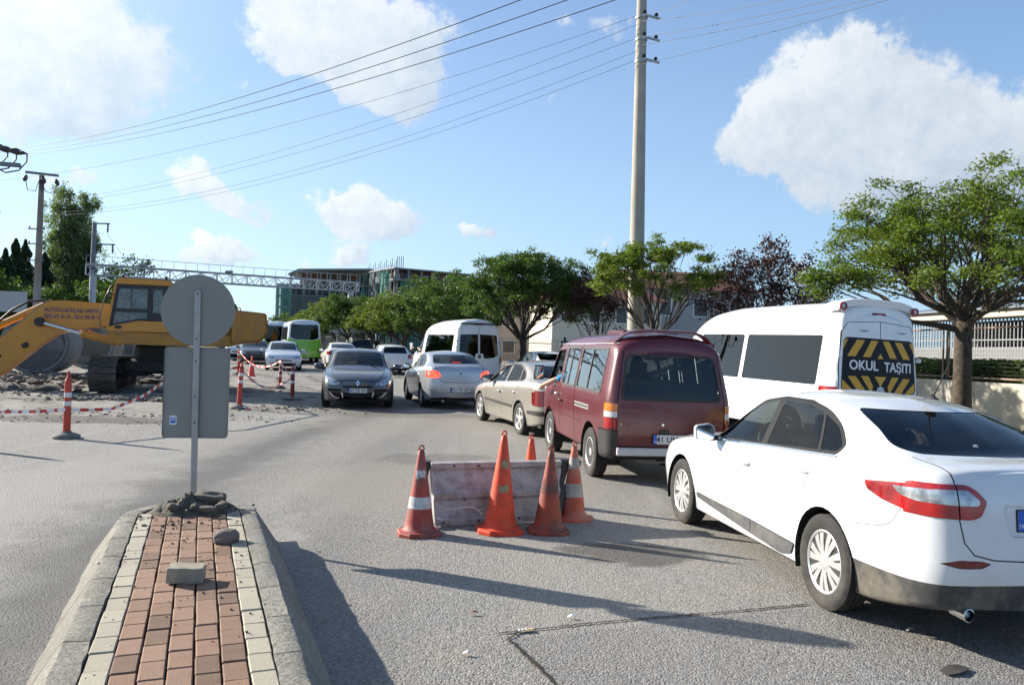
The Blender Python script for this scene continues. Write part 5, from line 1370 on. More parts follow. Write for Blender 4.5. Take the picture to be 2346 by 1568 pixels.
def maroon_van():
    M = stand((1.885, 10.75, 0), (math.sin(R(-9.96)), math.cos(R(-9.96)), 0), 1.0)
    root = car_root('maroon_van', M, 'old maroon passenger van with a roof spoiler seen from behind', 'van', 'vans in the queue')
    pt = paint('paint_maroon', (.105, .013, .02), .32, .05, dirt=.35, dcol=(.15, .06, .06), coat=.4)
    S = [vst(3.20, .66, 0.455, .62, .92, .52, .98, 1.02), vst(3.14, .75, 0.395, .66, 1.0, .60, 1.07, 1.12), vst(2.98, .81, 0.365, .72, 1.08, .66, 1.20, 1.27), vst(2.70, .835, 0.355, .75, 1.13, .69, 1.47, 1.56),
        vst(2.42, .843, 0.355, .75, 1.16, .70, 1.72, 1.80), vst(2.1, .845, 0.355, .75, 1.17, .705, 1.80, 1.905), vst(1.2, .845, 0.355, .75, 1.17, .705, 1.835, 1.955), vst(0, .845, 0.355, .75, 1.17, .705, 1.84, 1.965),
        vst(-.45, .842, 0.355, .75, 1.17, .70, 1.82, 1.94, .0), vst(-.66, .83, 0.365, .75, 1.17, .685, 1.77, 1.88, .02), vst(-.76, .805, 0.385, .75, 1.16, .655, 1.71, 1.80, .05, .02), vst(-.81, .765, 0.405, .75, 1.15, .61, 1.66, 1.73, .085, .03), vst(-.835, .715, 0.420, .75, 1.14, .56, 1.62, 1.68, .11, .04)]
    b = Body(S, RADV, SEGV, step=.08, bulge_r=.025)
    for x in (0, 2.44): b.cut('cut_away', 'LR', arch(x, .345, .395))
    dp = rpoly([(2.72, 1.16), (2.33, 1.66), (1.83, 1.69), (1.80, 1.17)], [.04, .05, .03, .03], 3)
    b.cut('cut_away', 'L', dp, minn=.05); b.cut('side_window', 'R', dp, minn=.05)
    for x0, x1 in ((1.64, .92), (.78, -.40)):
        b.cut('window_rubber', 'LR', rpoly([(x0+.035, 1.135), (x0+.035, 1.735), (x1-.035, 1.735), (x1-.035-.0, 1.135)], .06, 4), minn=.05)
        b.cut('side_window', 'LR', rpoly([(x0, 1.17), (x0, 1.70), (x1, 1.70), (x1, 1.17)], .05, 4), minn=.05)
        xm = (x0+x1)/2+.05; b.cut('window_rubber', 'LR', [(xm-.018, 1.17), (xm-.018, 1.70), (xm+.018, 1.70), (xm+.018, 1.17)], minn=.05)
    b.cut('window_rubber', 'B', rpoly([(-.675, 1.08), (.675, 1.08), (.595, 1.665), (-.595, 1.665)], .09, 5), minn=.1)
    b.cut('rear_window', 'B', rpoly([(-.64, 1.115), (.64, 1.115), (.565, 1.63), (-.565, 1.63)], .08, 5), minn=.1)
    b.cut('windscreen', 'F', rpoly([(-.66, 1.2), (.66, 1.2), (.62, 1.72), (-.62, 1.72)], .08, 4), minn=.1)
    b.line('seam_doors', 'L', [(1.74, 1.74), (1.73, 1.1), (1.74, .5), (1.80, .34)], .010); b.line('seam_doors', 'L', [(.83, 1.78), (.83, 1.1), (.84, .35)], .016); b.line('seam_doors', 'L', [(2.76, 1.12), (2.80, .9), (2.79, .75)], .010)
    b.line('seam_doors', 'L', [(1.72, .33), (.84, .31)], .010)
    b.line('seam_fuel', 'L', [(1.68, .86), (1.54, .86), (1.54, .66), (1.68, .66)], .008, closed=True)
    b.cut('slide_rail', 'L', [(.78, .955), (.02, .955), (.02, .885), (.78, .885)]); b.cut('slide_rail_slot', 'L', [(.78, .93), (.06, .93), (.06, .91), (.78, .91)])
    b.line('crease', 'LR', [(3.0, .70), (.42, .70)], .012); b.line('crease', 'LR', [(-.42, .70), (-.62, .70)], .012)
    b.cut('drip_rail', 'LR', [(2.3, 1.765), (-.60, 1.795), (-.60, 1.78), (2.3, 1.75)], minn=.05)
    for s in (1, -1):
        b.line('seam_hatch', 'B', [(.62*s, 1.70), (.72*s, 1.02), (.70*s, .58), (.69*s, .44)], .012, minn=.05)
        for nm, z0, z1 in (('indicator_lamp', .945, 1.04), ('reverse_lamp', .865, .94), ('tail_lamp', .73, .86)):
            b.cut(nm, 'B', [(.95*s, z0), (.725*s, z0), (.725*s, z1), (.95*s, z1)], minn=.1)
            b.cut(nm, 'LR', [(-.715, z0), (-.715, z1), (-1.4, z1), (-1.4, z0)], minn=.3)
    b.line('seam_hatch', 'B', [(-.69, .505), (.69, .505)], .012, minn=.05)
    b.cut('corner_bumper', 'LR', [(-.65, .20), (-.67, .44), (-.70, .70), (-1.4, .70), (-1.4, .20)], minn=.3)
    for s in (1, -1): b.cut('corner_bumper', 'B', [(.95*s, .2), (.715*s, .2), (.715*s, .70), (.95*s, .70)], minn=.02)
    b.finish(root, {'body': pt, 'side_window': glass('glass_van', (.36, .42, .43), 1.55, 2.2), 'rear_window': glass('glass_van_rear', (.20, .25, .26), 1.5, 1.2), 'windscreen': G_CLEAR, 'window_rubber': pbr('window_rubber', (.03, .028, .028), .7), 'seam_doors': M_DARK, 'seam_fuel': M_DARK, 'seam_hatch': M_DARK,
        'slide_rail': pbr('rail_alu', (.55, .54, .53), .35, .7), 'slide_rail_slot': M_DARK, 'crease': pt, 'drip_rail': pbr('drip_chrome', (.5, .45, .45), .3, .6), 'indicator_lamp': M_LENSA, 'reverse_lamp': pbr('reverse_lens', (.55, .55, .53), .2, var=.2, vscale=20, coat=.8), 'tail_lamp': M_LENSR, 'corner_bumper': M_BLACK},
        names={'seam_doors': 'door_gap', 'seam_fuel': 'fuel_flap_gap', 'seam_hatch': 'tailgate_gap'},
        offset={'seam_doors': -.008, 'seam_fuel': -.004, 'seam_hatch': -.006, 'slide_rail': .006, 'slide_rail_slot': -.004, 'drip_rail': .012, 'indicator_lamp': .010, 'reverse_lamp': .008, 'tail_lamp': .010, 'corner_bumper': .022, 'window_rubber': .006, 'crease': -.006, 'side_window': -.004, 'rear_window': -.004})
    bp = MB(); bp.bbox((-.855, 0, .445), (.05, 1.42, .10), .012); bp.build('bumper_bar', pbr('bumper_grey', (.50, .50, .50), .5, var=.1, dirt=((.25, .22, .18), .5, 4)), root)
    sp = MB(); n = 16; pts = []
    for k in range(n+1):
        t = -1+2*k/n; pts.append((-.42-.10*(1-abs(t)**3), t*.66, 1.80+.155*(1-abs(t)**5)+.02))
    vs = []
    for (x, y, z) in pts:
        for dx, dz in ((.10, -.005), (.0, .022), (-.09, .01), (-.09, -.012), (.0, -.02)): vs.append((x+dx, y, z+dz))
    fs = [(k*5+j, k*5+(j+1) % 5, (k+1)*5+(j+1) % 5, (k+1)*5+j) for k in range(n) for j in range(5)]
    sp.add(vs, fs+[(4, 3, 2, 1, 0), tuple(n*5+j for j in range(5))])
    for s in (1, -1): sp.bbox((-.40, s*.66, 1.79), (.30, .055, .09), .02)
    sp.build('roof_spoiler', pt, root, 40)
    hat = MB(); hat.bbox((.55, -.05, 1.955), (.75, .8, .06), .025); hat.build('roof_hatch', pt, root, 40)
    for x in (0, 2.44):
        for s in (1, -1): wheel_well(root, x, s*.835, s*.50, .345, .395); add_wheel(root, x, s*.735, .325, .185, 'van')
    underpan(root, -.75, 3.0, .70, .36)
    handles(root, [(1.86, .985, .845)], M_CHROME, .85, .13); handles(root, [(1.58, .90, .845)], M_BLACK, .85, .12)
    for s in (1, -1):
        mi = MB(); mi.bbox((2.62, s*1.0, 1.28), (.06, .17, .24), .03); mo = mi.build('door_mirror', M_BLACK, root, 50)
        ar = MB(); ar.tube([(2.66, s*.82, 1.20), (2.66, s*.93, 1.22)], .016, 6); ar.build('mirror_arm', M_BLACK, mo)
        g = MB(); g.bbox((2.588, s*1.0, 1.28), (.004, .14, .20), .002); g.build('mirror_glass', MATS['mirror_glass'], mo)
        ft = MB(); ft.bbox((3.16, s*.72, .78), (.10, .05, .13), .02); ft.build('front_indicator', M_LENSA, root)
    interior(root, -.7, 2.9, .76, .42, [(1.95, .40, .62), (1.95, -.40, .62)], 2.62, 1.2, .40)
    for bx in (1.0, .2, -.35):
        bn = MB(); bn.bbox((bx, 0, .72), (.5, 1.35, .14), .04); bn.bbox((bx-.27, 0, 1.02), (.12, 1.35, .55), .05, Matrix.Rotation(R(-10), 3, 'Y')); bn.build('bench_seat', pbr('bench_grey', (.09, .09, .10), .9, var=.2), root, 50)
    lk = MB(); lk.lathe([(.016, 0), (.016, .012), (0, .014)], 12, axis='X'); lk.v = [(-.858-p[0], .12+p[1], .79+p[2]) for p in lk.v]; lk.build('tailgate_lock', M_CHROME, root)
    hd = MB(); hd.bbox((-.86, .10, .70), (.03, .12, .05), .012); hd.build('tailgate_handle', M_BLACK, root)
    plate(root, (-.868, -.02, .605), (0, -1, 0), (0, 0, 1), '41 UM', w=.52, h=.115, sep=False, shift=-.10)
    ex = MB(); ex.tube([(-.6, .45, .36), (-.7, .40, .32), (-.74, .2, .30), (-.73, -.1, .31)], .018, 8); ex.build('tow_hose', pbr('hose', (.16, .14, .11), .8), root)
    ax_ = MB(); ax_.cyl((0, -.7, .32), (0, .7, .32), .05, n=10); ax_.bbox((-.55, -.2, .30), (.5, .4, .16), .04); ax_.build('rear_axle', M_DARK, root)
    D = M @ Matrix.Translation((1.92, .40, .82))
    driver(D, 'driver in a bright blue shirt leaning an arm out of the maroon van', (.02, .30, .55), ((-.04, .2, .45), (.14, .47, .36), (.36, .60, .26), (.45, .60, .22)))
maroon_van()

def panel_van(name, M, label, mat, rear, side_windows, roof_spoiler, zroof=2.70, stretch=0.0):
    root = car_root(name, M, label, 'minibus', 'white minibuses in the queue')
    k = zroof/2.70
    S = [vst(4.62, .72, .42, .62, .82, .55, .92, .96), vst(4.55, .84, .36, .66, .92, .66, 1.02, 1.07), vst(4.36, .93, .33, .72, 1.05, .74, 1.15, 1.22), vst(4.05, .97, .32, .78, 1.18, .78, 1.33, 1.42), vst(3.55, .985, .32, .8, 1.25, .80, 1.72, 1.86), vst(3.10, .99, .32, .8, 1.27, .80, 2.08*k**.5, 2.22*k**.5),
        vst(2.75, .99, .32, .8, 1.28, .80, 2.30*k**.7, 2.42*k), vst(2.2, .99, .32, .8, 1.28, .80, 2.44*k, 2.60*k), vst(1.5, .99, .32, .8, 1.28, .80, 2.48*k, 2.68*k), vst(0, .99, .32, .8, 1.28, .80, 2.50*k, 2.70*k), vst(-.85, .985, .32, .8, 1.28, .80, 2.49*k, 2.69*k),
        vst(-1.08, .97, .33, .8, 1.28, .785, 2.46*k, 2.65*k, .01), vst(-1.19, .94, .35, .8, 1.27, .75, 2.41*k, 2.58*k, .04), vst(-1.24, .90, .37, .8, 1.26, .70, 2.36*k, 2.51*k, .08), vst(-1.26, .85, .385, .8, 1.25, .65, 2.31*k, 2.45*k, .11)]
    S = [((x+stretch if x >= 1.5 else x), q) for x, q in S]; WB = 3.66+stretch; T = lambda P: [(a+stretch, z) for a, z in P]
    b = Body(S, RADV, SEGV, step=.11, bulge_r=.04)
    for x in (0, WB): b.cut('cut_away', 'LR', arch(x, .36, .42))
    dp = rpoly([(3.95, 1.27), (3.30, 1.95), (2.98, 1.98), (2.96, 1.22)], [.05, .06, .03, .05], 3)
    b.cut('window_trim', 'LR', T(rpoly([(4.05, 1.22), (3.32, 2.0), (2.94, 2.02), (2.92, 1.18)], .05, 3)), minn=.05); b.cut('side_window', 'LR', T(dp), minn=.05)
    for x0, x1, z0, z1 in side_windows:
        b.cut('passenger_window', 'LR', rpoly([(x0, z0), (x0, z1), (x1, z1), (x1, z0)], .06, 4), minn=.05)
    b.cut('windscreen', 'F', rpoly([(-.76, 1.3), (.76, 1.3), (.70, 2.1), (-.70, 2.1)], .1, 4), minn=.1)
    b.line('seam_doors', 'L', T([(2.84, 2.1), (2.84, 1.2), (2.86, .5), (2.95, .38)]), .012); b.line('seam_doors', 'L', T([(1.52, 2.15), (1.52, .4)]), .010)
    b.line('swage', 'LR', [(2.7+stretch, 1.10), (-1.15, 1.10)], .014); b.line('swage', 'LR', [(2.5+stretch, 2.24), (-1.1, 2.24)], .012)
    for s in (1, -1):
        b.line('seam_rear', 'B', [(.705*s, 2.35), (.80*s, 2.2), (.86*s, 1.6), (.875*s, 1.0), (.87*s, .52)], .014, minn=.03)
    b.line('seam_rear', 'B', [(-.70, 2.36), (0, 2.41), (.70, 2.36)], .012, minn=.03); b.line('seam_rear', 'B', [(0, 2.40), (0, .5)], .014, minn=.03)
    b.cut('tail_lamp', 'LR', rpoly([(-1.13, .90), (-1.13, 1.20), (-1.5, 1.20), (-1.5, .90)], .03), minn=.3)
    for s in (1, -1): b.cut('tail_lamp', 'B', [(1.0*s, .90), (.89*s, .90), (.89*s, 1.20), (1.0*s, 1.20)], minn=.02)
    b.cut('rear_bumper', 'B', [(-1.1, .2), (1.1, .2), (1.1, .50), (-1.1, .50)], minn=.02); b.cut('rear_bumper', 'LR', [(-.5, .2), (-.5, .48), (-1.5, .5), (-1.5, .2)], minn=.02)
    mats = {'body': mat, 'side_window': G_TINT, 'passenger_window': glass('glass_bus', (.05, .055, .06), 1.5, 1.7), 'windscreen': G_CLEAR, 'window_trim': M_BLACK, 'seam_doors': M_SEAMW, 'seam_rear': M_SEAM, 'swage': mat, 'tail_lamp': M_LENSR, 'rear_bumper': pbr('bumper_dark', (.06, .06, .06), .7)}
    rear(b, root, mats)
    b.finish(root, mats, names={'seam_doors': 'door_gap', 'seam_rear': 'rear_door_gap', 'yellow_stripe_l': 'yellow_stripe'}, offset={'seam_doors': -.006, 'seam_rear': -.008, 'swage': -.006, 'tail_lamp': .008, 'rear_bumper': .02, 'passenger_window': -.003, 'yellow_stripe': .002, 'rear_panel': .001, 'rear_window': -.003})
    for x in (0, WB):
        for s in (1, -1): wheel_well(root, x, s*.98, s*.6, .37, .42); add_wheel(root, x, s*.87, .345, .22, 'van')
    underpan(root, -1.1, 4.4+stretch, .85, .42); handles(root, [(3.02+stretch, 1.12, .985)], mat, .99, .18)
    for s in (1, -1):
        mi = MB(); mi.bbox((3.80+stretch, s*1.17, 1.45), (.10, .20, .36), .05); mo = mi.build('door_mirror', M_BLACK, root, 50); g = MB(); g.bbox((3.747+stretch, s*1.17, 1.45), (.004, .16, .30), .002); g.build('mirror_glass', MATS['mirror_glass'], mo)
        ar = MB(); ar.tube([(3.86+stretch, s*.95, 1.32), (3.84+stretch, s*1.10, 1.36)], .03, 6); ar.build('mirror_arm', M_BLACK, mo)
    interior(root, -1.0, 3.9+stretch, .9, .60, [(2.9+stretch, .48, .72), (2.9+stretch, -.48, .72)], 3.85+stretch, 1.32, .48)
    sm = seat_mesh(.9, .66).mesh('seat', 50); sm.materials.append(pbr('bus_seat', (.10, .035, .03), .9, var=.2))
    for sx in (1.9, 1.1, .3, -.5):
        for sy in (.46, -.46): link('seat', sm, root, (sx, sy, .78))
    for s in (1, -1):
        for z in (1.0, 1.75):
            hg = MB(); hg.bbox((-1.20, s*(.955 if z < 1.3 else .90), z), (.10, .05, .07), .01); hg.build('door_hinge', mat, root)
    hb = MB(); hb.bbox((-1.135, 0, 2.455*k), (.05, .30, .045), .012, Matrix.Rotation(R(20), 3, 'Y')); hb.build('high_brake_lamp', M_LENSR, root)
    roof_spoiler(root, k)
    return root

def school_minibus():
    wht = paint('paint_minibus', (.79, .79, .79), .3, dirt=.10)
    th = R(-17.5); M = stand((6.22, 15.35, 0), (math.sin(th), math.cos(th), 0), 1.0, wb=3.66) @ Matrix.Rotation(R(1.2), 4, 'X')
    blk = pbr('decal_black', (.016, .017, .02), .5, var=.1, spec=.2); yel = pbr('decal_yellow', (.62, .33, .015), .4, var=.08)
    def rear(b, root, mats):
        pan = rpoly([(-.83, 1.17), (-.66, 1.06), (-.30, 1.02), (.30, 1.02), (.66, 1.06), (.83, 1.17), (.775, 2.06), (.70, 2.10), (-.70, 2.10), (-.775, 2.06)], [.05, .05, 0, 0, .05, .05, .04, .04, .04, .04], 4)
        b.cut('rear_panel', 'B', pan, minn=.05)
        def st(pts):      # the stripes are printed alike on the two doors, mirrored; seen from behind +y is to the left
            b.cut('yellow_stripe', 'B', pts, minn=.05); b.cut('yellow_stripe', 'B', [(-p[0], p[1]) for p in pts], minn=.05)
        zt, zm = 2.06, 1.76
        st([(.765, zt), (.68, zt), (.79, 1.86), (.785, 1.95)][::1]); st([(.50, zt), (.33, zt), (.53, zm), (.70, zm)]); st([(.20, zt), (.05, zt), (.22, zm), (.38, zm)]); st([(.0, 1.84), (.065, zm-.02), (.0, zm-.02)])
        zt, zm = 1.42, 1.08
        st([(.0, zt), (.13, zt), (.0, 1.24)]); st([(.26, zt), (.42, zt), (.20, 1.12), (.16, 1.24)]); st([(.53, zt-.01), (.69, zt-.02), (.42, 1.06), (.24, 1.06)]); st([(.80, 1.34), (.81, 1.19), (.72, 1.12), (.50, 1.08)])
        mats['rear_panel'] = blk; mats['yellow_stripe'] = yel
    def spoiler(root, k):
        sp = MB(); n = 12; vs = []
        for i in range(n+1):
            t = -1+2*i/n; y = t*.84; e = abs(t)**4
            for x, z in ((-.80, 2.70*k), (-1.12, 2.715*k), (-1.16, 2.70*k), (-1.14, 2.58*k), (-.85, 2.55*k)): vs.append((x+.05*e, y, z-.10*e))
        fs = [(i*5+j, i*5+(j+1) % 5, (i+1)*5+(j+1) % 5, (i+1)*5+j) for i in range(n) for j in range(5)]
        sp.add(vs, fs+[(4, 3, 2, 1, 0), tuple(n*5+j for j in range(5))]); sp.build('roof_spoiler', wht, root, 35)
        for s in (1, -1):
            c = (-1.14, s*.80, 2.55*k)
            ring = MB(); ring.lathe([(.075, 0), (.075, .03), (.05, .045), (.042, .02)], 20, axis='X'); ring.v = [(c[0]-p[0], c[1]+p[1], c[2]+p[2]) for p in ring.v]; ro = ring.build('marker_lamp', M_LENSR, root, 50)
            ds = MB(); ds.lathe([(.045, 0), (0, .001)], 16, axis='X'); ds.v = [(c[0]-.025-p[0], c[1]+p[1], c[2]+p[2]) for p in ds.v]; ds.build('marker_lamp_centre', M_LENSW, ro)
    root = panel_van('school_minibus', M, 'white school minibus with yellow and black striped rear doors', wht, rear, [(3.40, 1.70, 1.20, 2.12), (1.58, -.75, 1.20, 2.12)], spoiler, 2.80, .8)
    def skinx(y, z): return -1.26+.022+.088*max(0, min(1, (z-1.25)/1.12))-.04*(1-min(1, (y/.88)**2))
    def conform(me):
        for v in me.vertices: v.co.x = skinx(v.co.y, v.co.z)-.005+(v.co.x-X)
    X = -1.275
    wl = pbr('decal_white', (.74, .74, .74), .5, var=.04)
    text('lettering', 'OKUL', .24, wl, root, (X, .36, 1.60), (0, -1, 0), (0, 0, 1), bold=.006, width=.62, conform=conform); text('lettering', 'TAŞITI', .24, wl, root, (X, -.40, 1.59), (0, -1, 0), (0, 0, 1), bold=.006, width=.62, conform=conform)
    bd = MB(); bd.lathe([(.085, 0), (.085, .015), (.072, .018)], 28, axis='X'); bd.v = [(X-p[0], p[1], 1.16+p[2]) for p in bd.v]; bo = bd.build('badge', M_STEEL, root, 40)
    g = MB(); g.lathe([(.072, .0), (0, .001)], 24, axis='X'); g.v = [(X-.004-p[0], p[1], 1.16+p[2]) for p in g.v]; g.build('badge_ground', pbr('badge_dark', (.05, .07, .11), .3), bo)
    def bar(p, q):
        m_ = MB(); m_.tube([(X-.012, p[0], 1.16+p[1]), (X-.012, q[0], 1.16+q[1])], .007, 6); m_.build('badge_stroke', M_WHITE, bo)
    for s in (1, -1):
        bar((.036*s, .055), (0, .008)); bar((.066*s, .015), (.036*s, -.055)); bar((.036*s, -.055), (0, .0))
        lg = MB(); lg.tube([(X, s*.42-.10, 2.235), (X-.005, s*.42-.03, 2.218), (X-.005, s*.42, 2.226), (X-.005, s*.42+.03, 2.218), (X, s*.42+.10, 2.238)], [.003, .010, .012, .010, .003], 6); lg.build('door_emblem', pbr('emblem', (.10, .13, .16), .4, .6), root)
school_minibus()

def white_minibus():
    wht = paint('paint_minibus_dusty', (.62, .63, .64), .35, dirt=.2)
    f = Vector((-.40, .917, 0)).normalized(); left = Vector((-f.y, f.x, 0))
    rl = at(1042, 850, 29.5)
    o = Vector((rl.x, rl.y, 0))+f*1.25-left*.95
    M = stand(o, f, 1.0, wb=3.66)
    def rear(b, root, mats):
        for s in (1, -1):
            b.cut('rear_window', 'B', rpoly([(.035*s, 1.14), (.30*s, 1.10), (.62*s, 1.14), (.80*s, 1.24), (.74*s, 2.0), (.035*s, 2.02)], [.01, .05, .05, .06, .06, .01], 4), minn=.05)
        mats['rear_window'] = glass('glass_minibus_rear', (.10, .09, .09), 1.5, 1.0)
    def spoiler(root, k):
        sp = MB(); sp.bbox((-1.10, 0, 2.50*k), (.20, 1.40, .05), .02); sp.build('roof_spoiler', M_BLACK, root)
        pl = MB(); pl.prism(rpoly([(-.18, -.14), (.18, -.14), (.15, .12), (-.15, .12)], .06, 4), 0, .03, ((-1.285, 0, 1.17), (0, -1, 0), (0, 0, 1), (-1, 0, 0))); po = pl.build('handle_plate', wht, root)
        bd = MB(); bd.lathe([(.075, 0), (.075, .012), (.062, .014), (.062, .004), (0, .004)], 24, axis='X'); bd.v = [(-1.315-p[0], p[1], 1.18+p[2]) for p in bd.v]; bo = bd.build('badge', M_SEAM, po, 40)
        for a in (90, 210, 330):
            st = MB(); st.tube([(-1.33, 0, 1.18), (-1.33, .065*math.cos(R(a)), 1.18+.065*math.sin(R(a)))], [.012, .003], 6); st.build('badge_star', M_CHROME, bo)
        em = MB(); em.tube([(-1.30, .28, .80), (-1.305, .06, .82), (-1.30, -.16, .80)], [.004, .03, .004], 6); em.build('door_emblem', M_CHROME, root)
    panel_van('white_minibus', M, 'white high roof minibus with dark windows ahead of the silver sedan', wht, rear, [(2.55, -.85, 1.22, 1.98)], spoiler, 2.62)
    D = M @ Matrix.Translation((2.85, .48, .95))
    driver(D, 'driver of the white minibus resting a bare arm in the window', (.05, .05, .055), ((-.04, .2, .45), (.20, .50, .34), (.42, .55, .42), (.50, .52, .46)))
white_minibus()

def bus(M, label, facing_rear=True):
    root = car_root('green_bus', M, label, 'bus', 'green and white buses')
    grn = paint('paint_green', (.17, .46, .012), .35, dirt=.1); wht = paint('paint_bus_white', (.70, .74, .78), .35, dirt=.1)
    W = 1.13
    S = [vst(6.2, 1.02, .40, .8, 1.28, .88, 2.55, 2.72), vst(6.12, 1.10, .36, .8, 1.3, .95, 2.64, 2.82), vst(5.9, W, .34, .8, 1.3, .99, 2.70, 2.88), vst(2, W, .34, .8, 1.3, 1.0, 2.72, 2.9), vst(-1.6, W, .34, .8, 1.3, 1.0, 2.72, 2.9), vst(-1.85, 1.11, .36, .8, 1.3, .97, 2.68, 2.86, .02), vst(-1.98, 1.06, .38, .8, 1.3, .90, 2.60, 2.76, .05), vst(-2.03, .99, .40, .8, 1.3, .82, 2.5, 2.64, .10)]
    b = Body(S, RADV, SEGV, step=.25, bulge_f=.12, bulge_r=.08, ncap=14)
    b.cut('green_skirt', 'LR', [(-3, 0), (7, 0), (7, 1.45), (-3, 1.45)], minn=.02)
    low = [(-1.3, 0), (1.3, 0), (1.3, 1.66), (.95, 1.66), (.7, 1.56), (-.7, 1.56), (-.95, 1.66), (-1.3, 1.66)]
    b.cut('green_skirt', 'B', low, minn=.02); b.cut('green_skirt', 'F', low, minn=.02)
    for x0 in (5.3, 3.9, 2.5, 1.1, -.3): b.cut('side_window', 'LR', rpoly([(x0, 1.52), (x0, 2.42), (x0-1.32, 2.42), (x0-1.32, 1.52)], .05, 3), minn=.05)
    b.cut('rear_window', 'B', rpoly([(-.90, 1.70), (-.6, 1.58), (.6, 1.58), (.90, 1.70), (.86, 2.56), (-.86, 2.56)], .08, 4), minn=.05)
    b.cut('windscreen', 'F', rpoly([(-1.0, 1.2), (1.0, 1.2), (.92, 2.5), (-.92, 2.5)], .08, 4), minn=.05)
    for s in (1, -1):
        b.cut('tail_lamp', 'B', ngon(10, .05, c=(.90*s, 1.02)), minn=.02); b.cut('tail_lamp', 'B', ngon(10, .06, c=(.90*s, .88)), minn=.02); b.cut('tail_lamp', 'B', ngon(10, .04, c=(.72*s, 2.58)), minn=.02)
    b.cut('valance', 'B', [(-1.2, 0), (1.2, 0), (1.2, .42), (-1.2, .42)], minn=.02)
    gl = glass('glass_busdark', (.03, .035, .04), 1.5, 1.4)
    b.finish(root, {'body': wht, 'green_skirt': grn, 'side_window': gl, 'rear_window': gl, 'windscreen': gl, 'tail_lamp': M_LENSR, 'valance': pbr('bus_valance', (.04, .09, .02), .6)}, offset={'tail_lamp': .01, 'side_window': .002, 'rear_window': .002})
    for x in (0, 4.2):
        for s in (1, -1): add_wheel(root, x, s*.98, .42, .24, 'van')
    underpan(root, -1.8, 5.8, 1.0, .45); fl = MB(); fl.box((2, 0, 1.0), (7.5, 2.0, .05)); fl.build('cabin_floor', M_SEAT, root)
    plate(root, (-2.11, 0, .72), (0, -1, 0), (0, 0, 1), '', w=.5)
    ink = pbr('bus_ink', (.03, .12, .01), .6); 
    for s in (1, -1):
        mi = MB(); mi.tube([(6.1, s*1.05, 2.5), (6.35, s*1.25, 2.4), (6.35, s*1.27, 2.2)], .02, 6); mo = mi.build('mirror_arm', M_BLACK, root); m2 = MB(); m2.bbox((6.33, s*1.27, 1.98), (.10, .20, .42), .04); m2.build('mirror_head', M_BLACK, mo)
    return root
def buses():
    p = at(700, 835, 50); f = Vector((-.33, .944, 0)); left = Vector((-f.y, f.x, 0)); f = f.normalized()
    o = Vector((p.x, p.y, 0))+f*2.0+left*.10
    bus(stand(o, f, .97, wb=4.2), 'green and white city bus seen from behind beyond the excavator')
    q = at(636, 825, 62); g = -f; o = Vector((q.x, q.y, 0))-g*6.1
    bus(stand(o, g, 1.0, wb=4.2), 'white and green bus coming the other way, half behind the excavator')
buses()

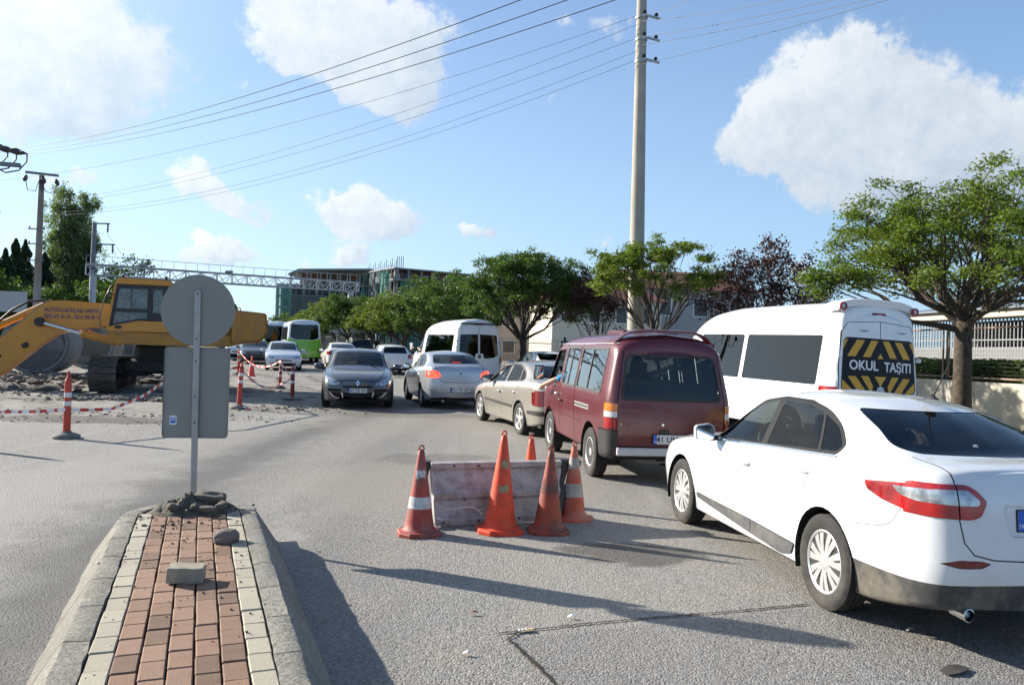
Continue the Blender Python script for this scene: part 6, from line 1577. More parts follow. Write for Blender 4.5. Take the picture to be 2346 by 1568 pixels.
# ------------------------------------------------------------------ smaller, more distant cars
def far_car(name, label, o, f, col, kind='hatch', group='cars queued on the road', metal=.0, s=1.0, lit=False, plate_txt=None, dark_glass=True):
    root = car_root(name, stand(o, f, s), label, 'car', group)
    pt = paint('paint_'+name, col, .3, metal, dirt=.1)
    st = HATCH if kind == 'hatch' else FLUENCE if kind == 'sedan' else scaled(HATCH, .98, .97, 1.17)
    zk = 1.17 if kind == 'tall' else 1.0
    b = Body(st, RAD8, SEG8, step=.16, ncap=14, bulge_f=.08)
    base_car(b, 2.70, .32, .37)
    P = lambda q: [(a, z*zk) for a, z in q]
    windows_common(b, tuple(P(q) for q in (DLO_F, DLO_R, DLO_Q)), P(TRIM))
    b.cut('windscreen', 'F', P(rpoly([(-.66, 1.02), (.66, 1.02), (.58, 1.38), (-.58, 1.38)], .06)), minn=.06, rng=(0, .9, 2.5))
    if kind == 'sedan': b.cut('rear_window', 'B', P(rpoly([(-.55, 1.38), (.55, 1.38), (.64, 1.15), (-.64, 1.15)], .06)), minn=.06, rng=(0, -.8, .5))
    else: b.cut('rear_window', 'B', P(rpoly([(-.50, 1.36), (.50, 1.36), (.58, 1.05), (-.58, 1.05)], .06)), minn=.06)
    for q in (1, -1):
        b.cut('headlamp', 'F', P(rpoly([(.44*q, .63), (.46*q, .68), (.76*q, .79), (.80*q, .68), (.62*q, .61)], .03)), minn=.03, rng=(0, 2.9, 4))
        b.cut('tail_lamp', 'B', P(rpoly([(.95*q, 1.0), (.62*q, 1.0), (.60*q, .80), (.95*q, .80)], .03)), minn=.08)
    b.cut('grille', 'F', P(rpoly([(-.40, .55), (.40, .55), (.36, .49), (-.36, .49)], .02)), minn=.05); b.cut('grille', 'F', P(rpoly([(-.62, .40), (.62, .40), (.5, .27), (-.5, .27)], .03)), minn=.03)
    b.cut('bumper_low', 'B', P([(-1, .1), (1, .1), (1, .36), (-1, .36)]), minn=.03)
    gl = glass('glass_far', (.10, .115, .12), 1.5, 1.6)
    b.finish(root, {'body': pt, 'front_side_window': gl, 'side_window': gl, 'rear_window': gl, 'windscreen': gl, 'window_trim': M_BLACK, 'headlamp': M_LENSW, 'tail_lamp': M_LENSR, 'grille': M_DARK, 'bumper_low': M_BLACK}, names={'front_side_window': 'side_window'}, offset={'grille': -.01, 'tail_lamp': .004})
    for x in (0, 2.70):
        for q in (1, -1): wheel_well(root, x, q*.89, q*.58, .33, .37); add_wheel(root, x, q*.785, .32, .205, 'plain')
    underpan(root, -.7, 3.35, .76, .24)
    sm = MB(); sm.box((1.0, 0, .7), (2.2, 1.4, .6)); sm.build('cabin_floor', M_SEAT, root)
    for q in (1, -1): mirror(root, 1.9, q*.88, 1.0*zk, pt, .95)
    if kind == 'tall':
        for q in (1, -1): MB().tube([(1.35, q*.60, 1.60), (1.2, q*.61, 1.685), (.4, q*.60, 1.70), (-.25, q*.59, 1.66), (-.38, q*.58, 1.58)], .02, 6).build('roof_rail', M_STEEL, root, 60)
    return root
def far_cars():
    q = Vector((-.30, .954, 0))     # the way the queue moves away from the camera
    def rear_at(px, py, d, back): p = at(px, py, d); return Vector((p.x, p.y, 0))+q*back
    def front_at(px, py, d): p = at(px, py, d); return Vector((p.x, p.y, 0))+q*3.6
    far_car('white_hatchback', 'small white hatchback seen from behind between grey car and minibus', rear_at(905, 870, 38, .8), q, (.70, .71, .72))
    far_car('silver_coupe', 'pale silver car with round nose coming past the excavator', front_at(650, 842, 39), -q, (.52, .56, .62), 'hatch', 'cars coming the other way', .3)
    far_car('white_saloon', 'white saloon half hidden behind the dark grey hatchback', rear_at(785, 850, 43, .8), q, (.72, .71, .67), 'sedan')
    far_car('black_estate', 'black tall estate car with silver roof rails further up the queue', rear_at(828, 838, 50, .8), q, (.03, .032, .036), 'tall')
    far_car('dark_oncoming_car', 'dark car with headlamps showing under the excavator tail', front_at(582, 838, 47), -q, (.02, .022, .026), 'hatch', 'cars coming the other way')
    far_car('white_oncoming_car', 'white car half hidden behind the excavator tail', front_at(545, 832, 52), -q, (.70, .71, .72), 'tall', 'cars coming the other way')
    p = at(1262, 870, 29); far_car('white_low_car', 'white car with only its roof showing over the champagne sedan', Vector((p.x, p.y, 0)), Vector((-.28, .96, 0)), (.74, .74, .74), 'sedan', s=1.0)
    p = gp(2520, 1080); far_car('yellow_taxi', 'yellow car whose corner shows at the picture edge behind the white sedan', Vector((6.56, 6.73, 0)), Vector((-.13, .99, 0)), (.62, .40, .02), 'sedan')
far_cars()
# ------------------------------------------------------------------ road works: posts, tape, excavator, pipes, rubble
def build_posts():
    red = pbr('post_red', (.50, .05, .022), .5, var=.2, vscale=7, dirt=((.20, .08, .05), .5, 5)); drk = pbr('post_dark_red', (.24, .03, .03), .55, var=.2, vscale=7)
    bw = pbr('post_band', (.66, .66, .66), .4, var=.15, vscale=14); rb = pbr('post_base_rubber', (.13, .135, .12), .85, var=.25, vscale=9, dirt=((.28, .25, .2), .6, 4))
    def post(p, h, label, mat, bands, kink=0.0, lean=(0, 0), base=.21, rect=False):
        root = empty('flexible_post', (p.x, p.y, gz(p.x, p.y)+max(0, lump(p.x, p.y))), .4, label, 'marker post', 'red marker posts of the works', rot=(lean[0], lean[1], .4))
        b = MB()
        if rect: b.bbox((0, 0, .03), (.52, .26, .055), .015)
        else: b.lathe([(base, 0), (base, .035), (base*.93, .055), (base*.62, .085), (.075, .10), (.07, .12), (0, .12)], 28)
        b.build('base', rb, root, 35)
        z0, z1 = .08, h-.16; r0, r1 = .058, .052
        rad = lambda z: r0+(r1-r0)*(z-z0)/(z1-z0)
        body = MB(); body.lathe([(rad(z0+(z1-z0)*i/8), z0+(z1-z0)*i/8) for i in range(9)]+[(0, z1+.001)], 20); bo = body.build('pole', mat, root, 50)
        t = MB(); t.tube([(0, 0, z1-.01), (kink*.4, 0, z1+.04), (kink*.2+.0, 0, z1+.08), (.0, 0, z1+.17)], [.052, .05, .024, .02], 12); t.build('neck', mat, root, 50)
        for q in bands:
            z = q*h; MB().lathe([(rad(z)-.001, z), (rad(z)+.002, z), (rad(z+.075)+.002, z+.075), (rad(z+.075)-.001, z+.075)], 20).build('reflective_band', bw, root, 50)
        return root
    H = lambda a, b_: gp(*a)
    P = {}
    P['a'] = gp(152, 1003); post(P['a'], 1.08, 'red marker post with bent top standing left of the road sign', red, (.62, .49), .02)
    P['b'] = gp(547, 937); post(P['b'], 1.10, 'red marker post just right of the rectangular sign', red, (.70, .55), .02, (0, R(2)))
    P['c'] = gp(640, 889); post(P['c'], .98, 'orange red marker post tied with tape beside the silver coupe', red, (.76, .58, .40), .0, (0, R(2.5)))
    P['d'] = gp(669, 917); post(P['d'], .98, 'dark red marker post on a square base beside the grey hatchback', drk, (.72, .46), .0, rect=True)
    P['e'] = gp(546, 858); post(P['e'], 1.10, 'farthest red marker post under the tail of the excavator', red, (.74, .52), .0)
    tip = gp(140, 1055); q = tip-SHADOW*2.45; P['z'] = q; post(q, 1.08, 'marker post past the picture edge that throws the long thin shadow', red, (.62, .49), .0)
    # the pink cone of the works
    pink = pbr('cone_pink', (.70, .07, .05), .5, var=.12); wht = pbr('cone_far_white', (.5, .5, .55), .5)
    cone(576, 862, .88, 'pinkish red cone standing among the marker posts', [(.50, .64)], pink, wht, .2, base=.40)
    # red and white tape
    tr, tw = pbr('tape_red', (.52, .03, .03), .5), pbr('tape_white', (.72, .70, .70), .5)
    def tape(pts, label, w=.055, sag=0.0, n=26, twist=0.4):
        cum = []; Pp = []
        for i in range(len(pts)-1):
            a, b_ = Vector(pts[i]), Vector(pts[i+1])
            for k in range(n):
                t = k/n; p = a.lerp(b_, t); p.z -= sag*4*t*(1-t); Pp.append(p)
        Pp.append(Vector(pts[-1])); vs = []; fs = []; mi = []
        for i, p in enumerate(Pp):
            a = twist*math.sin(i*.5); up = Vector((.3*math.sin(a), .4*math.sin(a), math.cos(a)))*w/2; vs += [tuple(p-up), tuple(p+up)]
        L_ = 0
        for i in range(len(Pp)-1):
            fs.append((2*i, 2*i+2, 2*i+3, 2*i+1)); L_ += (Pp[i+1]-Pp[i]).length; mi.append(int(L_/.13) % 2)
        me = bpy.data.meshes.new('barrier_tape'); me.from_pydata(vs, [], fs); me.materials.append(tr); me.materials.append(tw)
        for k, pl in enumerate(me.polygons): pl.material_index = mi[k]
        tag(link('barrier_tape', me), label, 'barrier tape', 'red and white barrier tapes')
    def up(k, z): p = P[k]; return Vector((p.x, p.y, gz(p.x, p.y)+z))
    za = at(-60, 940, P['a'].y+.6); ma = at(300, 921, P['a'].y+.2)
    tape([za, up('a', .47)-Vector((.0, .06, 0)), ], 'tape running from the bent post out past the picture edge', sag=.03)
    tape([up('a', .47)-Vector((.0, .06, 0)), at(255, 936, P['a'].y+.6), at(330, 905, P['a'].y+1.6), at(386, 866, P['a'].y+2.6), up('b', 1.0)], 'long tape rising from the bent post behind the sign', sag=.01, n=16)
    tape([up('b', 1.0), up('c', .14)], 'sagging tape from the post by the sign to the foot of the next', sag=.28)
    tape([up('c', .14), up('d', .66)], 'tape rising to the dark red post on the square base', sag=.05)
    tape([up('e', 1.05), up('c', .92)], 'tape slung past the pink cone to the tied post', sag=.42, w=.05)
    tape([up('c', .92), up('d', .60)], 'short tape from the top of the tied post', sag=.02, w=.05)
    tape([up('e', .35), at(500, 850, P['e'].y)], 'tape running left from the farthest post', sag=.05, w=.05)
    tape([at(150, 760, 31), at(330, 772, 31)], 'thin tape stretched behind the concrete pipes', sag=.06, w=.05)
    tape([up('b', .13)+Vector((.05, -.1, 0)), up('b', 0)+Vector((.42, -.25, .02))], 'loose tape end trailing from the foot of the post by the sign', sag=.02, w=.04, n=8)
build_posts()

def build_excavator():
    X, dcen, TH = -10.76, 24.2, R(18)
    z0 = gz(X, dcen)
    root = empty('excavator', (X, dcen, z0), TH, 'yellow tracked excavator with grey cab windows parked on the works', 'excavator')
    yel = pbr('machine_yellow', (.60, .25, .016), .42, var=.12, vscale=3, dirt=((.16, .10, .04), .45, 3), coat=.2)
    ydk = pbr('machine_yellow_worn', (.45, .20, .02), .55, var=.2, vscale=3, dirt=((.13, .11, .09), .75, 4))
    blk = pbr('machine_black', (.02, .02, .021), .5, var=.15); trk = pbr('track_steel', (.085, .078, .068), .7, .35, var=.3, vscale=5, dirt=((.20, .17, .13), .6, 5)); trd = pbr('track_dark', (.03, .028, .025), .8, var=.3)
    # undercarriage: tracks run along world Y (towards the camera)
    sw, HT, LT = .70, 1.02, 4.25
    shoe = MB(); shoe.box((0, 0, 0), (sw, .185, .03))
    for dy in (-.07, .0, .07): shoe.box((0, dy, .028), (sw, .018, .035))
    sme = shoe.mesh('track_shoe'); sme.materials.append(trk)
    for sx in (-1, 1):
        fr = MB(); fr.bbox((sx*1.32, 0, .50), (.36, LT-1.1, .46), .05)
        for k in range(7): fr.cyl((sx*1.32-.24, -1.45+k*.48, .22), (sx*1.32+.24, -1.45+k*.48, .22), .15, n=14)
        for e in (-1, 1): fr.cyl((sx*1.32-.2, e*(LT/2-HT/2), HT/2), (sx*1.32+.2, e*(LT/2-HT/2), HT/2), .40, n=20)
        to = fr.build('track_frame', trd, root, 40)
        r = HT/2-.05; st = LT-HT; per = 2*st+2*math.pi*r; n = int(per/.196)
        for k in range(n):
            s = per*k/n
            if s < st: y, z, a = -st/2+s, HT/2+r, 0
            elif s < st+math.pi*r: t = (s-st)/r; y, z, a = st/2+r*math.sin(t), HT/2+r*math.cos(t), -t
            elif s < 2*st+math.pi*r: y, z, a = st/2-(s-st-math.pi*r), HT/2-r, math.pi
            else: t = (s-2*st-math.pi*r)/r; y, z, a = -st/2-r*math.sin(t), HT/2-r*math.cos(t), math.pi-t
            o = link('track_shoe', sme, to, (sx*1.32, y, z)); o.rotation_euler = (a, 0, 0)
    u = MB(); u.bbox((0, 0, .72), (2.0, 1.6, .42), .08); u.bbox((-.75, -.5, .62), (.9, .5, .36), .06); u.bbox((.75, -.5, .62), (.9, .5, .36), .06); u.bbox((-.75, .6, .62), (.9, .5, .36), .06); u.bbox((.75, .6, .62), (.9, .5, .36), .06); u.build('car_body', trd, root, 40)
    t = MB(); t.lathe([(.75, .9), (.78, .95), (.78, 1.32), (.72, 1.36), (0, 1.36)], 36); t.build('slewing_ring', trd, root, 40)
    # upper works face left (-x); the camera sees the left flank (-y)
    F = ((0, 0, 0), (1, 0, 0), (0, 0, 1), (0, 1, 0))
    def slab(name, poly, y0, y1, mat, bev=.0, parent=None):
        me = MB().prism(poly, y0, y1, F).mesh(name)
        if bev:
            bm = bmesh.new(); bm.from_mesh(me); bmesh.ops.bevel(bm, geom=bm.edges[:], offset=bev, segments=2, affect='EDGES'); bm.to_mesh(me); bm.free()
            me.shade_smooth(); me.set_sharp_from_angle(angle=R(40))
        me.materials.append(mat); return link(name, me, parent or root)
    slab('main_frame', [(-1.35, 1.37), (1.9, 1.37), (2.4, 1.50), (2.4, 1.72), (-1.35, 1.72)], -1.42, 1.42, ydk, .03)
    slab('side_panel', rpoly([(.38, 1.74), (1.95, 1.74), (1.95, 2.42), (.38, 2.42)], .03, 2), -1.44, -.45, yel, .02)
    slab('far_side_panel', rpoly([(-1.2, 1.74), (1.95, 1.74), (1.95, 2.40), (-1.2, 2.40)], .03, 2), .55, 1.44, yel, .02)
    slab('engine_hood', rpoly([(.45, 2.40), (1.95, 2.40), (1.95, 2.48), (.45, 2.48)], .02, 2), -1.36, 1.36, ydk, .02)
    slab('engine_cover', rpoly([(.75, 2.47), (2.15, 2.47), (2.12, 2.68), (2.0, 2.74), (.80, 2.74)], .05, 3), -1.0, 1.0, blk, .03)
    slab('counterweight', rpoly([(1.97, 1.46), (2.80, 1.52), (3.02, 1.70), (3.06, 2.05), (3.0, 2.42), (1.97, 2.50)], [.02, .1, .08, .05, .10, .02], 4), -1.46, 1.46, ydk, .07)
    for k in range(6):      # cooling slots
        s_ = MB(); x = 1.22+k*.105; s_.prism(rpoly([(x, 2.16), (x+.045, 2.16), (x+.125, 2.36), (x+.08, 2.36)], .012, 2), -1.452, -1.439, F); s_.build('cooling_slot', M_DARK, root)
    slab('stripe', [(.45, 1.76), (1.92, 1.76), (1.92, 1.915), (.62, 1.915)], -1.449, -1.438, blk)
    text('lettering', '290', .15, M_WHITE, root, (1.47, -1.452, 1.84), (1, 0, 0), (.18, 0, 1), bold=.003); text('lettering', 'LC-7', .10, M_WHITE, root, (1.76, -1.452, 1.815), (1, 0, 0), (.18, 0, 1), bold=.002)
    st = slab('sticker', [(1.17, 1.95), (1.74, 1.93), (1.74, 2.15), (1.17, 2.17)], -1.449, -1.438, pbr('sticker_pale', (.60, .62, .66), .5, var=.06))
    slab('sticker_logo', [(1.19, 1.98), (1.43, 1.975), (1.43, 2.145), (1.19, 2.15)], -1.452, -1.448, pbr('logo_blue', (.05, .20, .42), .5), parent=st)
    for k in range(2):
        wv = MB(); wv.tube([(1.20+i*.0275, -1.453, 2.01+k*.035+.008*math.sin(i*1.3)) for i in range(9)], .006, 5); wv.build('sticker_wave', M_WHITE, st)
    ink = pbr('ink_blue', (.05, .06, .22), .6)
    text('lettering', 'İSU', .075, M_WHITE, st, (1.345, -1.4545, 2.095), (1, 0, 0), (0, 0, 1)); 
    for i, tx in enumerate(('KOCAELİ', 'İSU', '2017')): text('lettering', tx, .06, ink, st, (1.585, -1.4515, 2.10-i*.06), (1, 0, 0), (0, 0, 1))
    for x in (.38+.0, 1.165):
        sm = MB(); sm.box((x, -1.441, 2.08), (.012, .006, .68)); sm.build('panel_gap', M_DARK, root)
    ex = MB(); ex.tube([(1.45, -.3, 2.7), (1.45, -.3, 2.86), (1.52, -.3, 2.95)], [.055, .055, .05], 12); ex.build('exhaust_pipe', blk, root, 50)
    hr = MB(); hr.tube([(2.12, -1.2, 2.46), (2.14, -1.2, 2.56), (2.24, -1.2, 2.56), (2.26, -1.2, 2.46)], .015, 8); hr.build('lifting_loop', ydk, root)
    # cab
    yn, yf_ = -1.43, -.36
    roof = rpoly([(-1.17, 3.08), (.36, 3.08), (.36, 3.20), (.28, 3.27), (-1.02, 3.29), (-1.12, 3.24)], [.01, .01, .05, .05, .08, .04], 3)
    slab('cab_roof', roof, yn, yf_, yel, .03)
    base = rpoly([(-1.36, 1.74), (.36, 1.74), (.36, 2.06), (-.55, 2.06), (-1.30, 1.88)], .02, 2); slab('cab_base', base, yn, yf_, yel, .015)
    slab('cab_front_pillar', [(-1.385, 1.74), (-1.30, 1.74), (-1.10, 3.12), (-1.18, 3.12)], yn, yn+.10, yel, .01); slab('cab_front_pillar', [(-1.385, 1.74), (-1.30, 1.74), (-1.10, 3.12), (-1.18, 3.12)], yf_-.10, yf_, yel, .01)
    slab('cab_rear_pillar', [(.24, 1.9), (.36, 1.9), (.36, 3.1), (.24, 3.1)], yn, yn+.10, yel, .01); slab('cab_rear_pillar', [(.24, 1.9), (.36, 1.9), (.36, 3.1), (.24, 3.1)], yf_-.1, yf_, yel, .01)
    # black door frame as four bars round the panes
    def bar(name, poly): return slab(name, poly, yn-.006, yn+.05, blk)
    bar('door_frame', [(-1.295, 1.885), (-1.20, 1.90), (-1.03, 3.09), (-1.115, 3.09)]); bar('door_frame', [(-1.06, 2.98), (.24, 2.98), (.24, 3.09), (-1.04, 3.09)])
    bar('door_frame', [(-.30, 2.07), (-.16, 2.10), (-.16, 2.98), (-.30, 2.98)]); bar('door_frame', [(-1.17, 2.30), (-.30, 2.30), (-.30, 2.40), (-1.16, 2.40)]); bar('door_frame', [(-1.295, 1.885), (-.55, 2.06), (-.30, 2.07), (-.30, 2.13), (-.55, 2.12), (-1.20, 1.95)]); bar('door_frame', [(.10, 2.07), (.24, 2.07), (.24, 2.98), (.10, 2.98)]); bar('door_frame', [(-.16, 2.07), (.10, 2.07), (.10, 2.30), (-.16, 2.30)])
    gl = glass_sheen('glass_cab', (.55, .62, .62), (.42, .48, .48), .30)  # reflected and see-through sky painted in as a whitish diffuse tone
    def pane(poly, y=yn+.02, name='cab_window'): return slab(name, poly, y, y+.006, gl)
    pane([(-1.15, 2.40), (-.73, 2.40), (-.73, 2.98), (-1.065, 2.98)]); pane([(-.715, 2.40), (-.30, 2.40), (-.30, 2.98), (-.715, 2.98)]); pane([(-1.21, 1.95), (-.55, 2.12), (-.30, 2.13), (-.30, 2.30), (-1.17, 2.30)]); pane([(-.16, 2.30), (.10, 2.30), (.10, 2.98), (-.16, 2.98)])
    bar('window_divider', [(-.73, 2.40), (-.715, 2.40), (-.715, 2.98), (-.73, 2.98)])
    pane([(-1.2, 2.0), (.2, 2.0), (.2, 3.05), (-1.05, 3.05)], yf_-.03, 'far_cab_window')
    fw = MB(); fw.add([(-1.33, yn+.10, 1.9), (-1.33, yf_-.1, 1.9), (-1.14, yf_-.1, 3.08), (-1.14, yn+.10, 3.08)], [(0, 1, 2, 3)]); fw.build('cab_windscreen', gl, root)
    se = MB(); se.bbox((-.30, -.9, 2.05), (.5, .5, .16), .05); se.bbox((-.05, -.9, 2.40), (.16, .5, .65), .06, Matrix.Rotation(R(8), 3, 'Y')); se.bbox((-.95, -.9, 2.0), (.25, .6, .3), .05); se.build('cab_seat', M_SEAT, root, 50)
    for x in (-.98, .16):
        lp = MB(); lp.lathe([(.0, -.04), (.05, -.035), (.065, .03), (0, .035)], 14, (x, yn+.18, 3.34), 'X'); lp.cyl((x, yn+.18, 3.26), (x, yn+.18, 3.30), .015, n=6); lp.build('work_lamp', blk, root, 40)
    hd = MB(); hd.tube([(-1.36, yn-.05, 1.86), (-1.50, yn-.06, 1.86), (-1.52, yn-.06, 2.2), (-1.40, yn-.06, 2.7), (-1.27, yn-.05, 3.02), (-1.2, yn-.02, 3.08)], .016, 8); hd.build('hand_rail', blk, root, 60)
    mr = MB(); mr.bbox((-1.30, yn-.14, 2.76), (.05, .05, .26), .02); mr.tube([(-1.15, yn, 2.80), (-1.30, yn-.12, 2.78)], .012, 6); mr.build('cab_mirror', blk, root, 40)
    dh = MB(); dh.bbox((-1.05, yn-.008, 1.86), (.17, .02, .085), .01); dh.build('door_handle', blk, root)
    # boom, from the foot beside the cab to the bend and down past the picture edge
    def b2(px, py, v=-.30):
        """point of the boom plane (along the machine, height) on a photo sight line"""
        d = ray(px, py); c, s_ = math.cos(TH), math.sin(TH)      # (t*d - C) dot side normal = v
        t = (v+(-s_*X+c*dcen))/(-s_*d.x+c*d.y); p = d*t
        return ((p.x-X)*c+(p.y-dcen)*s_, CAM_H+p.z-z0)
    top = [b2(360, 706), b2(300, 700), b2(250, 695), b2(150, 687.5), b2(117, 688), b2(100, 696), b2(60, 727), b2(0, 774)]
    bot = [b2(0, 858), b2(50, 820), b2(88, 790), b2(132, 764), b2(206, 750), b2(300, 752), b2(360, 770)]
    ext_t = (top[-1][0]-2.1, top[-1][1]-1.25); ext_b = (bot[0][0]-2.3, bot[0][1]-1.05); tip = (ext_t[0]-.5, ext_t[1]-.75)
    yb0, yb1 = -.30, .34
    bm_ = slab('boom', top+[ext_t, tip, ext_b]+bot, yb0, yb1, yel, .012)
    rim = MB()
    for a, b_ in zip(top[4:-1], top[5:]): rim.tube([(a[0], yb0+.02, a[1]+.03), (b_[0], yb0+.02, b_[1]+.03)], .022, 6)
    rim.build('hydraulic_pipe', pbr('pipe_pale', (.34, .29, .20), .4, .5), bm_)
    hs = MB(); hs.tube([(b2(100, 690)[0], 0, b2(100, 690)[1]+.05), (b2(60, 700)[0], 0, b2(60, 700)[1]+.15), (b2(20, 718)[0], 0, b2(20, 718)[1]+.12), (b2(-30, 760)[0], 0, b2(-30, 760)[1]+.1)], .035, 8); hs.build('hose', blk, bm_, 60)
    ac = MB(); ac.tube([(b2(95, 705)[0], .05, b2(95, 705)[1]+.10), (b2(-60, 800)[0], .05, b2(-60, 800)[1]+.42)], .10, 12); ac.build('arm_cylinder', yel, bm_, 50)
    pin = b2(93, 737); foot = b2(262, 784)
    for y in (-.42, .46):
        P = MB(); P.tube([(foot[0]+.1, y, foot[1]-.02), (pin[0]*.42+foot[0]*.58, y, pin[1]*.42+foot[1]*.58)], [.10, .095], 14); P.tube([(pin[0]*.40+foot[0]*.60, y, pin[1]*.40+foot[1]*.60), (pin[0]*.44+foot[0]*.56, y, pin[1]*.44+foot[1]*.56)], .115, 14); c_ = P.build('boom_cylinder', yel, root, 50)
        q = MB(); q.tube([(pin[0]*.42+foot[0]*.58, y, pin[1]*.42+foot[1]*.58), (pin[0], y, pin[1])], .05, 12); q.build('cylinder_rod', M_CHROME, c_, 50)
        e = MB(); e.lathe([(.0, -.07), (.125, -.07), (.135, -.05), (.135, .05), (.125, .07), (0, .07)], 20, (pin[0], y, pin[1]), 'Y'); e.build('pin_boss', blk, c_, 40)
    lt = MB(); c2 = b2(58, 790); lt.bbox((c2[0], yb0-.04, c2[1]), (.17, .08, .13), .02, Matrix.Rotation(R(-35), 3, 'Y')); lt.build('boom_lamp', blk, bm_)
    tm = pbr('boom_lettering', (.10, .05, .13), .6)
    a = b2(166, 711)
    text('lettering', 'HALİTOĞULLARI İNŞ. NAK. HAFRİYAT', .17, tm, bm_, (a[0], yb0-.004, a[1]), (1, 0, 0), (0, 0, 1), bold=.004, width=1.46)
    a = b2(166, 725.5); text('lettering', '0532 641 26 39 – 0216 398 89 13', .17, tm, bm_, (a[0], yb0-.004, a[1]), (1, 0, 0), (0, 0, 1), bold=.004, width=1.46)
    a = b2(-62, 845); text('lettering', 'HYUNDAI', .36, M_DARK, bm_, (a[0], yb0-.004, a[1]), (.80, 0, .60), (-.60, 0, .80), bold=.012)
    # stick and bucket beyond the frame
    slab('stick', [(ext_t[0]-.2, ext_t[1]+.25), (ext_t[0]-.65, ext_t[1]-.1), (ext_t[0]-.5, .9), (ext_t[0]-.15, .9)], -.16, .2, yel, .01)
    slab('bucket', [(ext_t[0]-.75, .95), (ext_t[0]+.1, .95), (ext_t[0]+.55, .45), (ext_t[0]+.35, .12), (ext_t[0]-.4, .05), (ext_t[0]-.8, .4)], -.55, .6, trk, .03)
build_excavator()

